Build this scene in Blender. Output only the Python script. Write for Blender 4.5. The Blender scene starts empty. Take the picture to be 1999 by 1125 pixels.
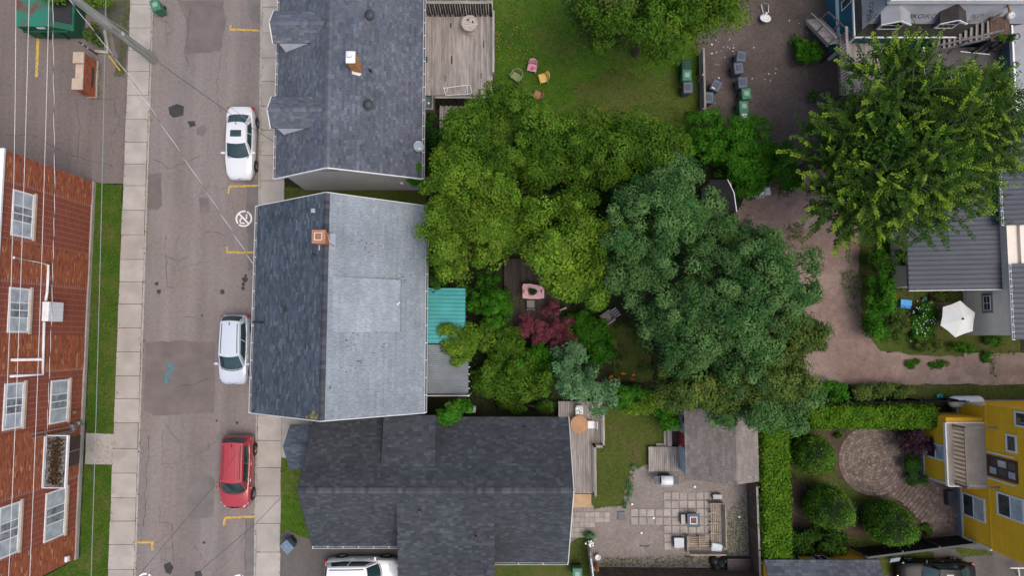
import bpy, bmesh, math, random
import numpy as np
from mathutils import Vector, Matrix
R = math.radians
random.seed(11)
rng = np.random.default_rng(11)
scene = bpy.context.scene
COL = scene.collection

# ------------------------------------------------------------------ camera
CAM_H, FPX, TILT = 43.0, 1333.0, R(4.0)
cam_data = bpy.data.cameras.new('camera')
cam_data.sensor_width = 36.0
cam_data.lens = 36.0 * FPX / 1999.0
cam_data.clip_end = 1000.0
cam = bpy.data.objects.new('camera', cam_data)
COL.objects.link(cam)
cam.location = (0, 0, CAM_H)
cam.rotation_euler = (TILT, 0, 0)
scene.camera = cam

# ------------------------------------------------------------------ sky, sun, exposure
SUN_EL, SUN_AZ = R(70), R(122)          # azimuth clockwise from +Y
world = bpy.data.worlds.new('World')
scene.world = world
world.use_nodes = True
wn = world.node_tree
bg = wn.nodes['Background']
sky = wn.nodes.new('ShaderNodeTexSky')
sky.sky_type = 'NISHITA'
sky.sun_disc = False
sky.sun_elevation = SUN_EL
sky.sun_rotation = SUN_AZ
sky.air_density = 1.0
sky.dust_density = 4.0
sky.ozone_density = 0.6
wn.links.new(sky.outputs[0], bg.inputs[0])
bg.inputs[1].default_value = 0.15
sun_data = bpy.data.lights.new('sun', 'SUN')
sun_data.energy = 1.05
sun_data.angle = R(36)
sun_data.color = (1.0, 0.95, 0.88)
sun = bpy.data.objects.new('sun', sun_data)
COL.objects.link(sun)
sd = Vector((math.sin(SUN_AZ) * math.cos(SUN_EL), math.cos(SUN_AZ) * math.cos(SUN_EL), math.sin(SUN_EL)))
sun.rotation_euler = sd.to_track_quat('Z', 'Y').to_euler()
sun.location = sd * 60
scene.view_settings.view_transform = 'Standard'
scene.view_settings.look = 'None'
scene.view_settings.gamma = 1.0
scene.view_settings.use_curve_mapping = False
scene.view_settings.exposure = 0.42

# ------------------------------------------------------------------ measuring: photo pixel + height -> place in the world
def ray(px, py):
    x, y = (px - 999.5) / FPX, -(py - 562.5) / FPX
    c, s = math.cos(TILT), math.sin(TILT)
    return Vector((x, y * c + s, y * s - c))
def P(px, py, z=0.0):
    d = ray(px, py)
    t = (z - CAM_H) / d.z
    return Vector((d.x * t, d.y * t, z))
def PW(px, py, A, B):
    """pixel on the upright plane through ground points A, B -> (distance along AB, height)"""
    d = ray(px, py)
    ab = Vector((B.x - A.x, B.y - A.y, 0)).normalized()
    n = Vector((ab.y, -ab.x, 0))
    t = n.dot(Vector((A.x, A.y, 0))) / n.dot(d)
    q = Vector((0, 0, CAM_H)) + d * t
    return (q - A).dot(ab), q.z
def RECT(px0, py0, px1, py1, z=0.0):
    ym, xm = (py0 + py1) / 2, (px0 + px1) / 2
    return P(px0, ym, z).x, P(px1, ym, z).x, P(xm, py1, z).y, P(xm, py0, z).y
def MPP(z=0.0):
    return (CAM_H - z) / FPX

# ------------------------------------------------------------------ objects
ROOT = {}
def tag(o, label=None, cat=None, group=None, kind=None):
    if label: o['label'] = label
    if cat: o['category'] = cat
    if group: o['group'] = group
    if kind: o['kind'] = kind
    return o
def thing(name, label, cat, loc=(0, 0, 0), rz=0.0, group=None):
    o = bpy.data.objects.new(name, None)
    COL.objects.link(o)
    o.location = loc
    o.rotation_euler = (0, 0, rz)
    o.empty_display_size = 0.3
    ROOT[o.name] = Vector(loc)
    return tag(o, label, cat, group)
def put(name, me, mat, parent=None, off=None):
    me.materials.append(mat) if (mat is not None and len(me.materials) == 0) else None
    o = bpy.data.objects.new(name, me)
    COL.objects.link(o)
    if parent is not None:
        o.parent = parent
        if parent.name in ROOT: ROOT[o.name] = ROOT[parent.name]
    if off is not None: o.location = off
    return o
def dup(root, loc, rz=0.0, label=None, swap=None):
    r = root.copy(); COL.objects.link(r)
    r.location = loc; r.rotation_euler = (0, 0, rz)
    if label: r['label'] = label
    for ch in list(root.children):
        c = ch.copy(); COL.objects.link(c); c.parent = r
        if swap and c.data and c.material_slots and c.material_slots[0].material in swap:
            c.data = c.data.copy(); c.data.materials[0] = swap[ch.material_slots[0].material]
        for g in ch.children:
            d = g.copy(); COL.objects.link(d); d.parent = c
            if swap and d.material_slots and d.material_slots[0].material in swap:
                d.data = d.data.copy(); d.data.materials[0] = swap[g.material_slots[0].material]
    return r

class MB:
    """collects faces for one mesh"""
    def __init__(s): s.v, s.f, s.c, s.col = [], [], [], (1, 1, 1)
    def face(s, pts, col=None):
        n = len(s.v)
        s.v += [tuple(p) for p in pts]
        s.f.append(tuple(range(n, n + len(pts)))); s.c.append(col or s.col)
    def mesh(s, vs, fs, col=None):
        n = len(s.v)
        s.v += [tuple(p) for p in vs]
        for f in fs: s.f.append(tuple(i + n for i in f)); s.c.append(col or s.col)
    def box(s, c, d, rz=0.0, M=None, taper=1.0, col=None):
        x, y, z = d[0] / 2, d[1] / 2, d[2] / 2
        vs = [Vector((a * x * (taper if e > 0 else 1), b * y * (taper if e > 0 else 1), e * z)) for e in (-1, 1) for a, b in ((-1, -1), (1, -1), (1, 1), (-1, 1))]
        if M is None: M = Matrix.Rotation(rz, 4, 'Z')
        c = Vector(c)
        s.mesh([c + M @ v for v in vs], [(3, 2, 1, 0), (4, 5, 6, 7), (0, 1, 5, 4), (1, 2, 6, 5), (2, 3, 7, 6), (3, 0, 4, 7)], col)
        return s
    def bx(s, x0, x1, y0, y1, z0, z1, col=None):
        return s.box(((x0 + x1) / 2, (y0 + y1) / 2, (z0 + z1) / 2), (abs(x1 - x0), abs(y1 - y0), abs(z1 - z0)), col=col)
    def beam(s, a, b, w, h, col=None):
        """square bar from a to b, w sideways, h upwards"""
        a, b = Vector(a), Vector(b); d = (b - a).normalized()
        up = Vector((0, 0, 1))
        if abs(d.z) > 0.99: up = Vector((0, 1, 0))
        sx = d.cross(up).normalized(); uy = sx.cross(d).normalized()
        r = [sx * w / 2 * i + uy * h / 2 * j for i, j in ((-1, -1), (1, -1), (1, 1), (-1, 1))]
        s.mesh([a + q for q in r] + [b + q for q in r], [(3, 2, 1, 0), (4, 5, 6, 7), (0, 1, 5, 4), (1, 2, 6, 5), (2, 3, 7, 6), (3, 0, 4, 7)], col)
        return s
    def slab(s, pts, t, col=None, down=None):
        """polygon (counter-clockwise from above) with thickness t downward"""
        n = len(pts); pts = [Vector(p) for p in pts]
        dn = Vector(down) if down is not None else Vector((0, 0, -t))
        vs = pts + [p + dn for p in pts]
        fs = [tuple(range(n)), tuple(range(2 * n - 1, n - 1, -1))] + [(i, i + n, (i + 1) % n + n, (i + 1) % n) for i in range(n)]
        s.mesh(vs, fs, col); return s
    def tube(s, pts, r, n=6, col=None, cap=True):
        pts = [Vector(p) for p in pts]
        rs = r if isinstance(r, (list, tuple)) else [r] * len(pts)
        rings = []
        for i, p in enumerate(pts):
            d = (pts[min(i + 1, len(pts) - 1)] - pts[max(i - 1, 0)]).normalized()
            up = Vector((0, 0, 1)) if abs(d.z) < 0.9 else Vector((0, 1, 0))
            a = d.cross(up).normalized(); b = a.cross(d)
            rings.append([p + (a * math.cos(2 * math.pi * k / n) + b * math.sin(2 * math.pi * k / n)) * rs[i] for k in range(n)])
        vs = [q for rg in rings for q in rg]
        fs = [(i * n + k, i * n + (k + 1) % n, (i + 1) * n + (k + 1) % n, (i + 1) * n + k) for i in range(len(pts) - 1) for k in range(n)]
        if cap: fs += [tuple(range(n)), tuple(range((len(pts) - 1) * n, len(pts) * n))]
        s.mesh(vs, fs, col); return s
    def lathe(s, c, prof, n=24, col=None, rz=0, sx=1, sy=1):
        """prof: list of (radius, z) from bottom to top"""
        c = Vector(c); vs, fs = [], []
        for r, z in prof:
            for k in range(n):
                a = 2 * math.pi * k / n + rz
                vs.append(c + Vector((r * math.cos(a) * sx, r * math.sin(a) * sy, z)))
        for i in range(len(prof) - 1):
            for k in range(n):
                fs.append((i * n + k, i * n + (k + 1) % n, (i + 1) * n + (k + 1) % n, (i + 1) * n + k))
        fs.append(tuple(range(n - 1, -1, -1))); fs.append(tuple(range((len(prof) - 1) * n, len(prof) * n)))
        s.mesh(vs, fs, col); return s
    def patch(s, fn, nu, nv, col=None):
        vs = [fn(i / nu, j / nv) for j in range(nv + 1) for i in range(nu + 1)]
        fs = [(j * (nu + 1) + i, j * (nu + 1) + i + 1, (j + 1) * (nu + 1) + i + 1, (j + 1) * (nu + 1) + i) for j in range(nv) for i in range(nu)]
        s.mesh(vs, fs, col); return s
    def me(s, name, org=(0, 0, 0), smooth=False):
        m = bpy.data.meshes.new(name)
        o = Vector(org)
        m.from_pydata([(v[0] - o.x, v[1] - o.y, v[2] - o.z) for v in s.v], [], s.f)
        if any(c != (1, 1, 1) for c in s.c):
            at = m.attributes.new('Col', 'FLOAT_COLOR', 'FACE')
            at.data.foreach_set('color', np.array([(c[0], c[1], c[2], 1.0) for c in s.c], dtype=np.float32).ravel())
        if smooth: m.polygons.foreach_set('use_smooth', [True] * len(m.polygons))
        m.update()
        return m
    def build(s, name, mat, parent=None, smooth=False, kind=None, bevel=0.0, local=False, label=None):
        org = Vector((0, 0, 0))
        if parent is not None and not local: org = ROOT.get(parent.name, org)
        o = put(name, s.me(name, org, smooth), mat, parent)
        if smooth:
            try: o.data.set_sharp_from_angle(angle=R(38))
            except Exception: pass
        if bevel:
            b = o.modifiers.new('bevel', 'BEVEL'); b.width = bevel; b.segments = 2; b.limit_method = 'ANGLE'
        if kind: o['kind'] = kind
        if label: o['label'] = label
        return o

def single(name, label, cat, mb, mat, loc, smooth=False, group=None, bevel=0.0, kind=None):
    """a thing that is one mesh, its origin at loc"""
    o = put(name, mb.me(name, loc, smooth), mat); o.location = loc
    if bevel:
        b = o.modifiers.new('bevel', 'BEVEL'); b.width = bevel; b.segments = 2; b.limit_method = 'ANGLE'
    return tag(o, label, cat, group, kind)

# ------------------------------------------------------------------ materials
MATS = {}
def new_mat(name):
    m = bpy.data.materials.new(name); m.use_nodes = True
    n = m.node_tree
    return m, n, n.nodes['Principled BSDF']
def node(n, t, **kw):
    x = n.nodes.new(t)
    for k, v in kw.items(): setattr(x, k, v)
    return x
def noise(n, vec, scale, detail=4.0, rough=0.55):
    x = node(n, 'ShaderNodeTexNoise'); x.inputs['Scale'].default_value = scale
    x.inputs['Detail'].default_value = detail; x.inputs['Roughness'].default_value = rough
    n.links.new(vec, x.inputs['Vector']); return x.outputs['Fac']
def ramp(n, fac, stops):
    x = node(n, 'ShaderNodeValToRGB')
    e = x.color_ramp.elements
    while len(e) < len(stops): e.new(0.5)
    for i, (p, c) in enumerate(stops):
        e[i].position = p; e[i].color = (c[0], c[1], c[2], 1) if not isinstance(c, (int, float)) else (c, c, c, 1)
    n.links.new(fac, x.inputs[0]); return x.outputs[0]
def mix(n, fac, a, b, mode='MIX'):
    x = node(n, 'ShaderNodeMix', data_type='RGBA', blend_type=mode)
    for sock, val in ((x.inputs['Factor'], fac), (x.inputs[6], a), (x.inputs[7], b)):
        if isinstance(val, (int, float)): sock.default_value = val
        elif isinstance(val, tuple): sock.default_value = (val[0], val[1], val[2], 1)
        else: n.links.new(val, sock)
    return x.outputs[2]
def pos(n, stretch=None):
    g = node(n, 'ShaderNodeNewGeometry')
    if not stretch: return g.outputs['Position']
    m = node(n, 'ShaderNodeMapping'); m.inputs['Scale'].default_value = stretch
    n.links.new(g.outputs['Position'], m.inputs['Vector']); return m.outputs[0]
def MAT(name, col, rough=0.85, var=0.14, scale=1.2, fine=25.0, bump=0.0, bscale=60.0, attr=False, spec=0.3, metal=0.0, coat=0.0, col2=None, stretch=None, objvar=0.0, stops=(0.35, 0.68)):
    """noise-varied surface; attr multiplies the per-piece colour in, objvar varies whole objects"""
    if name in MATS: return MATS[name]
    m, n, b = new_mat(name)
    v = pos(n, stretch)
    a = tuple(c * (1 - var) for c in col); z = col2 or tuple(min(1, c * (1 + var)) for c in col)
    c = ramp(n, noise(n, v, scale, 5), [(stops[0], a), (stops[1], z)])
    if fine:
        c = mix(n, 1.0, c, ramp(n, noise(n, v, fine, 3), [(0.3, 1 - var * 0.9), (0.7, 1 + var * 0.0)]), 'MULTIPLY')
    if attr:
        t = node(n, 'ShaderNodeAttribute', attribute_name='Col')
        c = mix(n, 1.0, c, t.outputs['Color'], 'MULTIPLY')
    if objvar:
        oi = node(n, 'ShaderNodeObjectInfo')
        c = mix(n, 1.0, c, ramp(n, oi.outputs['Random'], [(0.0, 1 - objvar), (1.0, 1.0)]), 'MULTIPLY')
    n.links.new(c, b.inputs['Base Color'])
    b.inputs['Roughness'].default_value = rough
    b.inputs['Specular IOR Level'].default_value = spec
    b.inputs['Metallic'].default_value = metal
    b.inputs['Coat Weight'].default_value = coat
    b.inputs['Coat Roughness'].default_value = 0.05
    if bump:
        bp = node(n, 'ShaderNodeBump'); bp.inputs['Strength'].default_value = bump; bp.inputs['Distance'].default_value = 0.02
        n.links.new(noise(n, v, bscale, 4), bp.inputs['Height']); n.links.new(bp.outputs[0], b.inputs['Normal'])
    MATS[name] = m
    return m
def leaf_mat():
    m, n, b = new_mat('leaf')
    n.nodes.remove(b)
    t = node(n, 'ShaderNodeAttribute', attribute_name='Col')
    d = node(n, 'ShaderNodeBsdfDiffuse'); tr = node(n, 'ShaderNodeBsdfTranslucent'); g = node(n, 'ShaderNodeBsdfGlossy')
    g.inputs['Roughness'].default_value = 0.45
    g.inputs['Color'].default_value = (0.5, 0.5, 0.5, 1)
    n.links.new(t.outputs['Color'], d.inputs['Color'])
    n.links.new(mix(n, 1.0, t.outputs['Color'], (1.1, 1.35, 0.55), 'MULTIPLY'), tr.inputs['Color'])
    s1 = node(n, 'ShaderNodeMixShader'); s1.inputs[0].default_value = 0.18
    n.links.new(d.outputs[0], s1.inputs[1]); n.links.new(tr.outputs[0], s1.inputs[2])
    s2 = node(n, 'ShaderNodeMixShader'); s2.inputs[0].default_value = 0.006
    n.links.new(s1.outputs[0], s2.inputs[1]); n.links.new(g.outputs[0], s2.inputs[2])
    n.links.new(s2.outputs[0], n.nodes['Material Output'].inputs['Surface'])
    return m
def asphalt_mat(name, base, patch, crack=True, warm=None):
    m, n, b = new_mat(name); v = pos(n)
    c = ramp(n, noise(n, v, 0.22, 6, 0.6), [(0.36, patch), (0.58, base)])
    lanes = pos(n, (1.0, 0.06, 1.0))
    c = mix(n, 0.55, c, ramp(n, noise(n, lanes, 0.8, 4), [(0.38, tuple(x * 0.72 for x in base)), (0.64, tuple(x * 1.2 for x in base))]))
    if warm: c = mix(n, ramp(n, noise(n, v, 0.5, 5), [(0.45, 0.0), (0.75, 0.6)]), c, warm)
    c = mix(n, 1.0, c, ramp(n, noise(n, v, 5, 6, 0.75), [(0.3, 0.78), (0.7, 1.12)]), 'MULTIPLY')
    c = mix(n, 1.0, c, ramp(n, noise(n, v, 90, 2), [(0.3, 0.72), (0.72, 1.22)]), 'MULTIPLY')
    if crack:
        vo = node(n, 'ShaderNodeTexVoronoi', feature='DISTANCE_TO_EDGE'); vo.inputs['Scale'].default_value = 0.30
        nz = node(n, 'ShaderNodeTexNoise'); nz.inputs['Scale'].default_value = 1.3; nz.inputs['Detail'].default_value = 5
        n.links.new(v, nz.inputs['Vector'])
        ad = node(n, 'ShaderNodeVectorMath', operation='MULTIPLY_ADD'); ad.inputs[1].default_value = (1.1, 1.1, 0); n.links.new(nz.outputs['Color'], ad.inputs[0]); n.links.new(v, ad.inputs[2])
        n.links.new(ad.outputs[0], vo.inputs['Vector'])
        line = ramp(n, vo.outputs['Distance'], [(0.0, 0.62), (0.007, 1.0)])
        gate = ramp(n, noise(n, v, 0.17, 2), [(0.5, 0.0), (0.58, 1.0)])
        c = mix(n, gate, c, mix(n, 1.0, c, line, 'MULTIPLY'))
    n.links.new(c, b.inputs['Base Color']); b.inputs['Roughness'].default_value = 0.92; b.inputs['Specular IOR Level'].default_value = 0.2
    bp = node(n, 'ShaderNodeBump'); bp.inputs['Strength'].default_value = 0.25; bp.inputs['Distance'].default_value = 0.01
    n.links.new(noise(n, v, 70, 3), bp.inputs['Height']); n.links.new(bp.outputs[0], b.inputs['Normal'])
    MATS[name] = m; return m
def ground_mat(name, cols, scale=0.8, speck=None, sscale=30.0, bump=0.5, bscale=40):
    """soil, gravel or turf: three blended tones, grain and optional pale specks"""
    m, n, b = new_mat(name); v = pos(n)
    c = ramp(n, noise(n, v, scale, 6, 0.62), [(0.30, cols[0]), (0.5, cols[1]), (0.70, cols[2])])
    c = mix(n, 1.0, c, ramp(n, noise(n, v, scale * 9, 5, 0.7), [(0.3, 0.72), (0.7, 1.15)]), 'MULTIPLY')
    c = mix(n, 1.0, c, ramp(n, noise(n, v, sscale, 4, 0.8), [(0.3, 0.60), (0.7, 1.22)]), 'MULTIPLY')
    if speck:
        vo = node(n, 'ShaderNodeTexVoronoi'); vo.inputs['Scale'].default_value = 9.0
        n.links.new(v, vo.inputs['Vector'])
        c = mix(n, ramp(n, vo.outputs['Distance'], [(0.10, 0.55), (0.2, 0.0)]), c, speck)
    n.links.new(c, b.inputs['Base Color']); b.inputs['Roughness'].default_value = 0.95; b.inputs['Specular IOR Level'].default_value = 0.15
    bp = node(n, 'ShaderNodeBump'); bp.inputs['Strength'].default_value = bump; bp.inputs['Distance'].default_value = 0.04
    n.links.new(noise(n, v, bscale, 4, 0.7), bp.inputs['Height']); n.links.new(bp.outputs[0], b.inputs['Normal'])
    MATS[name] = m; return m

LEAF = leaf_mat()
ASPH = asphalt_mat('street_asphalt', (0.225, 0.198, 0.186), (0.172, 0.147, 0.138), True, (0.235, 0.18, 0.164))
LOT = asphalt_mat('lot_asphalt', (0.185, 0.153, 0.14), (0.142, 0.117, 0.107), True, (0.188, 0.143, 0.128))
DRIVE = asphalt_mat('drive_asphalt', (0.12, 0.108, 0.10), (0.09, 0.082, 0.078), True)
PATCHM = MAT('asphalt_patch', (0.165, 0.148, 0.14), 0.93, 0.14, 1.0, 60, 0.3, 80)
PATCHD = MAT('fresh_asphalt', (0.05, 0.048, 0.048), 0.9, 0.15, 2.0, 60, 0.3, 80)
PATCHB = MAT('brown_asphalt_patch', (0.158, 0.132, 0.123), 0.93, 0.12, 1.0, 60, 0.3, 80)
CONC = MAT('sidewalk_concrete', (0.40, 0.36, 0.32), 0.9, 0.12, 0.9, 40, 0.15, 60, objvar=0.13)
CONC2 = MAT('kerb_concrete', (0.36, 0.33, 0.29), 0.9, 0.14, 2.0, 40, 0.15, 60)
STONE = MAT('pale_stone', (0.46, 0.36, 0.27), 0.85, 0.12, 3.0, 40, 0.1, 60)
PAVER = MAT('paver_concrete', (0.37, 0.325, 0.288), 0.9, 0.14, 2.5, 40, 0.2, 60, objvar=0.22)
YPAINT = MAT('yellow_road_paint', (0.62, 0.40, 0.05), 0.8, 0.1, 7, 30, col2=(0.27, 0.215, 0.15), stops=(0.47, 0.63))
WPAINT = MAT('white_road_paint', (0.76, 0.74, 0.72), 0.7, 0.08, 6, 30)
WHITE = MAT('white_metal_trim', (0.72, 0.72, 0.72), 0.5, 0.06, 3, 0)
WHITE2 = MAT('white_vinyl', (0.66, 0.66, 0.64), 0.5, 0.06, 3, 0)
BLACK = MAT('black_plastic', (0.018, 0.019, 0.022), 0.55, 0.2, 3, 0)
CHAR = MAT('charcoal_metal', (0.045, 0.05, 0.056), 0.5, 0.2, 3, 0)
STEEL = MAT('galvanised_steel', (0.40, 0.41, 0.42), 0.4, 0.1, 3, 0, metal=0.6)
BRICK = MAT('brick', (1, 1, 1), 0.9, 0.10, 6, 50, 0.2, 80, attr=True)
MORTAR = MAT('mortar', (0.36, 0.20, 0.14), 0.95, 0.1, 6, 50)
SHIN = MAT('roof_shingle', (1, 1, 1), 0.93, 0.22, 0.45, 45, 0.35, 90, attr=True, spec=0.15)
TINT = MAT('tinted_piece', (1, 1, 1), 0.8, 0.10, 4, 30, attr=True)
WOODG = MAT('weathered_grey_wood', (0.40, 0.355, 0.325), 0.9, 0.25, 1.6, 12, 0.2, 30, stretch=(6, 0.6, 6), objvar=0.28)
WOODGX = MAT('weathered_grey_wood_across', (0.36, 0.32, 0.29), 0.9, 0.25, 1.6, 12, 0.2, 30, stretch=(0.6, 6, 6), objvar=0.25)
WOODD = MAT('dark_brown_deck_wood', (0.085, 0.064, 0.055), 0.9, 0.22, 1.6, 12, 0.2, 30, stretch=(6, 0.6, 6), objvar=0.3)
WOODB = MAT('brown_fence_wood', (0.13, 0.085, 0.06), 0.9, 0.22, 2, 14, 0.2, 30, objvar=0.3)
WOODT = MAT('tan_new_wood', (0.45, 0.30, 0.17), 0.8, 0.14, 2, 14, 0.1, 30, objvar=0.12)
WOODK = MAT('blackened_fence_wood', (0.05, 0.047, 0.042), 0.9, 0.3, 2, 14, 0.2, 30, objvar=0.4)
GLASS = MAT('window_glass', (0.035, 0.045, 0.05), 0.06, 0.3, 0.8, 0, spec=0.8)
CURT = MAT('curtained_window', (0.42, 0.47, 0.50), 0.25, 0.25, 1.5, 0, spec=0.7)
CARGL = MAT('car_glass', (0.02, 0.045, 0.048), 0.04, 0.4, 0.7, 0, spec=0.9)
TYRE = MAT('tyre_rubber', (0.02, 0.02, 0.02), 0.85, 0.1, 5, 0)
CHROME = MAT('bright_alloy', (0.55, 0.55, 0.56), 0.25, 0.05, 5, 0, metal=0.9)
SOILDK = ground_mat('garden_soil', [(0.022, 0.026, 0.014), (0.032, 0.038, 0.016), (0.05, 0.045, 0.028)], 0.7)
TURF = ground_mat('turf', [(0.034, 0.084, 0.008), (0.055, 0.104, 0.012), (0.125, 0.115, 0.036)], 0.7, None, 24)
TURFD = ground_mat('dry_turf', [(0.052, 0.08, 0.014), (0.076, 0.098, 0.02), (0.108, 0.096, 0.038)], 0.5, None, 24)  # drier, olive brown turf
TURFB = ground_mat('back_lawn_turf', [(0.042, 0.108, 0.009), (0.064, 0.132, 0.012), (0.115, 0.128, 0.03)], 0.3, None, 24)
GRAVD = ground_mat('dark_brown_gravel', [(0.085, 0.066, 0.059), (0.108, 0.086, 0.077), (0.135, 0.106, 0.094)], 0.5, (0.22, 0.19, 0.17), 22)
GRAVR = ground_mat('reddish_gravel', [(0.21, 0.14, 0.116), (0.26, 0.184, 0.156), (0.36, 0.285, 0.25)], 0.22, (0.32, 0.28, 0.25), 22)
GRAVP = ground_mat('pea_gravel', [(0.205, 0.172, 0.152), (0.255, 0.218, 0.195), (0.30, 0.26, 0.232)], 0.6, (0.34, 0.31, 0.28), 24)
MULCH = ground_mat('brown_mulch', [(0.036, 0.030, 0.026), (0.085, 0.062, 0.042), (0.115, 0.088, 0.052)], 0.6, None, 22)
# ------------------------------------------------------------------ leaves
def leaf_mesh(name, p, n, d, L, W, col):
    """one folded leaf blade (quad) for every row"""
    N = len(p)
    n = n / (np.linalg.norm(n, axis=1, keepdims=True) + 1e-9)
    d = d - n * np.sum(d * n, axis=1, keepdims=True)
    d = d / (np.linalg.norm(d, axis=1, keepdims=True) + 1e-9)
    s = np.cross(n, d)
    L = np.broadcast_to(np.asarray(L, float).reshape(-1, 1), (N, 1)); W = np.broadcast_to(np.asarray(W, float).reshape(-1, 1), (N, 1))
    v = np.empty((N, 4, 3), np.float32)
    v[:, 0] = p
    v[:, 1] = p + d * L * 0.45 + s * W * 0.5 + n * W * 0.12
    v[:, 2] = p + d * L - n * L * 0.12
    v[:, 3] = p + d * L * 0.45 - s * W * 0.5 + n * W * 0.12
    m = bpy.data.meshes.new(name)
    m.vertices.add(N * 4); m.vertices.foreach_set('co', v.ravel())
    m.loops.add(N * 4); m.loops.foreach_set('vertex_index', np.arange(N * 4, dtype=np.int32))
    m.polygons.add(N); m.polygons.foreach_set('loop_start', np.arange(0, N * 4, 4, dtype=np.int32))
    try: m.polygons.foreach_set('loop_total', np.full(N, 4, dtype=np.int32))
    except Exception: pass
    at = m.attributes.new('Col', 'FLOAT_COLOR', 'FACE')
    c = np.ones((N, 4), np.float32); c[:, :3] = np.clip(col, 0, 1)
    at.data.foreach_set('color', c.ravel())
    m.update(calc_edges=True)
    return m
def unit(a): return a / (np.linalg.norm(a, axis=-1, keepdims=True) + 1e-9)
PAL = {  # darkest and lightest leaf colour of each kind
    'yellow': ((0.050, 0.118, 0.009), (0.140, 0.222, 0.022)),
    'mid':    ((0.032, 0.090, 0.008), (0.094, 0.168, 0.017)),
    'fresh':  ((0.018, 0.092, 0.006), (0.058, 0.168, 0.012)),
    'blue':   ((0.026, 0.084, 0.020), (0.105, 0.190, 0.058)),
    'pale':   ((0.060, 0.150, 0.058), (0.140, 0.245, 0.110)),
    'olive':  ((0.034, 0.076, 0.016), (0.108, 0.142, 0.028)),
    'deep':   ((0.014, 0.052, 0.008), (0.036, 0.095, 0.014)),
    'elm':    ((0.014, 0.044, 0.006), (0.042, 0.090, 0.012)),
    'tip':    ((0.110, 0.205, 0.012), (0.200, 0.290, 0.028)),
    'red':    ((0.085, 0.018, 0.027), (0.235, 0.070, 0.090)),
    'purple': ((0.026, 0.013, 0.019), (0.065, 0.034, 0.044)),
    'hedge':  ((0.048, 0.135, 0.008), (0.120, 0.215, 0.016)),
    'hedged': ((0.040, 0.125, 0.012), (0.130, 0.235, 0.030)),
}
def pal_cols(pal, N, t=None):
    a, b = np.array(PAL[pal][0]), np.array(PAL[pal][1])
    t = rng.random(N) if t is None else np.clip(t, 0, 1.3)
    return a + (b - a) * t[:, None]
def clump_leaves(centres, outs, cr, per, leaf, pal, flat=0.65, up=0.9, tone=None):
    """domed tufts: leaves radiate from each clump centre over its upper side"""
    K = len(centres); N = K * per
    ci = np.repeat(np.arange(K), per)
    g = unit(rng.normal(size=(N, 3))); g[:, 2] = np.abs(g[:, 2]) * 1.2 - 0.3
    rad = 0.35 + 0.65 * rng.random((N, 1)) ** 0.6
    size = cr * (0.6 + 0.8 * rng.random(K))
    off = g * rad * size[ci][:, None]; off[:, 2] *= flat * 1.25
    p = centres[ci] + off
    n = g * 1.05 + np.array([0, 0, up * 0.6]) + outs[ci] * 0.2 + rng.normal(size=(N, 3)) * 0.3
    d = g * np.array([1, 1, 0.3]) + outs[ci] * 0.25 + rng.normal(size=(N, 3)) * 0.35
    tk = rng.random(K) if tone is None else tone
    col = pal_cols(pal, N, tk[ci] * 0.8 + rng.random(N) * 0.5 - 0.15)
    col *= (0.72 + 0.62 * rng.random(K))[ci][:, None] * (0.88 + 0.24 * rng.random((N, 1)))
    L = leaf * (0.75 + 0.5 * rng.random(N))
    return p, n, d, L, L * 0.6, col
def lobe_clumps(c, r, K, low=-0.25, inner=0.5):
    """clump centres over boughs: smaller masses set round an uneven ellipsoid, leaving dark gaps between them"""
    c, r = np.array(c), np.array(r)
    S = int(np.clip(K // 9, 3, 16))
    u = unit(rng.normal(size=(S * 6, 3))); u = u[u[:, 2] > low][:S]
    f = 0.60 + 0.28 * rng.random((len(u), 1))
    cs = np.concatenate([c + u * f * r, c[None]]); rs = np.concatenate([r * (0.26 + 0.17 * rng.random((len(u), 1))), (r * 0.45)[None]])
    k = rng.integers(0, len(cs), K)
    v = unit(rng.normal(size=(K, 3))); v[:, 2] = np.abs(v[:, 2]) * 1.1 - 0.25
    q = cs[k] + v * rs[k] * (0.75 + 0.3 * rng.random((K, 1)))
    return q, unit((q - c) / r)
def lobes_px(L):
    out = []
    for (px, py, z, rx, ry, rz) in L:
        k = MPP(z); q = P(px, py, z)
        g = 1.09 if z > 5 else 1.08 if z > 1 else 1.0
        out.append(((q.x, q.y, q.z), (rx * k * g, ry * k * g, rz)))
    return out
BARK = MAT('bark', (0.10, 0.08, 0.065), 0.95, 0.25, 3, 20, 0.5, 30)
def trunk_mesh(base, targets, r0):
    mb = MB(); b = Vector(base)
    zt = min(t[2] for t in targets)
    fork = Vector((b.x + (sum(t[0] for t in targets) / len(targets) - b.x) * 0.3, b.y + (sum(t[1] for t in targets) / len(targets) - b.y) * 0.3, max(0.5, zt * 0.45)))
    mb.tube([b - Vector((0, 0, 0.1)), b + (fork - b) * 0.5 + Vector((0.05, 0.03, 0)), fork], [r0 * 1.25, r0, r0 * 0.8], 8)
    for t in targets:
        t = Vector(t); mid = fork.lerp(t, 0.5) + Vector((0, 0, 0.25))
        mb.tube([fork, mid, t], [r0 * 0.6, r0 * 0.38, r0 * 0.12], 6)
    return mb
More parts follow.
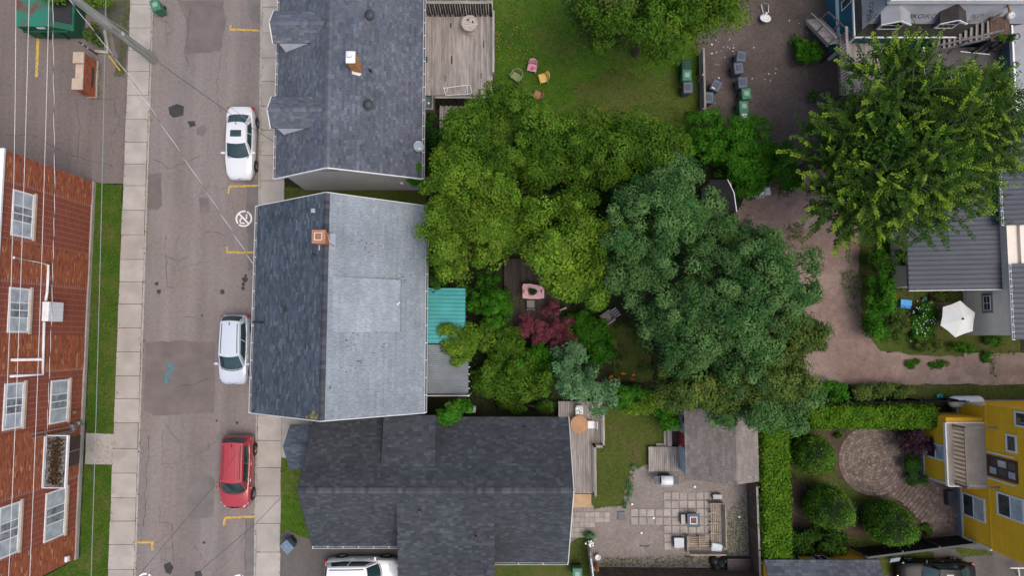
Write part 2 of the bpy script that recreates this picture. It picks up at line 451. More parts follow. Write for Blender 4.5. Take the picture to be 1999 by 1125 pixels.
def plant(name, label, cat, lobes, pal, K, per, leaf, cr, base=None, group=None, trunk=0.12, low=-0.25, inner=0.5, flat=0.65, up=0.9, pals=None, core=True, crown='crown', stem='trunk', px=True):
    """tree or shrub: wooden limbs and one crown of separate leaf blades"""
    lb = lobes_px(lobes) if px else lobes
    vol = [r[0] * r[1] + r[1] * r[2] for _, r in lb]; tot = sum(vol)
    cx = sum(c[0] * v for (c, _), v in zip(lb, vol)) / tot; cy = sum(c[1] * v for (c, _), v in zip(lb, vol)) / tot
    b = Vector((cx, cy, 0)) if base is None else Vector((base[0], base[1], 0))
    t = thing(name, label, cat, b, group=group)
    parts = []
    targets = []
    for i, ((c, r), w) in enumerate(zip(lb, vol)):
        k = max(6, int(K * w / tot))
        cc, uu = lobe_clumps(c, r, k, low, inner)
        pl = pals[i] if pals else pal
        parts.append(clump_leaves(cc, uu, cr, per, leaf, pl, flat, up))
        if core:   # inner foliage that closes the crown
            ci, ui = lobe_clumps((c[0], c[1], c[2] - r[2] * 0.55), (r[0] * 0.78, r[1] * 0.78, r[2] * 0.4), max(4, k // 3), -1.0, 0.1)
            parts.append(clump_leaves(ci, ui, cr * 1.3, max(8, per // 2), leaf * 1.25, pl, flat, up))
        for q in range(0, min(len(cc), 12), 2): targets.append(tuple(cc[q] * 0.8 + np.array(c) * 0.2))
    a = [np.concatenate([q[j] for q in parts]) for j in range(6)]
    a[0][:, 2] = np.maximum(a[0][:, 2], 0.03)
    a[0] = a[0] - np.array([b.x, b.y, 0])
    put(crown, leaf_mesh(crown, *a), LEAF, t)
    trunk_mesh(b, targets, trunk).build(stem, BARK, t, smooth=True)
    return t
def spray_tree(name, label, lobes, base, K, trunk):
    """open-grown tree whose shoots carry two ranks of leaves and light new growth at the tips"""
    lb = lobes_px(lobes); b = Vector((base[0], base[1], 0))
    t = thing(name, label, 'tree', b)
    parts, targets = [], []
    vol = [r[0] * r[1] for _, r in lb]; tot = sum(vol)
    tw = MB()
    for (c, r), w in zip(lb, vol):
        k = int(K * w / tot)
        cc, uu = lobe_clumps(c, r, k, -0.35, 0.28)
        for i in range(len(cc)):
            out = unit(uu[i] * np.array([1, 1, 0.5]) + rng.normal(size=3) * 0.85 + np.array([0, 0, 0.15]))
            ln = 0.85 + 0.9 * rng.random(); m = 30
            s = np.linspace(0.05, 1, m)
            axis = cc[i] + np.outer(s * ln, out) + np.outer(s * s * 0.12, [0, 0, 1])
            side = unit(np.cross(out, [0, 0, 1.0]))
            sg = np.where(np.arange(m) % 2 == 0, 1, -1)[:, None]
            dd = side * sg * 0.9 + out * 0.55 + rng.normal(size=(m, 3)) * 0.2
            nn = np.array([0, 0, 1.0]) + rng.normal(size=(m, 3)) * 0.35 + out * 0.1
            L = (0.215 - 0.07 * s) * (0.8 + 0.4 * rng.random(m))
            edge = float(np.linalg.norm((cc[i] - np.array(c)) / np.array(r)))
            new = rng.random() < (0.45 if edge > 0.75 else 0.2 if uu[i][2] > 0.4 else 0.08)
            col = pal_cols('elm', m, 0.2 + 0.8 * rng.random(m))
            if new:
                f = np.clip((s - 0.25) * 1.8, 0, 1)[:, None]; col = col * (1 - f) + pal_cols('tip', m) * f
            parts.append((axis, nn, dd, L, L * 0.52, col))
            if i % 3 == 0: tw.tube([cc[i] - out * 0.5, cc[i], cc[i] + out * ln], [0.02, 0.014, 0.006], 4, cap=False)
            if i % 28 == 0: targets.append(tuple(cc[i]))
        ci, ui = lobe_clumps(c, (r[0] * 0.72, r[1] * 0.72, r[2] * 0.6), k // 4, -1, 0.1)
        parts.append(clump_leaves(ci, ui, 0.6, 22, 0.2, 'deep', 0.6))
    a = [np.concatenate([q[j] for q in parts]) for j in range(6)]
    a[0] = a[0] - np.array([b.x, b.y, 0])
    put('crown', leaf_mesh('crown', *a), LEAF, t)
    trunk_mesh(b, targets, trunk).build('trunk', BARK, t, smooth=True)
    tw.build('twigs', BARK, t, kind='stuff')
    return t
def clipped(name, label, cat, shape, n, leaf, pal, group=None, loc=(0, 0, 0)):
    """clipped hedge or topiary: shape(N) gives points and normals on its skin"""
    t = thing(name, label, cat, loc, group=group)
    p, nn = shape(n)
    lump = np.sin(p[:, 0] * 5.1 + 1.3) * np.sin(p[:, 1] * 4.7) * np.sin(p[:, 2] * 5.5 + 0.7)
    p = p + nn * (rng.normal(size=(n, 1)) * 0.05 + lump[:, None] * 0.09 - 0.03 + (rng.random((n, 1)) < .03) * 0.16)
    nrm = nn * 0.9 + rng.normal(size=(n, 3)) * 0.55 + np.array([0, 0, 0.25])
    d = rng.normal(size=(n, 3)) * 0.8 + np.array([0, 0, 0.5]) + nn * 0.4
    tone = 0.5 + 0.35 * np.sin(p[:, 0] * 3.3 + p[:, 2] * 2.7) * np.sin(p[:, 1] * 3.9 + 1) + rng.normal(size=n) * 0.3
    col = pal_cols(pal, n, tone) * (0.8 + 0.4 * rng.random((n, 1)))
    L = leaf * (0.7 + 0.6 * rng.random(n))
    put('foliage', leaf_mesh('foliage', p - np.array(loc), nrm, d, L, L * 0.6, col), LEAF, t)
    return t
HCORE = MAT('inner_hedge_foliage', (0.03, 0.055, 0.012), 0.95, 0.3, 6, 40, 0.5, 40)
def hedge_box(x0, x1, y0, y1, h):
    """rounded-edge box skin sampler"""
    def f(n):
        A = np.array([(x1 - x0) * (y1 - y0), (x1 - x0) * h, (x1 - x0) * h, (y1 - y0) * h, (y1 - y0) * h])
        k = rng.choice(5, n, p=A / A.sum()); u, v = rng.random(n), rng.random(n)
        p = np.zeros((n, 3)); q = np.zeros((n, 3))
        X = x0 + u * (x1 - x0); Y = y0 + v * (y1 - y0); Z = v * h; Yu = y0 + u * (y1 - y0)
        for j, (a, b, c, nx, ny, nz) in enumerate(((X, Y, np.full(n, h), 0, 0, 1), (X, np.full(n, y0), Z, 0, -1, 0), (X, np.full(n, y1), Z, 0, 1, 0), (np.full(n, x0), Yu, Z, -1, 0, 0), (np.full(n, x1), Yu, Z, 1, 0, 0))):
            s = k == j
            p[s] = np.stack([a, b, c], 1)[s]; q[s] = (nx, ny, nz)
        r = 0.28   # round the long edges
        cz = np.maximum(p[:, 2] - (h - r), 0); ex = np.maximum(np.maximum(x0 + r - p[:, 0], p[:, 0] - (x1 - r)), 0); ey = np.maximum(np.maximum(y0 + r - p[:, 1], p[:, 1] - (y1 - r)), 0)
        over = np.sqrt(cz ** 2 + ex ** 2 + ey ** 2); sh = np.maximum(over - r, 0)
        dirv = np.stack([np.sign(p[:, 0] - (x0 + x1) / 2) * ex, np.sign(p[:, 1] - (y0 + y1) / 2) * ey, cz], 1)
        dirv = unit(dirv); p = p - dirv * sh[:, None]
        q = np.where(over[:, None] > 0.02, unit(q + dirv), q)
        return p, q
    return f
def egg(cx, cy, r, h, sq=1.0):
    def f(n):
        u = unit(rng.normal(size=(n, 3)))
        z = (u[:, 2] + 1) / 2
        w = 1.0 - 0.5 * (2 * z - 0.8)       # fuller low down
        p = np.stack([cx + u[:, 0] * r * w, cy + u[:, 1] * r * w * sq, 0.12 + z * h], 1)
        return p, unit(u * np.array([1, 1, 0.6]))
    return f

# ------------------------------------------------------------------ roofs
def vary(base, k, amt=0.16, hue=0.03):
    f = 1 + (random.random() - 0.5) * 2 * amt
    return tuple(max(0.004, c * f * (1 + (random.random() - 0.5) * hue)) for c in base)
def shingles(mb, A, B, C, D, cols, expo=0.145, tab=0.31, amt=0.14, lift=0.016, skip=None):
    """tabs on the roof plane A-B (eave), D-C (upper edge): butt edges proud, slots open"""
    A, B, C, D = map(Vector, (A, B, C, D))
    nrm = (B - A).cross(D - A)
    if nrm.length < 1e-6: nrm = (B - A).cross(C - A)
    nrm.normalize()
    if nrm.z < 0: nrm = -nrm
    ln = ((D - A).length + (C - B).length) / 2
    rows = max(1, int(round(ln / expo)))
    for i in range(rows):
        v0, v1 = i / rows, min(1.0, (i + 1.08) / rows)
        l0, r0, l1, r1 = A.lerp(D, v0), B.lerp(C, v0), A.lerp(D, v1), B.lerp(C, v1)
        wid = (r0 - l0).length
        if wid < 0.05: continue
        u = -random.random() * tab if wid > tab else 0
        batch = vary((1, 1, 1), 0, 0.05, 0.02)
        while u < wid:
            w = tab * random.choice((1, 1, 1, 0.6, 0.8, 1.3))
            a, b = max(0, u) / wid, min(wid, u + w - 0.011) / wid
            u += w
            if b - a < 0.02 / wid: continue
            p0, p1, p2, p3 = l0.lerp(r0, a), l0.lerp(r0, b), l1.lerp(r1, b), l1.lerp(r1, a)
            if skip and skip((p0 + p2) / 2): continue
            t = lift * (0.8 + 0.5 * random.random())
            q = [p0 + nrm * t, p1 + nrm * t, p2 + nrm * 0.005, p3 + nrm * 0.005]
            base = random.choice(cols)
            c = vary(base, 0, amt); c = tuple(x * y for x, y in zip(c, batch))
            mb.mesh([p0, p1] + q, [(0, 1, 3, 2), (2, 3, 4, 5)], c)
def ridge_caps(mb, a, b, cols, w=0.30, step=0.22, drop=0.10):
    a, b = Vector(a), Vector(b); n = max(1, int((b - a).length / step)); d = (b - a).normalized(); s = d.cross(Vector((0, 0, 1))).normalized()
    for i in range(n):
        p, q = a.lerp(b, i / n), a.lerp(b, min(1, (i + 1.15) / n))
        up, up2 = Vector((0, 0, 0.045)), Vector((0, 0, 0.03)); dn = Vector((0, 0, -drop))
        c = vary(random.choice(cols), 0, 0.14)
        mb.mesh([p + s * w / 2 + dn + up, p + up, p - s * w / 2 + dn + up, q + s * w / 2 + dn + up2, q + up2, q - s * w / 2 + dn + up2], [(0, 1, 4, 3), (1, 2, 5, 4)], c)
def gutter(name, a, b, parent, mat=None, out=(0, 0, 0), hang=0.6):
    """open trough with hangers"""
    a, b = Vector(a), Vector(b); d = (b - a).normalized(); o = Vector(out)
    mb = MB(); w = 0.13
    for k0, k1, h in ((0.0, 0.012, 0.10), (w - 0.012, w, 0.10)):
        p, q = a + o * (k0 + k1) / 2, b + o * (k0 + k1) / 2
        mb.beam(p, q, k1 - k0, h)
    n = max(2, int((b - a).length / hang))
    for i in range(n + 1):
        p = a.lerp(b, i / n)
        mb.beam(p - o * 0.06 + Vector((0, 0, 0.045)), p + o * w + Vector((0, 0, 0.045)), 0.035, 0.012)
    g = mb.build(name, mat or WHITE, parent)
    MB().beam(a + o * w / 2 + Vector((0, 0, -0.055)), b + o * w / 2 + Vector((0, 0, -0.055)), w, 0.01).build('gutter_floor', MAT('gutter_shade_grey', (.11, .105, .10), .9), g)  # dark grey floor: the shade inside the trough is put into its colour
    return g
def clap(parent, name, A, B, z0, zf, mat, expo=0.14, t=0.018, col=(1, 1, 1), amt=0.03):
    """lapped siding on the upright wall A->B (outside on the right hand), zf(u) = top at fraction u"""
    A, B = Vector(A), Vector(B); d = (B - A); L = d.length; d.normalize(); o = Vector((d.y, -d.x, 0))
    mb = MB()
    zmax = max(zf(i / 20) for i in range(21)); n = max(1, int((zmax - z0) / expo))
    for i in range(n + 1):
        za, zb = z0 + i * expo, z0 + (i + 1) * expo
        us = [k / 40 for k in range(41) if zf(k / 40) >= za + 0.01]
        if not us: break
        u0, u1 = us[0], us[-1]
        ut = [k / 40 for k in range(41) if zf(k / 40) >= zb]
        t0, t1 = (ut[0], ut[-1]) if ut else ((u0 + u1) / 2 - 0.005, (u0 + u1) / 2 + 0.005)
        zt = zb if ut else min(zb, zmax)
        p = [A + d * L * u0 + o * t, A + d * L * u1 + o * t, A + d * L * t1 + o * 0.003, A + d * L * t0 + o * 0.003]
        p[0].z = p[1].z = za; p[2].z = p[3].z = zt
        q0, q1 = A + d * L * u0, A + d * L * u1; q0.z = q1.z = za
        mb.mesh([q0, q1] + p, [(0, 1, 3, 2), (2, 3, 4, 5)], vary(col, 0, amt, 0.0))
    return mb.build(name, mat, parent, kind='stuff')
def window(parent, A, B, s0, s1, z0, z1, frame, panes=(2, 1), glass=None, sill=None, depth=0.05, fw=0.07, name='window'):
    """framed window proud of the wall A->B; part window_frame > panes, sill"""
    glass = glass or GLASS
    A, B = Vector(A), Vector(B); d = Vector((B.x - A.x, B.y - A.y, 0)).normalized(); o = Vector((d.y, -d.x, 0))
    def pt(s, z, k): return Vector((A.x, A.y, 0)) + d * s + o * k + Vector((0, 0, z))
    mb = MB()
    def bar(sa, sb, za, zb, k0, k1):
        mb.mesh([pt(sa, za, k0), pt(sb, za, k0), pt(sb, zb, k0), pt(sa, zb, k0), pt(sa, za, k1), pt(sb, za, k1), pt(sb, zb, k1), pt(sa, zb, k1)],
                [(0, 3, 2, 1), (4, 5, 6, 7), (0, 1, 5, 4), (1, 2, 6, 5), (2, 3, 7, 6), (3, 0, 4, 7)])
    bar(s0, s1, z0, z0 + fw, 0.004, depth); bar(s0, s1, z1 - fw, z1, 0.004, depth)
    bar(s0, s0 + fw, z0 + fw, z1 - fw, 0.004, depth); bar(s1 - fw, s1, z0 + fw, z1 - fw, 0.004, depth)
    nx, nz = panes
    for i in range(1, nx): s = s0 + (s1 - s0) * i / nx; bar(s - fw * 0.35, s + fw * 0.35, z0 + fw, z1 - fw, 0.006, max(.042, depth * 0.85))
    for j in range(1, nz): z = z0 + (z1 - z0) * j / nz; bar(s0 + fw, s1 - fw, z - fw * 0.3, z + fw * 0.3, 0.006, max(.040, depth * 0.8))
    w = mb.build(name, frame, parent)
    for i in range(nx):
        for j in range(nz):
            g = MB(); sa, sb = s0 + (s1 - s0) * i / nx + fw * 0.3, s0 + (s1 - s0) * (i + 1) / nx - fw * 0.3
            za, zb = z0 + (z1 - z0) * j / nz + fw * 0.3, z0 + (z1 - z0) * (j + 1) / nz - fw * 0.3
            g.mesh([pt(sa, za, 0.034), pt(sb, za, 0.034), pt(sb, zb, 0.034), pt(sa, zb, 0.034), pt(sa, za, 0.003), pt(sb, za, 0.003), pt(sb, zb, 0.003), pt(sa, zb, 0.003)],
                   [(0, 1, 2, 3), (7, 6, 5, 4), (0, 4, 5, 1), (1, 5, 6, 2), (2, 6, 7, 3), (3, 7, 4, 0)])
            g.build('pane', glass if not isinstance(glass, (list, tuple)) else glass[(i + j) % len(glass)], w)
    if sill:
        k = MB(); mb = k
        k.mesh([pt(s0 - 0.08, z0 - 0.16, 0.004), pt(s1 + 0.08, z0 - 0.16, 0.004), pt(s1 + 0.08, z0 - 0.01, 0.004), pt(s0 - 0.08, z0 - 0.01, 0.004), pt(s0 - 0.08, z0 - 0.16, 0.12), pt(s1 + 0.08, z0 - 0.16, 0.12), pt(s1 + 0.08, z0 - 0.01, 0.12), pt(s0 - 0.08, z0 - 0.01, 0.12)],
               [(0, 3, 2, 1), (4, 5, 6, 7), (0, 1, 5, 4), (1, 2, 6, 5), (2, 3, 7, 6), (3, 0, 4, 7)])
        k.build('sill', sill, w)
    return w
def wob(poly, amp=0.12, step=0.5):
    """subdivided outline with ragged edges"""
    out = []
    for i, a in enumerate(poly):
        b = poly[(i + 1) % len(poly)]; n = max(1, int((b - a).length / step))
        for k in range(n):
            p = a.lerp(b, k / n)
            out.append(p + Vector((random.uniform(-amp, amp), random.uniform(-amp, amp), 0)))
    return out
def sheet(name, px, z, mat, amp=0.0, t=0.0, kind='structure', step=0.5, parent=None, label=None):
    pts = [P(x, y, z) for x, y in px]
    if amp: pts = wob(pts, amp, step)
    area = sum(a.x * b.y - b.x * a.y for a, b in zip(pts, pts[1:] + pts[:1]))
    if area < 0: pts.reverse()
    mb = MB()
    if t: mb.slab(pts, t)
    else: mb.face(pts)
    o = mb.build(name, mat, parent)
    if kind: o['kind'] = kind
    if label: o['label'] = label
    return o
def inside(px, py, poly):
    c = False; j = len(poly) - 1
    for i in range(len(poly)):
        if (poly[i][1] > py) != (poly[j][1] > py) and px < (poly[j][0] - poly[i][0]) * (py - poly[i][1]) / (poly[j][1] - poly[i][1]) + poly[i][0]: c = not c
        j = i
    return c
def grass(name, label, polys, per_m2, h, pals, z=0.01, edge=None):
    """blades over ground outlines (one mass)"""
    P3, D3 = [], []
    for poly in polys:
        w = [P(x, y, z) for x, y in poly]; xs = [q.x for q in w]; ys = [q.y for q in w]
        n = int((max(xs) - min(xs)) * (max(ys) - min(ys)) * per_m2)
        pw = [(q.x, q.y) for q in w]
        q = np.stack([rng.uniform(min(xs), max(xs), n), rng.uniform(min(ys), max(ys), n)], 1)
        ok = np.zeros(n, bool); j = len(pw) - 1
        for i in range(len(pw)):
            (xi, yi), (xj, yj) = pw[i], pw[j]
            if yi != yj: ok ^= ((yi > q[:, 1]) != (yj > q[:, 1])) & (q[:, 0] < (xj - xi) * (q[:, 1] - yi) / (yj - yi) + xi)
            j = i
        P3.append(np.c_[q[ok], np.full(ok.sum(), z)])
    p = np.concatenate(P3); n = len(p)
    patch = 0.5 + 0.5 * np.sin(p[:, 0] * 1.1 + np.sin(p[:, 1] * 0.9) * 1.5) * np.sin(p[:, 1] * 1.3 + 1)
    col = np.array(pals[0]) + (np.array(pals[1]) - np.array(pals[0])) * np.clip(patch + rng.normal(size=n) * 0.3, 0, 1)[:, None]
    dry = rng.random(n) < 0.04 + 0.16 * (np.sin(p[:, 0] * .7 + 2) * np.sin(p[:, 1] * .8) > .45); col[dry] = (0.15, 0.125, 0.045)
    d = rng.normal(size=(n, 3)) * np.array([1, 1, 0.3]) + np.array([0, 0, 0.55]); nn = rng.normal(size=(n, 3)) * 0.4 + np.array([0, 0, 1])
    L = h * (0.6 + 0.8 * rng.random(n))
    o = put(name, leaf_mesh(name, p, nn, d, L, 0.05, col * (0.8 + 0.4 * rng.random((n, 1)))), LEAF)
    return tag(o, label, 'grass', None, 'stuff')
def planks(parent, x0, x1, y0, y1, z, along, w, mat, t=0.035, gap=0.012, ragged=0.0):
    """deck boards, each an object of its own sharing one mesh"""
    r = ROOT.get(parent.name, Vector((0, 0, 0)))
    span = (x1 - x0) if along == 'y' else (y1 - y0); n = max(1, int(round(span / w))); w = span / n
    ln = (y1 - y0) if along == 'y' else (x1 - x0)
    mb = MB(); mb.box((0, 0, -t / 2), ((w - gap), ln, t) if along == 'y' else (ln, w - gap, t))
    me = mb.me('plank'); me.materials.append(mat)
    for i in range(n):
        c = Vector((x0 + (i + 0.5) * w, (y0 + y1) / 2, z)) if along == 'y' else Vector(((x0 + x1) / 2, y0 + (i + 0.5) * w, z))
        j = random.uniform(-ragged, ragged)
        c += Vector((0, j, 0)) if along == 'y' else Vector((j, 0, 0))
        c.z += random.uniform(-0.004, 0.004)
        put('plank', me, None, parent, c - r)
def boards_fence(name, label, A, B, h, mat, w=0.14, gap=0.01, group=None, cap=None, rails=True, z0=0.03, jit=0.02, t=0.022):
    """upright boards between A and B on rails with posts"""
    A, B = Vector(A), Vector(B); d = B - A; L = d.length; ang = math.atan2(d.y, d.x); d.normalize()
    f = thing(name, label, 'fence', A, group=group)
    n = max(1, int(L / (w + gap)))
    mb = MB(); mb.box((0, 0, h / 2), (w, t, h)); me = mb.me('board'); me.materials.append(mat)
    for i in range(n):
        o = put('board', me, None, f, d * ((i + 0.5) * L / n) + Vector((0, 0, z0 + random.uniform(-jit, jit))))
        o.rotation_euler = (0, 0, ang)
    nrm = Vector((-d.y, d.x, 0))
    if rails:
        for z in (0.3, h - 0.25):
            MB().beam(A + nrm * 0.035 + Vector((0, 0, z)), B + nrm * 0.035 + Vector((0, 0, z)), 0.04, 0.09).build('rail', mat, f)
    for i in range(int(L / 2.2) + 1):
        p = A + d * min(L, i * 2.2) + nrm * 0.10
        MB().bx(p.x - 0.045, p.x + 0.045, p.y - 0.045, p.y + 0.045, 0, h + 0.08).build('post', cap or mat, f)
    if cap: MB().beam(A + Vector((0, 0, h + 0.05)), B + Vector((0, 0, h + 0.05)), 0.12, 0.035).build('cap_rail', cap, f)
    return f
# ================================================================== the setting
g = MB(); g.face([(-300, -300, -0.03), (300, -300, -0.03), (300, 300, -0.03), (-300, 300, -0.03)])
tag(g.build('ground', SOILDK), kind='structure')
def sw(px0, px1, py): return P(px0, py), P(px1, py)
# street: kerb lines measured at the top and bottom of the photo, carried on beyond it
def line_at(a, b, y):     # x of the line through ground points a, b at world y
    return a.x + (b.x - a.x) * (y - a.y) / (b.y - a.y)
SL0, SL1 = (P(256, 0), P(212, 1125)), (P(297, 0), P(262, 1125))      # left pavement edges
SR0, SR1 = (P(513, 0), P(500, 1125)), (P(560, 0), P(547, 1125))      # right pavement edges
YT, YB = 48.0, -40.0
def strip(name, la, lb, z, mat, kind='structure'):
    mb = MB()
    ys = [YB + (YT - YB) * i / 22 for i in range(23)]
    for y0, y1 in zip(ys, ys[1:]):
        mb.face([(line_at(*la, y0), y0, z), (line_at(*lb, y0), y0, z), (line_at(*lb, y1), y1, z), (line_at(*la, y1), y1, z)])
    return tag(mb.build(name, mat), kind=kind)
road = strip('road', SL1, SR0, 0.004, ASPH)
sheet('parking_lot', [(-900, -700), (285, -700), (257, 0), (250, 160), (245, 300), (242, 358), (-900, 358)], 0.008, LOT)
sheet('roadside_dirt', [(206, 0), (256, 0), (247, 120), (243, 150), (222, 150), (230, 110), (214, 60)], 0.012, ground_mat('trodden_verge', [(0.09, 0.08, 0.06), (0.13, 0.11, 0.09), (0.06, 0.085, 0.03)], 1.2), 0.06)
# pavement slabs, each one its own piece
def pavement(name, la, lb, pitch, y_from, y_to, phase):
    root = bpy.data.objects.new(name, None); COL.objects.link(root); tag(root, kind='structure'); ROOT[root.name] = Vector((0, 0, 0))
    y = y_from + phase
    while y < y_to:
        ln = pitch * random.choice((0.94, 1, 1, 1.05))
        gap = 0.022; a, b = y + gap / 2, y + ln - gap / 2
        e = lambda: random.uniform(-0.022, 0.022)
        z = 0.085 + random.uniform(-0.008, 0.008)
        tl = random.uniform(-0.006, 0.006)
        pts = [Vector((line_at(*la, a) + e(), a, z)), Vector((line_at(*lb, a) + e(), a, z + tl)), Vector((line_at(*lb, b) + e(), b, z + tl)), Vector((line_at(*la, b) + e(), b, z))]
        MB().slab(pts, 0.12).build('slab', CONC, root, bevel=0.012)
        y += ln
    return root
pavement('pavement_west', SL0, SL1, 1.50, -22, 30, 0.2)
pavement('pavement_east', SR0, SR1, 1.65, -22, 30, 0.5)
kb = MB()
for la, off in ((SL1, 0.07), (SR0, -0.07)):
    ys = [-22 + 52 * i / 26 for i in range(27)]
    for y0, y1 in zip(ys, ys[1:]):
        x0, x1 = line_at(*la, y0) + off, line_at(*la, y1) + off
        kb.mesh([(x0 - .06, y0 + .006, 0), (x0 + .06, y0 + .006, 0), (x1 + .06, y1 - .006, 0), (x1 - .06, y1 - .006, 0), (x0 - .055, y0 + .006, .055), (x0 + .055, y0 + .006, .055), (x1 + .055, y1 - .006, .055), (x1 - .055, y1 - .006, .055)],
                [(4, 5, 6, 7), (0, 1, 5, 4), (1, 2, 6, 5), (2, 3, 7, 6), (3, 0, 4, 7)])
tag(kb.build('kerb', CONC2), kind='structure')
# older and newer road patches (their own asphalt, laid flush)
for nm, poly, m, am in (
        ('road_patch', [(372, 928), (414, 930), (420, 940), (416, 1010), (372, 1014), (366, 1000)], PATCHM, .04),
        ('road_patch', [(284, 668), (362, 666), (420, 668), (418, 806), (300, 812), (282, 800)], PATCHB, .04),
        ('road_patch', [(290, 340), (315, 338), (316, 400), (308, 410), (288, 408)], PATCHB, .05),
        ('road_patch', [(344, 0), (436, 0), (440, 40), (432, 100), (362, 106), (362, 40)], PATCHB, .06),
        ('road_patch', [(480, 350), (508, 348), (503, 520), (484, 530)], PATCHM, .05),
        ('road_patch', [(479, 1008), (500, 1006), (499, 1125), (477, 1125)], PATCHM, .05),
        ('road_patch', [(484, 0), (512, 0), (512, 46), (496, 46), (484, 30)], PATCHM, .05),
        ('road_patch', [(330, 208), (345, 203), (360, 207), (357, 225), (340, 229), (332, 222)], PATCHD, .05),
        ('road_patch', [(367, 238), (380, 236), (382, 246), (370, 248)], PATCHD, .05),
        ('road_patch', [(384, 248), (398, 244), (404, 254), (396, 266), (385, 262)], PATCHM, .05),
        ('road_patch', [(319, 1102), (332, 1098), (338, 1110), (332, 1122), (322, 1120)], PATCHD, .05),
        ('road_patch', [(380, 1117), (393, 1116), (394, 1128), (380, 1128)], PATCHD, .05),
        ('road_patch', [(386, 384), (408, 386), (408, 414), (390, 416)], PATCHM, .06)):
    sheet(nm, poly, 0.009 + random.random() * 0.002, m, am, step=0.35)
# oil spots and tar cracks
cr = MB()
for x, y, r in ((306, 554, 4), (310, 570, 5), (434, 570, 5), (478, 546, 6), (475, 555, 4), (474, 563, 4), (480, 538, 3), (394, 616, 2.5), (463, 826, 3), (423, 822, 2.5), (398, 1060, 3)):
    c = P(x, y, 0.0125); r *= MPP()
    cr.face([c + Vector((math.cos(k * .7) * r * random.uniform(.7, 1.2), math.sin(k * .7) * r * random.uniform(.7, 1.2), 0)) for k in range(9)])
def crack(pts, w=0.025):
    p = wob([P(x, y, 0.0125) for x, y in pts], 0.07, 0.3)[:-int(max(1, (P(*pts[-1]) - P(*pts[0])).length / 0.3))]
    for a, b in zip(p, p[1:]):
        d = (b - a).normalized(); s = Vector((-d.y, d.x, 0)) * w / 2 * random.uniform(.5, 1.3)
        cr.face([a - s, b - s, b + s, a + s])
for c in ([(372, 20), (366, 70), (360, 108), (374, 140)], [(432, 108), (425, 150), (424, 200), (436, 230)], [(318, 840), (318, 905), (350, 905), (358, 922)], [(310, 990), (312, 1022), (334, 1024), (338, 1060), (340, 1110)], [(345, 756), (380, 750), (420, 732)], [(310, 496), (350, 510), (380, 490)], [(400, 452), (430, 456), (450, 470)], [(322, 460), (326, 560), (350, 566)], [(290, 850), (286, 940), (280, 1040)], [(360, 620), (400, 622)], [(480, 1015), (478, 1125)], [(300, 310), (330, 330), (400, 300)], [(10, 266), (60, 262), (130, 300), (230, 330)], [(150, 190), (155, 250), (150, 330)], [(230, 190), (180, 196)]):
    crack(c)
tag(cr.build('road_cracks', MAT('tar', (0.055, 0.05, 0.048), 0.9, 0.2, 4, 0)), kind='stuff')
bp = MB()
for c, n in (((334, 716), 16), ((331, 725), 12), ((328, 734), 10), ((325, 744), 8)):
    for k in range(n):
        q = P(c[0] + random.gauss(0, 4), c[1] + random.gauss(0, 5), 0.0135 + k * 0.0004); r = random.uniform(.04, .11)
        bp.face([q + Vector((math.cos(a) * r * random.uniform(.6, 1), math.sin(a) * r * random.uniform(.6, 1.3), 0)) for a in (0, .9, 1.8, 2.7, 3.6, 4.5, 5.4)])
tag(bp.build('blue_paint_mark', MAT('blue_spray_paint', (0.09, 0.20, 0.24), 0.8, 0.3, 6, 30), None), 'turquoise spray paint blotches on the street beside the lighter grey car', 'road marking')
# parking stall marks: worn yellow L shapes
ym = 0
def paint_strip(a, b, w, mb, z=0.014, wear=0.30):
    a, b = P(*a, z), P(*b, z); d = b - a; L = d.length; d.normalize(); s = Vector((-d.y, d.x, 0)); n = max(2, int(L / 0.06))
    for i in range(n):
        
        u0, u1 = i * L / n, (i + 1) * L / n
        w0, w1 = w / 2 * random.uniform(1 - wear, 1), w / 2 * random.uniform(1 - wear, 1)
        mb.face([a + d * u0 - s * w0, a + d * u1 - s * w0, a + d * u1 + s * w1, a + d * u0 + s * w1])
for lb, segs in (('worn yellow parking corner mark on the street north of the white saloon', [((450, 57), (506, 59)), ((450, 48), (450, 60))]),
                 ('worn yellow parking corner mark just in front of the white saloon', [((447, 364), (507, 362)), ((447.5, 363), (446, 378))]),
                 ('worn yellow parking corner mark below the white no parking symbol', [((441, 493), (499, 493)), ((443, 482), (443, 495))]),
                 ('faded yellow parking corner mark in front of the red car', [((437, 1012), (500, 1009)), ((439, 1011), (437, 1027))]),
                 ('bright yellow corner mark beside the west pavement at the bottom left', [((264, 1060), (301, 1060)), ((297, 1059), (298, 1077))])):
    mb = MB()
    for k, s in enumerate(segs): paint_strip(s[0], s[1], 0.17, mb, .014 + .003 * k, wear=0.5 if 'faded' in lb else 0.42)
    tag(mb.build('parking_mark', YPAINT), lb, 'road marking', 'yellow parking marks')
mb = MB(); paint_strip((74, 72), (71, 150), 0.20, mb, wear=0.1)
tag(mb.build('parking_mark', YPAINT), 'long yellow bay line on the lot beside the green dumpster', 'road marking')
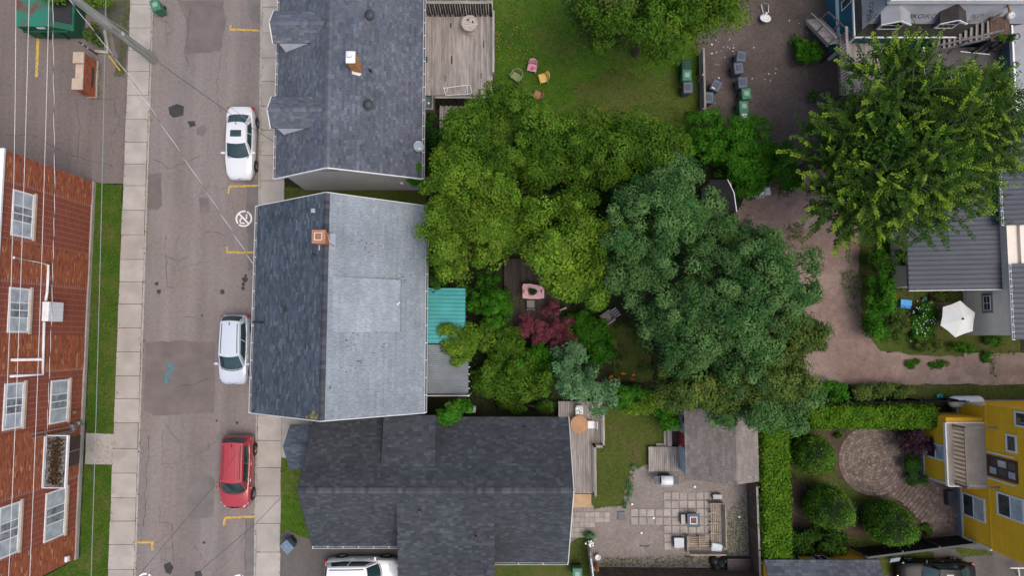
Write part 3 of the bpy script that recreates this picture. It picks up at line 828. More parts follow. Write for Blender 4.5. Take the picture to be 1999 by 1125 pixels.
def no_parking(cx, cy, lb):
    c = P(cx, cy, 0.015); mb = MB(); r = 0.53
    def arc(r0, r1, a0, a1, o=(0, 0)):
        n = max(3, int(abs(a1 - a0) / 9))
        for i in range(n):
            t0, t1 = R(a0 + (a1 - a0) * i / n), R(a0 + (a1 - a0) * (i + 1) / n)
            mb.face([c + Vector((o[0] + k * math.cos(t), o[1] + k * math.sin(t), 0)) for k, t in ((r0, t0), (r1, t0), (r1, t1), (r0, t1))])
    arc(r * .8, r, 78, 220); arc(r * .8, r, 232, 318); arc(r * .8, r, -38, 46); arc(r * .8, r, 50, 66)
    def bar(x0, y0, x1, y1, w):
        a, b = Vector((x0, y0, 0)), Vector((x1, y1, 0)); d = (b - a).normalized(); s = Vector((-d.y, d.x, 0)) * w / 2
        mb.face([c + q + Vector((0, 0, 0.002)) for q in (a - s, b - s, b + s, a + s)])
    bar(-.31, .31, .33, -.33, .11)                       # the slash
    bar(.17, .28, .17, -.02, .085)                       # upright stroke of the worn figure
    arc(.13, .22, 110, 215, (-.06, -.12)); bar(-.22, -.27, .07, -.30, .085)
    tag(mb.build('no_parking_symbol', WPAINT), lb, 'road marking', 'white road symbols')
no_parking(476, 427, 'white circle and slash symbol painted on the street between two yellow marks')
no_parking(283, 1137, 'white ring symbol cut by the bottom edge beside the west pavement')
no_parking(466, 1140, 'white ring symbol cut by the bottom edge near the east pavement')

# lawns, yards, paths
LAWN_W = [(185, 357), (239, 359), (233, 560), (218, 1125), (212, 1300), (60, 1300), (80, 1130), (158, 1088)]
sheet('lawn_west', LAWN_W, 0.03, TURF, 0.09)
sheet('entrance_path', [(168, 846), (222, 848), (218, 908), (166, 907)], 0.062, CONC, 0.015, t=0.05)
sheet('driveway_south', [(547, 1030), (600, 1052), (620, 1060), (830, 1060), (830, 1400), (540, 1400)], 0.02, DRIVE, 0.05)
LAWN_H3 = [(549, 894), (590, 900), (640, 1000), (640, 1060), (600, 1052), (560, 1035), (548, 1045)]
sheet('lawn_corner', LAWN_H3, 0.035, TURFB, 0.05)
sheet('porch_path', [(545, 806), (625, 812), (600, 900), (549, 896)], 0.030, CONC2, 0.02)
LAWN_N = [(955, -500), (1380, -500), (1360, 230), (1330, 300), (1000, 300), (950, 200)]
sheet('lawn_north', LAWN_N, 0.012, TURFB, 0.15)
sheet('worn_lawn_patch', [(1115, 165), (1180, 140), (1260, 150), (1320, 140), (1345, 200), (1320, 250), (1230, 240), (1150, 230)], 0.016, TURFD, 0.35)
sheet('worn_lawn_patch', [(965, 60), (1000, 40), (1020, 75), (985, 100)], 0.016, TURF, 0.25)
for y_ in (430, 560, 700, 960, 1040): sheet('worn_lawn_patch', [(200 - y_ * .018, y_), (222 - y_ * .018, y_ + 8), (216 - y_ * .018, y_ + 44), (196 - y_ * .018, y_ + 36)], 0.034, TURFD, 0.16, step=.3)
sheet('gravel_yard', [(1362, -500), (1640, -500), (1660, 190), (1600, 300), (1540, 330), (1400, 260), (1362, 225)], 0.018, GRAVD, 0.15)
sheet('gravel_drive', [(1430, 420), (1455, 388), (1520, 345), (1600, 330), (1680, 420), (1690, 560), (1694, 650), (1730, 690), (1800, 690), (1870, 694), (2400, 690), (2400, 754), (1760, 752), (1580, 752), (1540, 600), (1480, 500)], 0.016, GRAVR, 0.12)
sheet('garden_bed_east', [(1675, 470), (1740, 440), (1900, 560), (1995, 660), (1995, 690), (1870, 696), (1790, 694), (1720, 684), (1685, 640)], 0.022, TURFD, 0.12)
LAWN_E = [(1755, 752), (2300, 752), (2300, 800), (1755, 790)]
sheet('lawn_east', LAWN_E, 0.024, TURFD, 0.06)
LAWN_S = [(1150, 795), (1300, 795), (1300, 890), (1270, 905), (1232, 920), (1220, 960), (1215, 990), (1160, 993), (1150, 970)]
sheet('pea_gravel_yard', [(1100, 900), (1480, 900), (1490, 1115), (1100, 1115)], 0.010, GRAVP, 0.1)
sheet('lawn_south', LAWN_S, 0.024, TURFD, 0.08)
sheet('side_yard_south', [(960, 1085), (1112, 1060), (1150, 1040), (1156, 1300), (960, 1300)], 0.014, TURFD, 0.1)
sheet('back_garden_lawn', [(1185, 625), (1270, 650), (1275, 745), (1200, 745)], 0.010, TURFD, 0.15)
sheet('mulch_garden', [(1500, 800), (1830, 800), (1880, 930), (1900, 1060), (1650, 1095), (1500, 1095)], 0.010, MULCH, 0.1)
sheet('path_bed', [(1745, 930), (1790, 940), (1865, 925), (1870, 1045), (1818, 1046), (1800, 1010), (1770, 985), (1735, 970)], 0.014, MAT('path_sand', (.13, .10, .082), .95, .2, 3, 40), 0.03)
LAWN_Y1 = [(1540, 840), (1600, 870), (1640, 935), (1690, 965), (1740, 985), (1770, 1020), (1700, 1005), (1640, 960), (1560, 940), (1530, 900)]
LAWN_Y2 = [(1655, 1050), (1720, 1055), (1780, 1075), (1660, 1075)]
for q in (LAWN_Y1, LAWN_Y2): sheet('garden_turf', q, 0.016, TURFD, 0.08)
sheet('driveway_east', [(1715, 1072), (1860, 1072), (1900, 1062), (2060, 1100), (2300, 1100), (2300, 1400), (1715, 1400)], 0.02, DRIVE, 0.06)
LAWN_Q = [(1712, 1082), (1800, 1073), (1822, 1080), (1824, 1100), (1730, 1125), (1712, 1140)]
sheet('lawn_strip_east', LAWN_Q, 0.028, TURFD, 0.05)
LAWN_Q2 = [(1860, 1066), (1925, 1076), (1940, 1084), (1880, 1088)]
sheet('lawn_patch_east', LAWN_Q2, 0.028, TURFD, 0.04)
sheet('side_strip_north', [(550, 365), (830, 368), (830, 410), (550, 410)], 0.014, TURFD, 0.08)
sheet('concrete_pad', [(1880, 688), (1935, 690), (1930, 720), (1885, 716)], 0.034, MAT('dusty_slab', (.215, .165, .142), .95, .16, 1.5, 40), 0.03)
sheet('concrete_pad', [(1942, 690), (2080, 688), (2080, 733), (1940, 733)], 0.034, MAT('dusty_slab', (.215, .165, .142), .95, .16, 1.5, 40), 0.03)
sheet('concrete_pad', [(1886, 719), (1932, 723), (1932, 735), (1890, 733)], 0.034, MAT('dusty_slab', (.215, .165, .142), .95, .16, 1.5, 40), 0.02)

grass('west_lawn_grass', 'short bright green grass along the brick building', [LAWN_W], 200, 0.10, [(0.045, 0.105, 0.008), (0.09, 0.15, 0.014)], 0.03)
grass('corner_lawn_grass', 'green grass on the corner lawn beside the dark slate house', [LAWN_H3], 260, 0.09, [(0.05, 0.10, 0.008), (0.10, 0.14, 0.016)], 0.035)
grass('north_lawn_grass', 'lush green grass around the garden chairs', [LAWN_N], 170, 0.12, [(0.04, 0.105, 0.008), (0.09, 0.155, 0.014)], 0.012)
grass('south_lawn_grass', 'patchy green grass beside the shed deck', [LAWN_S], 170, 0.10, [(0.06, 0.10, 0.014), (0.12, 0.15, 0.026)], 0.024)
grass('east_lawn_grass', 'thin grass beside the propane tank and yellow house', [LAWN_E, LAWN_Y1, LAWN_Y2, LAWN_Q, LAWN_Q2], 120, 0.09, [(0.05, 0.068, 0.018), (0.085, 0.09, 0.03)], 0.024)
grass('verge_grass', 'weedy grass tufts beside the west pavement and utility pole', [[(240, 0), (256, 0), (250, 60), (243, 120), (247, 148), (230, 150), (236, 80)], [(205, 60), (216, 62), (216, 108), (208, 100)], [(205, 0), (250, 0), (245, 10), (210, 20)], [(186, 120), (198, 122), (197, 192), (180, 194)], [(1420, 1000), (1455, 960), (1460, 1080), (1410, 1085)], [(1180, 1090), (1400, 1085), (1400, 1106), (1170, 1106)], [(552, 366), (590, 366), (580, 386), (556, 386)], [(1118, 1060), (1148, 1045), (1150, 1125), (1118, 1125)]], 190, 0.11, [(0.05, 0.10, 0.016), (0.11, 0.14, 0.03)], 0.02)
grass('kerb_weeds', 'sparse weeds and dry grass along the kerbs and pavement joints', [[(294, 0), (301, 0), (267, 1125), (259, 1125)], [(254, 150), (246, 150), (236, 358), (244, 358)], [(239, 358), (245, 358), (216, 1125), (210, 1125)], [(510, 0), (516, 0), (503, 1125), (497, 1125)], [(545, 900), (552, 900), (550, 1125), (544, 1125)]], 26, 0.09, [(0.05, 0.08, 0.016), (0.12, 0.11, 0.04)], 0.09)
grass('drive_weeds', 'low green weeds growing in the reddish gravel drive', [[(1640, 530), (1665, 525), (1690, 560), (1670, 590), (1645, 570)], [(1650, 590), (1670, 595), (1672, 612), (1655, 600)], [(1530, 445), (1570, 430), (1565, 470), (1535, 470)], [(1932, 690), (1942, 690), (1944, 735), (1934, 735)], [(1880, 688), (2000, 684), (2000, 690), (1880, 694)], [(1495, 340), (1545, 350), (1540, 385), (1500, 380)], [(1222, 930), (1240, 905), (1236, 960), (1224, 990)]], 240, 0.16, [(0.045, 0.095, 0.018), (0.09, 0.14, 0.03)], 0.02)
# ================================================================== brick building on the west side
BA, BB = P(150, 1090), P(185, 357)        # east wall foot, south -> north: outside on the right hand
BH = 7.8
bd = (BB - BA).normalized(); bo = Vector((bd.y, -bd.x, 0)); BL = (BB - BA).length
bld = thing('brick_building', 'two storey red brick building with white framed windows along the west pavement', 'building', ((BA + BB) / 2) - bo * 6)
fw = [BA, BB, BB - bo * 12, BA - bo * 12]
core = MB(); core.slab([Vector((p.x, p.y, BH - 0.05)) for p in fw][::1], BH)
core.build('wall', MORTAR, bld)
MB().slab([Vector((p.x, p.y, BH)) for p in fw], 0.045).build('flat_roof', MAT('grey_roof_membrane', (0.2, 0.2, 0.2), 0.9), bld)
def wp(s, z, k): return Vector((BA.x, BA.y, 0)) + bd * s + bo * k + Vector((0, 0, z))
def wbox(mb, s0, s1, z0, z1, k0, k1, col=None):
    mb.mesh([wp(s0, z0, k0), wp(s1, z0, k0), wp(s1, z1, k0), wp(s0, z1, k0), wp(s0, z0, k1), wp(s1, z0, k1), wp(s1, z1, k1), wp(s0, z1, k1)],
            [(0, 3, 2, 1), (4, 5, 6, 7), (0, 1, 5, 4), (1, 2, 6, 5), (2, 3, 7, 6), (3, 0, 4, 7)], col)
cp = MB(); wbox(cp, -0.05, BL + 0.05, BH, BH + 0.12, -0.3, 0.10); wbox(cp, -0.06, 0.3, BH, BH + 0.12, -12, -0.3); wbox(cp, BL - 0.3, BL + 0.06, BH, BH + 0.12, -12, -0.3)
cp.build('coping', WHITE, bld)
ft = MB(); wbox(ft, -0.03, BL + 0.03, 0, 0.28, 0.0, 0.10); ft.build('foundation', CONC2, bld)
def wrect(px0, py0, px1, py1):
    xm, ym_ = (px0 + px1) / 2, (py0 + py1) / 2
    s0 = PW(xm, py1, BA, BB)[0]; s1 = PW(xm, py0, BA, BB)[0]; z0 = PW(px1, ym_, BA, BB)[1]; z1 = PW(px0, ym_, BA, BB)[1]
    return s0, s1, z0, z1
WINS = [wrect(*q) for q in ((22, 374, 64, 464), (15, 562, 56, 650), (6, 748, 44, 838), (-4, 986, 36, 1086), (97, 742, 132, 826), (87, 958, 126, 1052))]
DOOR = wrect(142, 850, 164, 906)[:3] + (2.5,)
# upright bays of stack-bonded plain brick under and over the windows
bays = []
for s0, s1, z0, z1 in WINS[:4]: bays.append((s0 - 0.25, s1 + 0.45))
BRK = [(0.37, 0.112, 0.054), (0.34, 0.10, 0.048), (0.40, 0.128, 0.058), (0.31, 0.086, 0.045), (0.37, 0.116, 0.056)]
ODD = [(0.50, 0.24, 0.10), (0.46, 0.20, 0.08), (0.18, 0.07, 0.045), (0.52, 0.28, 0.13), (0.22, 0.075, 0.05)]
BAYC = [(0.29, 0.078, 0.047), (0.30, 0.083, 0.05), (0.27, 0.072, 0.044)]
bk = MB(); ch, bl = 0.10, 0.30
row = 0; z = 0.29
while z < BH - 0.02:
    s = 0.0; off = 0.15 if row % 2 else 0.0
    s = -off
    while s < BL:
        mid = s + bl / 2
        inbay = any(a <= mid <= b for a, b in bays)
        a, b = max(0, s), min(BL, s + bl - 0.016)
        if inbay:   # stack bond: snap to a regular pitch
            k = math.floor(mid / 0.33); a, b = k * 0.33, k * 0.33 + 0.298
            if b <= s: a += 0.33; b += 0.33
        hole = any(w[0] - 0.02 < mid < w[1] + 0.02 and w[2] < z + ch / 2 < w[3] for w in WINS) or (DOOR[0] < mid < DOOR[1] and z < DOOR[3])
        if not hole and b - a > 0.03:
            c = vary(random.choice(BAYC), 0, 0.09) if inbay else vary(random.choice(ODD) if random.random() < 0.09 else random.choice(BRK), 0, 0.16)
            k1 = 0.006 if inbay else 0.028 + random.random() * 0.008
            bk.mesh([wp(a, z, 0), wp(b, z, 0), wp(b, z + ch - .014, 0), wp(a, z + ch - .014, 0), wp(a, z, k1), wp(b, z, k1), wp(b, z + ch - .014, k1), wp(a, z + ch - .014, k1)],
                    [(4, 5, 6, 7), (0, 1, 5, 4), (1, 2, 6, 5), (2, 3, 7, 6), (3, 0, 4, 7)], c)
        s += 0.33 if inbay else bl
    z += ch; row += 1
bk.build('bricks', BRICK, bld, kind='stuff')
for (s0, s1, z0, z1) in WINS:
    w = window(bld, BA, BB, s0, s1, z0, z1, WHITE, (3, 1), [CURT, MAT('half_curtained_window', (.22, .25, .27), .2, .5, 2.5, 0, spec=.7), CURT], STONE, depth=0.06, fw=0.10)
    m = MB(); third = (s1 - s0) / 3
    wbox(m, s0 + third * 1.46, s0 + third * 1.54, z0 + .07, z1 - .07, 0.014, 0.05); m.build('mullion', WHITE, w)
# entrance: dark door and leaf-filled canopy tray
d = MB(); wbox(d, DOOR[0], DOOR[1], 0.1, DOOR[3], 0.0, 0.05); dr = d.build('door', MAT('brown_metal_door', (0.075, 0.05, 0.042), 0.5, 0.1, 4, 0), bld)
d = MB(); sm = (DOOR[0] + DOOR[1]) / 2; wbox(d, sm - .02, sm + .02, 0.12, DOOR[3] - .03, 0.05, 0.058); d.build('door_joint', STEEL, dr)
cs0, cs1, cz0, cz1 = wrect(94, 852, 140, 940)
zc = 3.4; s0 = PW(110, 940, BA, BB)[0] - .1; s1 = PW(110, 850, BA, BB)[0] + .1
can = MB(); wbox(can, s0, s1, zc, zc + .06, 0.04, 1.35); tray = can.build('canopy', MAT('grey_canopy_tray', (0.16, 0.155, 0.15), 0.7, 0.2, 3, 20), bld)
m = MB(); wbox(m, s0, s1, zc, zc + .17, 1.30, 1.38); wbox(m, s0 - .04, s0, zc, zc + .15, 0.04, 1.38); wbox(m, s1, s1 + .04, zc, zc + .15, 0.04, 1.38); wbox(m, s0, s1, zc + .05, zc + .2, 0.03, .09); m.build('canopy_edge', WHITE, tray)
n = 900
lp = np.array([wp(random.uniform(s0 + .15, s1 - .12), zc + .065 + random.random() * .05, random.gauss(.68, .20)) for _ in range(n)])
put('dead_leaves', leaf_mesh('dead_leaves', lp - np.array(ROOT[bld.name]), rng.normal(size=(n, 3)) * .4 + np.array([0, 0, 1]), rng.normal(size=(n, 3)), .12, .08, np.array([.06, .035, .02]) * (0.5 + 1.3 * rng.random((n, 1)))), LEAF, tray)['kind'] = 'stuff'
# wall cabinet and white conduits
def wpt(px, py, k=0.09):
    s, z = PW(px, py, BA, BB); return wp(s, z, k)
cab = thing('wall_cabinet', 'white metal cabinet unit mounted on the brick wall between conduits', 'cabinet', wpt(96, 607, 0))
s0, s1, z0, z1 = wrect(80, 590, 110, 628)
m = MB(); wbox(m, s0, s1, z0, z1, 0.04, 0.42); m.build('housing', WHITE, cab, bevel=.03)
m = MB()
for i in range(5): wbox(m, s0 + .12 + i * (s1 - s0 - .24) / 4 - .02, s0 + .12 + i * (s1 - s0 - .24) / 4 + .02, z0 + .1, z1 - .1, .42, .43)
m.build('louvre', WHITE2, cab, kind='stuff')
for lb, pts in (('white bent conduit above the wall cabinet on the brick wall', [(24, 503), (92, 516), (89, 570), (86, 588)]),
                ('white conduit running down from the wall cabinet to two branches', [(83, 629), (80, 732), (17, 735)]),
                ('short white branch conduit on the brick wall below the cabinet', [(80, 702), (19, 703)])):
    single('conduit', lb, 'pipe', MB().tube([wpt(x, y) for x, y in pts], 0.075, 8), WHITE, wpt(*pts[0]), True)
mt = thing('electric_meter_riser', 'grey service conduits and meter boxes beside the entrance canopy', 'conduit', wpt(150, 838, 0))
for i, pts in enumerate(([(58, 848), (120, 836), (160, 829)], [(58, 856), (128, 843), (140, 839)], [(102, 850), (128, 846), (140, 843)])):
    MB().tube([wpt(x, y, .13 + .02 * i) for x, y in pts], .035, 6).build('conduit', STEEL, mt, smooth=True)
for px, py in ((137, 832), (139, 838), (150, 826)):
    q = wpt(px, py, .12); MB().box(q, (.22, .2, .3)).build('meter_box', STEEL, mt, bevel=.02)
lt = MB(); s, z = PW(127, 1092, BA, BB); wbox(lt, s - .16, s + .16, z - .13, z + .13, .04, .2)
single('wall_light', 'small white box light at the south end of the brick wall', 'light', lt, WHITE, wp(s, z, .04), bevel=.02)
lt = MB(); s, z = PW(142, 805, BA, BB); lt.lathe(wp(s, z - .1, .12), [(.1, 0), (.13, .08), (.09, .2)], 12)
single('wall_lamp', 'small round brown lamp on the brick wall under the lower window', 'light', lt, MAT('brown_lamp', (.2, .11, .08), .5), wp(s, z, .12))

# ================================================================== pole, wires
pb = P(302, 118)
pole = thing('utility_pole', 'tall grey wooden utility pole leaning into view beside the west pavement', 'pole', pb)
MB().tube([pb + Vector((0, 0, -.1)), pb + Vector((0, 0, 5.5)), pb + Vector((0, 0, 11.6))], [.26, .235, .19], 14).build('shaft', MAT('grey_pole_wood', (.34, .34, .30), .9, .2, 1.5, 14, .3, 30, stretch=(5, 5, .4)), pole, smooth=True)
MB().bx(pb.x - 1.3, pb.x + 1.3, pb.y - .17, pb.y - .29, 10.7, 10.82).build('crossarm', WOODG, pole)
for dx in (-1.2, -.45, .9): MB().lathe((pb.x + dx, pb.y - .23, 10.82), [(.05, 0), (.07, .05), (.05, .1), (.06, .15)], 10).build('insulator', STEEL, pole)
MB().bx(pb.x + .1, pb.x + .24, pb.y - .12, pb.y + .06, 3.9, 4.15).build('cable_box', WHITE, pole)
MB().tube([pb + Vector((.17, -.12, 0)), pb + Vector((.15, -.1, 5))], .03, 6).build('riser', WHITE2, pole)
WIRE = MAT('pale_cable', (.62, .60, .58), .5, .1, 2, 0)
WIRED = MAT('dark_cable', (.05, .05, .055), .6, .1, 2, 0)
WIREG = MAT('grey_green_cable', (.22, .27, .26), .6, .1, 2, 0)
def wire(lb, pts, r, mat, sag=0.25, n=14, twist=False):
    out = []
    for a, b in zip(pts, pts[1:]):
        for i in range(n): 
            t = i / n; q = a.lerp(b, t); q.z -= sag * 4 * t * (1 - t); out.append(q)
    out.append(pts[-1])
    w = MB()
    if not twist:
        w.tube(out, r, 6)
        return single('power_line', lb, 'cable', w, mat, out[0], True, 'overhead cables')
    t = thing('service_cable', lb, 'cable', out[0], group='overhead cables')
    for k, m in ((0, WIRE), (math.pi, WIRED)):
        fine = []
        L = sum((b - a).length for a, b in zip(out, out[1:])); steps = int(L / .16)
        for i in range(steps + 1):
            u = i / steps * (len(out) - 1); j = min(int(u), len(out) - 2); q = out[j].lerp(out[j + 1], u - j)
            ph = i * .62 + k; d = (out[j + 1] - out[j]).normalized(); sx = d.cross(Vector((0, 0, 1))).normalized(); up = sx.cross(d)
            fine.append(q + (sx * math.cos(ph) + up * math.sin(ph)) * r * .9)
        MB().tube(fine, r, 5).build('strand', m, t, smooth=True)
    return t
def far(px0, py0, px1, py1, z):
    a, b = P(px0, py0, z), P(px1, py1, z); d = b - a
    return [a - d * .35, b + d * .25]
wire('outermost white overhead wire at the far left of the picture', far(26, 0, 14, 660, 10.9), .013, WIRE)
wire('second white overhead wire from the left over the brick wall', far(52, 0, 14, 1100, 10.9), .013, WIRE)
wire('third white overhead wire from the left over the conduits', far(91, 0, 55, 1110, 10.0), .013, WIRE)
wire('thin dark green telecom cable hanging low over the west lawn', far(203, 0, 175, 1125, 5.6), .020, WIREG)
wire('twisted service cable running down to the brick building canopy', [P(102, -90, 9.2), P(107, 380, 8.2), P(100, 640, 6.6), P(88, 935, 3.2)], .013, WIRE, 0, twist=True)
wire('twisted service cable crossing the street to the light and dark roofed house', [pb + Vector((0, 0, 9.3)), P(250, 145, 8.3), P(407, 380, 6.4), P(497, 520, 4.9)], .013, WIRE, 0, twist=True)
wire('thin pale cable crossing the street to the north house', [pb + Vector((0, 0, 8.8)), P(297, 91, 7.2), P(443, 203, 5.6), P(533, 274, 4.7)], .010, WIREG, 0)
wire('thin dark cable from the pole passing over the white saloon boot', [pb + Vector((0, 0, 5.0)), P(335, 140, 5.2), P(440, 215, 4.9), P(533, 276, 4.6)], .014, WIRED, 0)
wire('dark cable running from the pole across the red car to the south corner', [P(270, 1125, 5.6), P(430, 935, 6), P(460, 888, 6)], .012, WIRED, 0)
wire('black cable slanting across the street by the grey bin', [P(380, 1125, 5.2), P(500, 1022, 5), P(560, 960, 4.4), P(588, 935, 4)], .012, WIRED, 0)

# ================================================================== dumpster, planter, brick sign
x0, x1, y0, y1 = RECT(74, -18, 168, 76, 0.0)
db = Vector(((x0 + x1) / 2, (y0 + y1) / 2, 0))
dm = thing('dumpster', 'big dark green metal dumpster with rust stained lid at the lot edge', 'dumpster', db)
DG = MAT('dumpster_green', (.012, .10, .055), .5, .25, 1.5, 20)
DLID = MAT('rust_stained_green_lid', (.03, .22, .15), .6, .2, .9, 12, col2=(.13, .06, .045), stops=(.46, .62))
hx, hy = (x1 - x0) / 2, (y1 - y0) / 2
m = MB(); hgt = 1.85
m.mesh([db + Vector(q) for q in ((-hx, -hy, .1), (hx, -hy, .1), (hx, hy, .1), (-hx, hy, .1), (-hx, -hy, hgt), (hx * .30, -hy, hgt), (hx, -hy, 1.15), (hx, hy, 1.15), (hx * .30, hy, hgt), (-hx, hy, hgt))],
       [(3, 2, 1, 0), (0, 1, 6, 5, 4), (1, 2, 7, 6), (2, 3, 9, 8, 7), (3, 0, 4, 9), (5, 6, 7, 8), (4, 5, 8, 9)])
m.build('body', DG, dm, bevel=.02)
m = MB(); m.slab([db + Vector(q) for q in ((-hx - .04, -hy - .03, hgt + .04), (hx * .30, -hy - .03, hgt + .04), (hx * .30, hy + .03, hgt + .04), (-hx - .04, hy + .03, hgt + .04))], .035); m.build('lid', DLID, dm, bevel=.01)
m = MB(); a, b, c_, d_ = [db + Vector(q) for q in ((hx * .38, -hy * .75, hgt - .03), (hx * .92, -hy * .75, 1.26), (hx * .92, hy * .6, 1.26), (hx * .38, hy * .6, hgt - .03))]
m.slab([p + Vector((.02, 0, .03)) for p in (a, b, c_, d_)], .02); m.build('side_hatch', BLACK, dm)
for k in (-.4, .4):
    m = MB(); m.beam(db + Vector((k * hx, -hy - .06, .2)), db + Vector((k * hx, -hy - .06, 1.3)), .10, .10); m.build('rib', DG, dm)
m = MB(); m.beam(db + Vector((-hx, -hy - .05, 1.2)), db + Vector((hx * .8, -hy - .05, 1.2)), .10, .10); m.build('lift_rail', DG, dm)
m = MB(); m.box(db + Vector((-hx * .1, -hy - .02, 1.62)), (.5, .03, .2)); m.build('notice', WHITE, dm)
# brick sign wall
sgn = thing('brick_sign_wall', 'small red brick sign wall with two tan stone caps on the lot', 'sign', P(176, 160))
a, b = P(192, 122), P(188, 190); h = 1.45
cx = (a.x + b.x) / 2; yn, ys = a.y, b.y
fm = MB(); fm.bx(cx - .55, cx + .08, ys - .06, yn + .06, 0, .14); fm.build('footing', CONC2, sgn)
wm = MB(); wm.bx(cx - .47, cx - .03, ys + .02, yn - .02, .14, h - .08); wm.bx(cx - .56, cx, yn - .62, yn, .14, h); wm.bx(cx - .56, cx, ys, ys + .62, .14, h)
wm.build('brickwork_core', MORTAR, sgn)
bb = MB(); z = .15; r_ = 0
while z < h - .09:
    for s0, s1, k in ((ys, ys + .62, .0), (ys + .64, yn - .64, -.03), (yn - .62, yn, .0)):
        y = s0 - (.11 if r_ % 2 else 0)
        while y < s1:
            ya, yb = max(s0, y), min(s1, y + .21)
            if yb - ya > .03: bb.bx(cx + k, cx + k + .012, ya, yb, z, z + .075, vary(random.choice(BRK), 0, .2))
            y += .225
    for x in (0, .2, .4): bb.bx(cx - .56 + x + .01, cx - .56 + x + .19, ys - .012, ys, z, z + .075, vary(random.choice(BRK), 0, .2))
    z += .09; r_ += 1
bb.build('bricks', BRICK, sgn, kind='stuff')
for ya, yb in ((yn - .67, yn + .05), (ys - .05, ys + .67)):
    m = MB(); m.bx(cx - .62, cx + .06, ya, yb, h, h + .12); m.build('cap_stone', STONE, sgn, bevel=.02)
m = MB(); m.bx(cx - .5, cx - .0, ys + .68, yn - .68, h - .08, h - .0); m.build('coping_stone', STONE, sgn, bevel=.015)
m = MB(); m.bx(cx - .018, cx + .03, ys + .5, yn - .5, .45, .62); m.build('name_strip', CHAR, sgn)
# planter bed and post by the pole
pl = thing('kerbed_planter', 'low concrete kerbed planting bed behind the dumpster', 'planter', P(200, 90))
for q in (((205, 60), (212, 100)), ((186, 100), (212, 103))):
    MB().beam(P(*q[0], .09), P(*q[1], .09), .16, .2).build('kerb', CONC2, pl)
plant('dark_bush', 'dark leafy bush with brown seed heads beside the dumpster', 'bush', [(186, 72, .7, 14, 24, .6)], 'olive', 60, 26, .13, .16, trunk=.03)
plant('roadside_shrub', 'yellow green shrub top behind the dumpster at the top edge', 'bush', [(116, -12, 2.2, 34, 14, .5), (190, 0, 1.6, 30, 14, .5)], 'yellow', 120, 26, .13, .2, trunk=.04)
mp = MB(); q = P(190, 106); mp.tube([q, q + Vector((0, 0, 1.9))], .05, 10); ps = thing('bollard_post', 'thin dark metal post with white bands beside the planter', 'post', q)
mp.build('post', CHAR, ps)
for zz in (1.0, 1.5): MB().lathe(q + Vector((0, 0, zz)), [(.056, 0), (.056, .09)], 12).build('band', WHITE, ps)
single('guy_guard', 'slim yellow guy wire guard standing in the verge grass', 'guard', MB().tube([P(234, 137, 0), P(212, 108, 1.6)], .045, 8), MAT('safety_yellow', (.55, .36, .03), .5), P(234, 137), True)
# ================================================================== north house: blue-grey shingles, two gabled dormers
C_H1 = [(.125, .138, .172), (.105, .118, .15), (.155, .167, .198), (.13, .137, .16), (.112, .13, .168)]
SIDW = MAT('pale_grey_siding', (.50, .50, .49), .6, .05, 2, 0, attr=True)
UNDER = MAT('roof_underlay', (.04, .042, .048), .95)
def ext(a, b, k): return a + (b - a) * k
EZ, RZ = 4.6, 7.2
e1, e2, rs = P(537, 351, EZ), P(823, 346, EZ), P(636, 327, RZ)
n1, n2, rn = P(546, 0, EZ), P(827, 0, EZ), P(645, 0, RZ)
n1, n2, rn = ext(e1, n1, 1.45), ext(e2, n2, 1.45), ext(rs, rn, 1.45)
xa, xb = (e1.x + n1.x) / 2, (e2.x + n2.x) / 2; xr = (rs.x + rn.x) / 2
ysE = (e1.y + e2.y) / 2 ; yn_ = n1.y
e1, e2, rs = Vector((xa, ysE, EZ)), Vector((xb, ysE, EZ)), Vector((xr, ysE, RZ))
n1, n2, rn = Vector((xa, yn_, EZ)), Vector((xb, yn_, EZ)), Vector((xr, yn_, RZ))
h1 = thing('north_house', 'pale sided house with blue grey shingle roof and two street dormers', 'house', ((xa + xb) / 2, (ysE + yn_) / 2, 0))
ov = .32
wx0, wx1, wy0, wy1 = xa + .38, xb - .38, ysE + .30, yn_ - .3
ml, mr = (RZ - EZ) / (xr - xa), (RZ - EZ) / (xb - xr)
def h1z(x): return (EZ + (x - xa) * ml if x < xr else EZ + (xb - x) * mr)
m = MB()
pr = [(wx0, .0), (wx1, .0), (wx1, h1z(wx1) - .14), (xr, RZ - .16), (wx0, h1z(wx0) - .14)]
m.mesh([(x, wy0, z) for x, z in pr] + [(x, wy1, z) for x, z in pr], [(0, 1, 2, 3, 4), (9, 8, 7, 6, 5)] + [(i, i + 5, (i + 1) % 5 + 5, (i + 1) % 5) for i in range(5)])
m.build('wall', MAT('grey_wall_base', (.42, .42, .41), .7), h1)
clap(h1, 'siding', (wx0, wy0, 0), (wx1, wy0, 0), .25, lambda u: h1z(wx0 + u * (wx1 - wx0)) - .16, SIDW)
for nm, A, B, C, D in (('roof_slope', e1, rs, rn, n1), ('roof_slope', rs, e2, n2, rn)):
    MB().slab([A, B, C, D], .12).build(nm, UNDER, h1)
sh = MB()
shingles(sh, n1, e1, rs, rn, C_H1, .145, .27, .15); shingles(sh, e2, n2, rn, rs, C_H1, .145, .27, .15)
ridge_caps(sh, rs, rn, [(.14, .15, .18), (.16, .17, .20)])
sh.build('shingles', SHIN, h1, kind='stuff')
for a, b in ((e1, rs), (rs, e2)):
    MB().beam(a + Vector((0, -.03, -.05)), b + Vector((0, -.03, -.05)), .05, .17).build('bargeboard', WHITE, h1)
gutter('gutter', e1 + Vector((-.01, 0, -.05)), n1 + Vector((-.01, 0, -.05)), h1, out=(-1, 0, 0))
gutter('gutter', e2 + Vector((.01, 0, -.05)), n2 + Vector((.01, 0, -.05)), h1, out=(1, 0, 0), hang=.75)
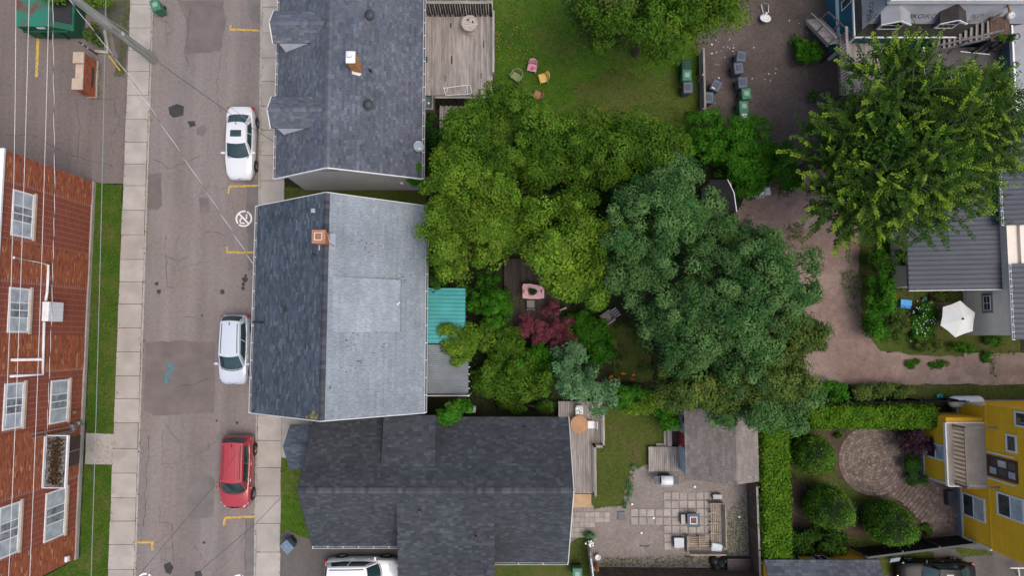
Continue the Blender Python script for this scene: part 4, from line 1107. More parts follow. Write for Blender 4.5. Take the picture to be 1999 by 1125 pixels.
v = MB(); s0 = (P(612, 338, 5.6).x, P(663, 338, 5.6).x); v.bx(s0[0], s0[1], wy0 - .05, wy0 - .022, 5.25, 5.75); vf = v.build('gable_vent', WHITE, h1)
v = MB()
for k in range(5): v.bx(s0[0] + .07, s0[1] - .07, wy0 - .062, wy0 - .052, 5.31 + k * .08, 5.35 + k * .08)
v.build('louvres', STEEL, vf, kind='stuff')
MB().bx(wx1 - 1.2, wx1 - 1.05, wy0 - .12, wy0 - .02, 2.2, 2.42).build('wall_light', WHITE, h1)
def gable_dormer(house, xf, y0, y1, ze, zr, zfun, slope_x, cols, sid, front_dir=-1):
    """dormer facing west at x = xf, between y0 and y1"""
    ym = (y0 + y1) / 2
    xe = xf + (ze - zfun(xf)) / slope_x; xr_ = xf + (zr - zfun(xf)) / slope_x   # where eave and ridge meet the main roof
    o = .05
    w = MB()
    w.mesh([(xf, y0 + o, zfun(xf) - .1), (xf, y1 - o, zfun(xf) - .1), (xf, y1 - o, ze - .17), (xf, ym, zr - .12), (xf, y0 + o, ze - .17), (xe - .12, y0 + o, ze - .17), (xe - .12, y1 - o, ze - .17), (xr_ - .1, ym, zr - .12)],
           [(1, 0, 4, 3, 2), (0, 5, 4), (1, 2, 6), (4, 5, 7, 3), (2, 3, 7, 6)])
    dm_ = w.build('dormer', MAT('dormer_wall', (.74, .74, .74), .6, .06, 3, 0), house)
    f0, f1, fr = Vector((xf - .3, y0, ze - .12)), Vector((xf - .3, y1, ze - .12)), Vector((xf - .3, ym, zr))
    b0, b1, br = Vector((xe + .0, y0, ze - .12)), Vector((xe + .0, y1, ze - .12)), Vector((xr_, ym, zr))
    MB().slab([f0, b0, br, fr], .07).build('dormer_roof', UNDER, dm_); MB().slab([fr, br, b1, f1], .07).build('dormer_roof', UNDER, dm_)
    s = MB(); shingles(s, f0, b0, br, fr, cols, .145, .30); shingles(s, b1, f1, fr, br, cols, .145, .30); ridge_caps(s, fr, br, [(.14, .15, .18), (.17, .18, .21)], .26)
    s.build('dormer_shingles', SHIN, dm_, kind='stuff')
    MB().beam(f0 + Vector((-.02, 0, -.03)), fr + Vector((-.02, 0, -.03)), .04, .12).build('dormer_trim', WHITE, dm_); MB().beam(f1 + Vector((-.02, 0, -.03)), fr + Vector((-.02, 0, -.03)), .04, .12).build('dormer_trim', WHITE, dm_)
    MB().bx(xf - .03, xf + .06, y0 + o - .02, y0 + o + .08, zfun(xf) - .05, ze - .08).build('dormer_trim', WHITE, dm_)
    window(dm_, (xf - .005, y1 - o - .1, 0), (xf - .005, y0 + o + .1, 0), .15, y1 - y0 - 2 * o - .35, zfun(xf) + .25, ze - .05, WHITE, (1, 2))
ydt = lambda py: P(560, py, 6.2).y
gable_dormer(h1, xa + .62, ydt(86), ydt(24), 6.5, 6.95, h1z, ml, C_H1, None)
gable_dormer(h1, xa + .62, ydt(252), ydt(191), 6.5, 6.95, h1z, ml, C_H1, None)
def mushroom_vent(house, px, py, z, r=.27):
    q = P(px, py, z + .3); q.z = z
    MB().lathe(q, [(r * .62, -.25), (r * .62, .18), (r, .2), (r * 1.05, .26), (r * .8, .36), (r * .3, .41)], 20).build('roof_vent', CHAR, house, smooth=True)
mushroom_vent(h1, 721, 27, h1z(P(721, 27, 6.4).x)); mushroom_vent(h1, 718, 203, h1z(P(718, 203, 6.4).x))
def chimney(house, px, py, ztop, zb, w, l, brick, cap):
    q = P(px, py, ztop)
    c = MB(); c.bx(q.x - w / 2, q.x + w / 2, q.y - l / 2, q.y + l / 2, zb, ztop - .1); st = c.build('chimney', MAT('chimney_mortar', (.33, .22, .15), .95), house)
    b = MB(); z = zb + .1; k = 0
    while z < ztop - .16:
        for side in range(4):
            L = l if side % 2 else w; u = -L / 2 - (.1 if k % 2 else 0)
            while u < L / 2:
                a0, a1 = max(-L / 2, u), min(L / 2, u + .19)
                if a1 - a0 > .03:
                    col = vary(brick, 0, .2)
                    if side == 0: b.bx(q.x + a0, q.x + a1, q.y - l / 2 - .012, q.y - l / 2, z, z + .07, col)
                    if side == 2: b.bx(q.x + a0, q.x + a1, q.y + l / 2, q.y + l / 2 + .012, z, z + .07, col)
                    if side == 1: b.bx(q.x + w / 2, q.x + w / 2 + .012, q.y + a0, q.y + a1, z, z + .07, col)
                    if side == 3: b.bx(q.x - w / 2 - .012, q.x - w / 2, q.y + a0, q.y + a1, z, z + .07, col)
                u += .205
        z += .085; k += 1
    b.build('bricks', BRICK, st, kind='stuff')
    cap(q, st); return st, q
def cap_white(q, st):
    MB().bx(q.x - .25, q.x + .25, q.y - .32, q.y + .32, q.z - .1, q.z).build('chimney_cap', WHITE, st, bevel=.02)
    MB().lathe((q.x - .02, q.y + .08, q.z), [(.14, 0), (.14, .16), (.16, .18), (.16, .22), (.07, .24)], 18).build('flue', WHITE2, st)
st, q = chimney(h1, 684, 111, 7.9, 6.1, .42, .54, (.48, .23, .08), cap_white)
fl = MB(); zz = h1z(q.x + .5)
fl.slab([Vector((q.x + .2, q.y - .42, h1z(q.x + .3) + .05)), Vector((q.x + .38, q.y - .42, h1z(q.x + .5) + .05)), Vector((q.x + .38, q.y + .34, h1z(q.x + .5) + .05)), Vector((q.x + .2, q.y + .34, h1z(q.x + .3) + .05))], .02)
fl.slab([Vector((q.x - .2, q.y - .44, h1z(q.x - .3) + .05)), Vector((q.x + .36, q.y - .44, h1z(q.x + .5) + .05)), Vector((q.x + .36, q.y - .28, h1z(q.x + .5) + .06)), Vector((q.x - .2, q.y - .28, h1z(q.x - .3) + .06))], .02)
fl.build('flashing', WHITE2, st)
pv = P(721, 134, 6.5); pv.z = h1z(pv.x); MB().tube([pv - Vector((0, 0, .1)), pv + Vector((0, 0, .4))], .06, 8).build('vent_pipe', BLACK, h1)
sd_ = thing('satellite_dish', 'pale grey satellite dish on the corner of the north house roof', 'satellite dish', P(822, 292, 4.7))
dq = P(818, 287, 5.0)
def dish(parent, c, tilt, az, r, mat, local=False):
    M = Matrix.Rotation(az, 3, 'Z') @ Matrix.Rotation(tilt, 3, 'Y'); mb = MB(); n = 20; vs = [Vector(c)]
    rings = [(.35, .02), (.7, .06), (1.0, .12)]
    for k, (f, h) in enumerate(rings):
        for i in range(n): vs.append(Vector(c) + M @ Vector((r * f * math.cos(6.2832 * i / n), r * f * .88 * math.sin(6.2832 * i / n), h * r * 1.4)))
    fs = [(0, 1 + i, 1 + (i + 1) % n) for i in range(n)]
    for k in range(2): fs += [(1 + k * n + i, 1 + (k + 1) * n + i, 1 + (k + 1) * n + (i + 1) % n, 1 + k * n + (i + 1) % n) for i in range(n)]
    mb.mesh(vs, fs); o = mb.build('reflector', mat, parent, smooth=True, local=local)
    sm_ = o.modifiers.new('thick', 'SOLIDIFY'); sm_.thickness = .02
    tip = Vector(c) + M @ Vector((r * .2, 0, r * .95))
    MB().tube([Vector(c) + M @ Vector((r * .9, 0, .1)), tip], .022, 6).build('feed_arm', STEEL, parent, local=local)
    MB().box(tip, (.12, .09, .09)).build('receiver', WHITE2, parent, local=local)
DISHM = MAT('dish_grey', (.30, .36, .38), .4, .1, 3, 0)
dish(sd_, dq + Vector((0, 0, .15)), R(35), R(-70), .33, DISHM)
MB().tube([P(824, 296, 4.6), dq + Vector((0, 0, .1))], .03, 6).build('mast', STEEL, sd_)

# ================================================================== middle house: dark street slope, light garden slope
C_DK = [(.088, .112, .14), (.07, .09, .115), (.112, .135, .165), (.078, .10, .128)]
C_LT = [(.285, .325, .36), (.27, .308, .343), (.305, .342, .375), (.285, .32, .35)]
EZ2, RZ2 = 4.6, 8.3
a1, a2 = P(503, 402, EZ2), P(490, 806, EZ2); b1_, b2_ = P(832, 405, EZ2), P(828, 806, EZ2); r1, r2 = P(637, 375, RZ2), P(626, 822, RZ2)
yN, yS = (a1.y + b1_.y + r1.y) / 3, (a2.y + b2_.y + r2.y) / 3
for q in (a1, b1_, r1): q.y = yN
for q in (a2, b2_, r2): q.y = yS
h2 = thing('middle_house', 'gabled house with dark slate street slope and light grey garden slope', 'house', ((a1.x + b1_.x) / 2, (yN + yS) / 2, 0))
def h2z(p): 
    t = (p.y - yS) / (yN - yS); xr = r2.x + (r1.x - r2.x) * t; xw = a2.x + (a1.x - a2.x) * t; xe = b2_.x + (b1_.x - b2_.x) * t
    return EZ2 + (RZ2 - EZ2) * ((p.x - xw) / (xr - xw) if p.x < xr else (xe - p.x) / (xe - xr))
m = MB(); i_ = .35
wl = [Vector((a2.x + i_, yS + i_, 0)), Vector((b2_.x - i_, yS + i_, 0)), Vector((b1_.x - i_, yN - i_, 0)), Vector((a1.x + i_, yN - i_, 0))]
tp = [Vector((p.x, p.y, h2z(p) - .16)) for p in wl]; rsx, rnx = Vector((r2.x, yS + i_, RZ2 - .18)), Vector((r1.x, yN - i_, RZ2 - .18))
m.mesh(wl + tp + [rsx, rnx], [(0, 1, 5, 8, 4), (1, 2, 6, 5), (2, 3, 7, 9, 6), (3, 0, 4, 7)])
m.build('wall', MAT('cream_siding', (.5, .48, .43), .7, .06, 3, 0), h2)
MB().slab([a2, r2, r1, a1], .12).build('roof_slope', UNDER, h2); MB().slab([r2, b2_, b1_, r1], .12).build('roof_slope', UNDER, h2)
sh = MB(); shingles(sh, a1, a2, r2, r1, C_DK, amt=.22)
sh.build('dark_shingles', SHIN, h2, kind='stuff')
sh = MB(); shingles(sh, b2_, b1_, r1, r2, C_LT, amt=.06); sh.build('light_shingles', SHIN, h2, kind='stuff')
sh = MB(); ridge_caps(sh, r2, r1, [(.065, .072, .085), (.085, .09, .105)], .34, .2, .14); sh.build('ridge_caps', SHIN, h2, kind='stuff')
# low shed dormer on the garden slope
p = [P(650, 541, 8.0), P(776, 543, 6.9), P(776, 648, 6.9), P(650, 649, 8.0)]
yA, yB = (p[0].y + p[1].y) / 2, (p[2].y + p[3].y) / 2; xA, xB = p[0].x, p[1].x
zA = h2z(Vector((xA, (yA + yB) / 2, 0))) + .02; zB = h2z(Vector((xB, (yA + yB) / 2, 0))) + .36
m = MB(); q4 = [Vector((xA, yB, zA)), Vector((xB, yB, zB)), Vector((xB, yA, zB)), Vector((xA, yA, zA))]
lo = [Vector((v_.x, v_.y, h2z(v_) - .05)) for v_ in q4]
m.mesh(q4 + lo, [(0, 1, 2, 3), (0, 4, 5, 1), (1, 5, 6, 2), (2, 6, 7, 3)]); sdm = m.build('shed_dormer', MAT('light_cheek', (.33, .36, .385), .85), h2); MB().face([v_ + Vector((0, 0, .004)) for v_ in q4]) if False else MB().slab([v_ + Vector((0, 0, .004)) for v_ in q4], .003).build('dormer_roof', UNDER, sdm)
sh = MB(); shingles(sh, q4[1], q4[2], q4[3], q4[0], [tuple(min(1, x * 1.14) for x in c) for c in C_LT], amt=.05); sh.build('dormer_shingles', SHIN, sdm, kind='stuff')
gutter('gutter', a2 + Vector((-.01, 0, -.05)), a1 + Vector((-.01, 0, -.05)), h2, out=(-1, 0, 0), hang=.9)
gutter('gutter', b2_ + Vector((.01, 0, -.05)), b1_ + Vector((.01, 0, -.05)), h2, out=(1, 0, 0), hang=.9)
for a, b, dy in ((a1, r1, .03), (b1_, r1, .03), (a2, r2, -.03), (b2_, r2, -.03)):
    MB().beam(a + Vector((0, dy, -.07)), b + Vector((0, dy, -.07)), .04, .15).build('bargeboard', WHITE2, h2)
def cap_open(q, st):
    m = MB()
    for x0, x1, y0, y1 in ((-.34, -.14, -.34, .34), (.14, .34, -.34, .34), (-.14, .14, -.34, -.14), (-.14, .14, .14, .34)): m.bx(q.x + x0, q.x + x1, q.y + y0, q.y + y1, q.z - .1, q.z)
    m.build('chimney_cap', MAT('orange_brick_cap', (.45, .19, .10), .9, .2, 5, 30), st)
    m = MB()
    for x0, x1, y0, y1 in ((-.2, -.15, -.2, .2), (.15, .2, -.2, .2), (-.15, .15, -.2, -.15), (-.15, .15, .15, .2)): m.bx(q.x + x0, q.x + x1, q.y + y0, q.y + y1, q.z - .02, q.z + .12)
    m.build('flue_liner', MAT('pale_flue', (.6, .5, .45), .8), st)
    MB().bx(q.x - .15, q.x + .15, q.y - .15, q.y + .15, q.z - .4, q.z - .16).build('flue_fill', BLACK, st)  # plain black block set inside the flue
st, q = chimney(h2, 622, 462, 9.15, 7.7, .58, .58, (.45, .17, .08), cap_open)
fl = MB(); zr_ = RZ2
for pts in (((.3, -.5), (.55, -.5), (.55, .3), (.3, .3)), ((-.3, -.55), (.5, -.55), (.5, -.3), (-.3, -.3))):
    fl.slab([Vector((q.x + u, q.y + w, h2z(Vector((q.x + u, q.y + w, 0))) + .07)) for u, w in pts], .02)
fl.build('flashing', STEEL, st)
MB().tube([Vector((q.x + .5, q.y - .35, 7.9)), Vector((q.x + .5, q.y - .3, 8.9)), Vector((q.x + .42, q.y + .1, 9.0)), Vector((q.x + .5, q.y + .35, 8.5))], .025, 6).build('flue_pipe', STEEL, st)
def on2(px, py, h=0.0):
    z = 7.0
    for _ in range(6): z = h2z(P(px, py, z + h))
    v_ = P(px, py, z + h); return Vector((v_.x, v_.y, z))
q = on2(614, 413); MB().box(q + Vector((0, 0, .12)), (.2, .22, .3)).build('roof_vent', STEEL, h2)
q = on2(615, 497); MB().tube([q, q + Vector((0, 0, .5))], .03, 6).build('aerial', BLACK, h2); MB().beam(q + Vector((-.05, -.25, .45)), q + Vector((.02, .25, .5)), .03, .03).build('aerial_arm', BLACK, h2)
q = on2(558, 603); MB().box(q + Vector((0, 0, .03)), (.16, .36, .12)).build('roof_hook', BLACK, h2)
q = on2(514, 630); MB().tube([q, q + Vector((-.06, .0, .16)), q + Vector((-.55, .03, .18))], .055, 8).build('vent_pipe', BLACK, h2)
q = on2(777, 597); MB().tube([q, q + Vector((.02, .05, .35)), q + Vector((.15, .18, .42))], .055, 8).build('vent_pipe', WHITE, h2, smooth=True)
mk = MB()   # worn spots where granules and tabs are gone
for _ in range(70):
    c = random.choice(((684, 660), (680, 670), (690, 720), (750, 680), (745, 690), (675, 710), (700, 470), (790, 540), (780, 550), (800, 510), (770, 640), (640, 760), (660, 815), (640, 815), (700, 700), (672, 545), (720, 480)))
    q = on2(c[0] + random.gauss(0, 8), c[1] + random.gauss(0, 6))
    if q.x < r1.x + .3 or not (yS + .15 < q.y < yN - .15): continue
    s = (b1_ - r1).normalized(); l = random.uniform(.04, .13); w = random.uniform(.02, .05)
    up = Vector((0, 0, .03)); yv = Vector((0, 1, 0))
    mk.face([q + up - s * l / 2 - yv * w / 2, q + up + s * l / 2 - yv * w / 2, q + up + s * l / 2 + yv * w / 2, q + up - s * l / 2 + yv * w / 2])
mk.build('worn_spots', BLACK, h2, kind='stuff')
m = MB()
for _ in range(26):
    q = on2(612 + random.gauss(0, 6), 812 + random.gauss(0, 4)); r = random.uniform(.03, .1)
    if yS + .1 < q.y: m.lathe(q + Vector((0, 0, .01)), [(r, 0), (r * .7, .03)], 7, sx=1.3)
m.build('moss', MAT('roof_moss', (.20, .17, .06), .95, .3, 5, 30), h2, kind='stuff')
# lean-to roofs behind the middle house
TEAL = MAT('teal_metal', (.02, .29, .29), .45, .12, 1.5, 20, objvar=.15)
lt = thing('teal_lean_to', 'bright teal corrugated metal lean-to roof behind the middle house', 'lean-to', P(870, 617))
x0, x1, y0, y1 = RECT(826, 563, 908, 671, 2.8)
def metal_panels(parent, x0, x1, y0, y1, z0, z1, w, mat, rib=.03, name='roof_panel', along='x', px_=.02):
    """raised-rib sheets running along the slope; z0 at x0 / y0, z1 at x1 / y1"""
    rt = ROOT[parent.name]
    n = max(1, int(round(((y1 - y0) if along == 'x' else (x1 - x0)) / w))); w = ((y1 - y0) if along == 'x' else (x1 - x0)) / n
    mb = MB()
    if along == 'x':
        sec = [(-w / 2, 0), (-w / 2 + .025, rib), (-w / 2 + .06, rib), (-w / 2 + .085, 0), (w / 2, 0)]
        vs = [(x0, s, z0 + h) for s, h in sec] + [(x1, s, z1 + h) for s, h in sec]
    else:
        sec = [(-w / 2, 0), (-w / 2 + .025, rib), (-w / 2 + .06, rib), (-w / 2 + .085, 0), (w / 2, 0)]
        vs = [(s, y0, z0 + h) for s, h in sec] + [(s, y1, z1 + h) for s, h in sec]
    k = len(sec)
    lowv = [(a, b, c - .02) for a, b, c in vs]
    mb.mesh(vs + lowv, [(i, i + 1, k + i + 1, k + i) for i in range(k - 1)] + [(2 * k + i, 3 * k + i, 3 * k + i + 1, 2 * k + i + 1) for i in range(k - 1)] + [(i, 2 * k + i, 2 * k + i + 1, i + 1) for i in range(k - 1)] + [(k + i, k + i + 1, 3 * k + i + 1, 3 * k + i) for i in range(k - 1)])
    org = Vector((0, 0, 0)); me = mb.me(name); me.materials.append(mat)
    for i in range(n):
        c = (y0 if along == 'x' else x0) + (i + .5) * w
        put(name, me, None, parent, (Vector((0, c, 0)) if along == 'x' else Vector((c, 0, 0))) - rt)
metal_panels(lt, x0, x1, y0, y1, 3.25, 2.65, .23, TEAL, .045)
for (px, py) in ((x1 - .1, y0 + .1), (x1 - .1, y1 - .1), (x1 - .1, (y0 + y1) / 2)): MB().bx(px - .05, px + .05, py - .05, py + .05, 0, 2.62).build('post', WOODG, lt)
MB().bx(x1 - .16, x1 - .04, y0, y1, 2.5, 2.6).build('beam', WOODG, lt)
gl = thing('grey_lean_to', 'grey translucent corrugated lean-to roof beside the teal one', 'lean-to', P(870, 720))
GRC = MAT('grey_corrugated', (.17, .195, .21), .5, .16, 1.0, 20, objvar=.1)
x0, x1, y0, y1 = RECT(824, 673, 914, 768, 2.7)
metal_panels(gl, x0, x1, y0, y1, 3.1, 2.55, .115, GRC, .03)
for px, py in ((x1 - .1, y0 + .1), (x1 - .1, y1 - .1)): MB().bx(px - .05, px + .05, py - .05, py + .05, 0, 2.5).build('post', WOODG, gl)
for k in range(3): MB().bx(x0 + .4 + k * .8, x0 + .46 + k * .8, y0, y1, 2.5 + (2 - k) * .17, 2.58 + (2 - k) * .17).build('rafter', WOODT, gl)
for k in range(6):
    y_ = y0 + .25 + k * .42; MB().bx(x1 + .0, x1 + .09, y_ - .02, y_ + .02, 2.47, 2.51).build('bracket', WHITE, gl)
lat = thing('lattice_screen', 'white diagonal lattice screen at the end of the grey lean-to', 'lattice', P(875, 785))
xa_, xb_, yl = P(832, 776, 1.8).x, P(916, 776, 1.8).x, P(875, 773, 2.3).y
m = MB(); z0, z1 = .9, 2.35
u = xa_ - 1.6
while u < xb_:
    for sg in (1, -1):
        p_, q_ = [u, z0 if sg > 0 else z1], [u + (z1 - z0), z1 if sg > 0 else z0]
        if p_[0] < xa_: t = (xa_ - p_[0]) / (z1 - z0); p_ = [xa_, p_[1] + (q_[1] - p_[1]) * t]
        if q_[0] > xb_: t = (xb_ - p_[0]) / max(.001, q_[0] - p_[0]); q_ = [xb_, p_[1] + (q_[1] - p_[1]) * t]
        if q_[0] > p_[0]: m.beam((p_[0], yl + sg * .006, p_[1]), (q_[0], yl + sg * .006, q_[1]), .01, .035)
    u += .14
m.build('lattice_strips', WHITE, lat, kind='stuff')
for z in (z0, z1): MB().bx(xa_, xb_, yl - .03, yl + .03, z - .03, z + .03).build('rail', WHITE, lat)
for x in (xa_, xb_): MB().bx(x - .04, x + .04, yl - .04, yl + .04, 0, z1).build('post', WHITE, lat)

# ================================================================== south house: charcoal shingles
C_H3 = [(.062, .069, .079), (.054, .06, .07), (.08, .087, .097), (.062, .067, .076)]
RZ3 = 6.1
rw, re = P(582, 965, RZ3), P(1119, 953, RZ3); yr = (rw.y + re.y) / 2; rw.y = re.y = yr
nw, ne = P(607, 822, 3.4), P(1109, 808, 3.4); yn3 = (nw.y + ne.y) / 2; nw.y = ne.y = yn3
sl3 = (RZ3 - 3.4) / (yn3 - yr)
sw_ = P(616, 1068, 3.4); sw_.y = yr - (yn3 - yr) * 1.0
se = P(1110, 1102, 2.75); se.z = 2.7; se.y = yr - (RZ3 - 2.7) / sl3
sy_w = P(690, 1068, 3.35).y; sw_.y = sy_w; sw_.z = RZ3 - sl3 * (yr - sy_w)
sy_e = P(1040, 1103, 2.7).y; se.y = sy_e; se.z = RZ3 - sl3 * (yr - sy_e)
h3 = thing('south_house', 'wide charcoal shingled house with shed dormers beside the driveway', 'house', ((rw.x + re.x) / 2, yr, 0))
xwing0, xwing1 = P(775, 1040, 5.2).x, P(965, 1040, 5.2).x
nw.x = sw_.x = (nw.x + sw_.x) / 2; ne.x = se.x = (ne.x + se.x) / 2
rw.x = nw.x - .04; re.x = ne.x + .02
nw2 = Vector((nw.x, yn3, nw.z))
def h3z(y): return RZ3 - abs(y - yr) * sl3
S1 = [Vector((nw.x, yn3, h3z(yn3))), Vector((ne.x, yn3, h3z(yn3))), Vector((re.x, yr, RZ3)), Vector((rw.x, yr, RZ3))]
SWp = [Vector((sw_.x, sw_.y, h3z(sw_.y))), Vector((xwing0 + .6, sw_.y, h3z(sw_.y))), Vector((xwing0 + .6, yr, RZ3)), Vector((rw.x, yr, RZ3))]
SEp = [Vector((xwing0 + .6, se.y, h3z(se.y))), Vector((se.x, se.y, h3z(se.y))), Vector((re.x, yr, RZ3)), Vector((xwing0 + .6, yr, RZ3))]
MB().slab([S1[1], S1[0], S1[3], S1[2]], .12).build('roof_slope', UNDER, h3)
MB().slab(SWp, .12).build('roof_slope', UNDER, h3); MB().slab(SEp, .12).build('roof_slope', UNDER, h3)
sh = MB(); shingles(sh, S1[1], S1[0], S1[3], S1[2], C_H3, .145, .27, .13); shingles(sh, *SWp, C_H3, .145, .27, .13); shingles(sh, *SEp, C_H3, .145, .27, .13)
ridge_caps(sh, S1[3], S1[2], [(.085, .09, .10), (.065, .07, .08), (.11, .115, .125)])
sh.build('shingles', SHIN, h3, kind='stuff')
WALL3 = MAT('white_siding', (.55, .55, .53), .7, .05, 3, 0)
m = MB(); x0, x1 = nw.x + .35, ne.x - .3; yN3, yW3, yE3 = yn3 - .35, sw_.y + .35, se.y + .35
def prismx(mb, xa, xb, ys):   # gable prism along x with profile ys [(y,z)...]
    k = len(ys); mb.mesh([(xa, y, z) for y, z in ys] + [(xb, y, z) for y, z in ys], [tuple(range(k)), tuple(range(2 * k - 1, k - 1, -1))] + [(i, (i + 1) % k, (i + 1) % k + k, i + k) for i in range(k)])
prismx(m, x0, xwing0 + .62, [(yN3, 0), (yN3, h3z(yN3) - .16), (yr, RZ3 - .18), (yW3, h3z(yW3) - .16), (yW3, 0)])
prismx(m, xwing0 + .6, x1, [(yN3, 0), (yN3, h3z(yN3) - .17), (yr, RZ3 - .19), (yE3, h3z(yE3) - .17), (yE3, 0)])
m.build('wall', WALL3, h3)
def shed_dormer(house, x0, x1, yt, yb, zt, zb, cols, zf):
    q = [Vector((x0, yb, zb)), Vector((x1, yb, zb)), Vector((x1, yt, zt)), Vector((x0, yt, zt))]
    if yb > yt: q = [q[1], q[0], q[3], q[2]]
    m = MB(); lo = [Vector((v.x * 1.0, v.y, max(.0, zf(v.y)) - .1)) for v in q]
    ins = .15; c = (q[0] + q[2]) / 2
    def inn(v, z): return Vector((v.x + (ins if v.x < c.x else -ins), v.y + ((ins if yb < yt else -ins) if abs(v.y - yb) < .01 else 0), z))
    a = [inn(v, v.z - .1) for v in q]; b = [inn(v, lo[i].z) for i, v in enumerate(q)]
    m.mesh(a + b, [(0, 4, 5, 1), (1, 5, 6, 2), (3, 7, 4, 0), (0, 1, 2, 3)])
    d = m.build('shed_dormer', WALL3 if False else MAT('dormer_cheek', (.07, .075, .083), .9), house)
    MB().slab(q, .10).build('dormer_roof', UNDER, d)
    s = MB(); shingles(s, *q, cols, amt=.17); s.build('dormer_shingles', SHIN, d, kind='stuff'); return d, q
# north dormer, south wing
xd0, xd1 = P(746, 860, 5.0).x, P(850, 860, 5.0).x
ztop_y = P(800, 912, 5.35).y
zt = h3z(ztop_y) + .03
shed_dormer(h3, xd0, xd1, ztop_y, P(800, 811, 4.5).y, zt, 4.55, C_H3, h3z)
wt_y = P(870, 986, 5.9).y; zt = h3z(wt_y) + .03
wing_yb = P(870, 1190, 4.2).y
d, q = shed_dormer(h3, xwing0, xwing1, wt_y, wing_yb, zt, 4.15, C_H3, lambda y: h3z(y) if y > sw_.y else 0.1)
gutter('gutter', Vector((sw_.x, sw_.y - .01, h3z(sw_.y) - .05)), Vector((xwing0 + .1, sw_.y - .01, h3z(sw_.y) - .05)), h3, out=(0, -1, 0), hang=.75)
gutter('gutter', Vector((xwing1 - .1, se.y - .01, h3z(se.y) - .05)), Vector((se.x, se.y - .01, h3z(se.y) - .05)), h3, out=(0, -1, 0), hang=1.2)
for a, b in ((S1[0], S1[3]), (SWp[0], S1[3])): MB().beam(a + Vector((-.03, 0, -.06)), b + Vector((-.03, 0, -.06)), .04, .13).build('bargeboard', CHAR, h3)
for a, b in ((S1[1], S1[2]), (SEp[1], S1[2])): MB().beam(a + Vector((.03, 0, -.06)), b + Vector((.03, 0, -.06)), .04, .13).build('bargeboard', WHITE2, h3)
def on3(px, py, zt=None):
    z = 5
    for _ in range(6): z = h3z(P(px, py, z).y)
    return P(px, py, z)
q = on3(1025, 834); MB().tube([q, q + Vector((0, 0, .35))], .05, 8).build('vent_pipe', BLACK, h3)
def onw(px, py):
    z = 5
    for _ in range(6): y_ = P(px, py, z).y; z = zt + (4.15 - zt) * (wt_y - y_) / (wt_y - wing_yb)
    return P(px, py, z)
q = onw(820, 1000); MB().box(q + Vector((0, 0, .1)), (.17, .2, .22)).build('roof_vent', CHAR, h3)
q = onw(930, 1048); MB().tube([q, q + Vector((0, 0, .3))], .06, 8).build('vent_pipe', MAT('rust_red_pipe', (.13, .02, .02), .7), h3)
# small porch
po = P(583, 873, 3.55); pz0, pz1 = 2.9, 3.55
xw0, xw1 = P(558, 873, 3.2).x, nw.x + .5
ya, yb = P(580, 829, pz0).y, P(580, 917, pz0).y; ym = P(560, 873, pz1).y
A = [Vector((xw0 + .12, yb, pz0)), Vector((xw1, yb, pz0)), Vector((xw1, ym, pz1)), Vector((xw0 - .05, ym, pz1)), Vector((xw1, ya, pz0)), Vector((xw0 + .12, ya, pz0))]
m = MB(); m.slab([A[0], A[1], A[2], A[3]], .1); m.slab([A[3], A[2], A[4], A[5]], .1); pr_ = m.build('porch_roof', UNDER, h3)
s = MB(); shingles(s, A[0], A[1], A[2], A[3], C_DK, amt=.15); shingles(s, A[4], A[5], A[3], A[2], C_DK, amt=.15); s.build('porch_shingles', SHIN, pr_, kind='stuff')
m = MB(); m.bx(xw0 + .4, nw.x + .4, yb + .25, ya - .25, 0, 2.82); m.build('porch_wall', WALL3, h3)
window(h3, (xw0 + .4, ya - .35, 0), (xw0 + .4, yb + .35, 0), .4, 1.3, .1, 2.1, WHITE, (1, 1), name='porch_door')

# ================================================================== north deck
dz = .9
x0, x1, y0, y1 = RECT(826, 30, 962, 186, dz)
dk = thing('north_deck', 'weathered grey plank deck behind the north house', 'deck', ((x0 + x1) / 2, (y0 + y1) / 2, 0))
planks(dk, x0, x1, y0, y1 + 1.0, dz, 'y', .125, WOODG)
for y_ in (y0 + .1, (y0 + y1) / 2, y1 - .1): MB().bx(x0, x1, y_ - .05, y_ + .05, dz - .25, dz - .05).build('joist', WOODD, dk)
for x in (x0 + .1, x1 - .1):
    for y_ in (y0 + .1, y1): MB().bx(x - .06, x + .06, y_ - .06, y_ + .06, 0, dz - .05).build('post', WOODD, dk)
sp = MB()
for (u, w, a, b) in ((1130 / 2.96, 330, .5, .09), (1315, 240, .5, .06), (1092, 440, .4, .06), (1300, 420, .35, .06), (1125, 130, .3, .1)):
    q = P(500 + u / 2.96 if u > 400 else 500 + u, w / 2.96 + 5, dz + .008); sp.slab([q + Vector((-b / 2, -a / 2, 0)), q + Vector((b / 2, -a / 2, 0)), q + Vector((b / 2, a / 2, 0)), q + Vector((-b / 2, a / 2, 0))], .004)
sp.build('rotten_patches', WOODD, dk, kind='stuff')
def slat_fence(name, lb, xa, xb, y, z0, z1, tilt=0.0):
    f = thing(name, lb, 'fence', ((xa + xb) / 2, y, 0))
    n = int((xb - xa) / .155); me = MB().box((0, 0, 0), (.115, .025, z1 - z0)).me('board'); me.materials.append(WOODK)
    for i in range(n): put('board', me, None, f, Vector((xa + (i + .5) * (xb - xa) / n, y + (.03 if i % 2 else -.03), (z0 + z1) / 2)) - ROOT[f.name])
    for z in (z0 + .12, z1 - .1): MB().bx(xa, xb, y - .015, y + .015, z - .045, z + .045).build('rail', WOODGX, f)
    MB().bx(xa - .03, xb + .03, y - .07, y + .07, z1 + .0, z1 + .035).build('cap_rail', WOODGX, f)
    for x in (xa, (xa + xb) / 2, xb): MB().bx(x - .045, x + .045, y - .045, y + .045, .0, z1).build('post', WOODK, f)
    return f
ytop = P(895, 31, dz).y
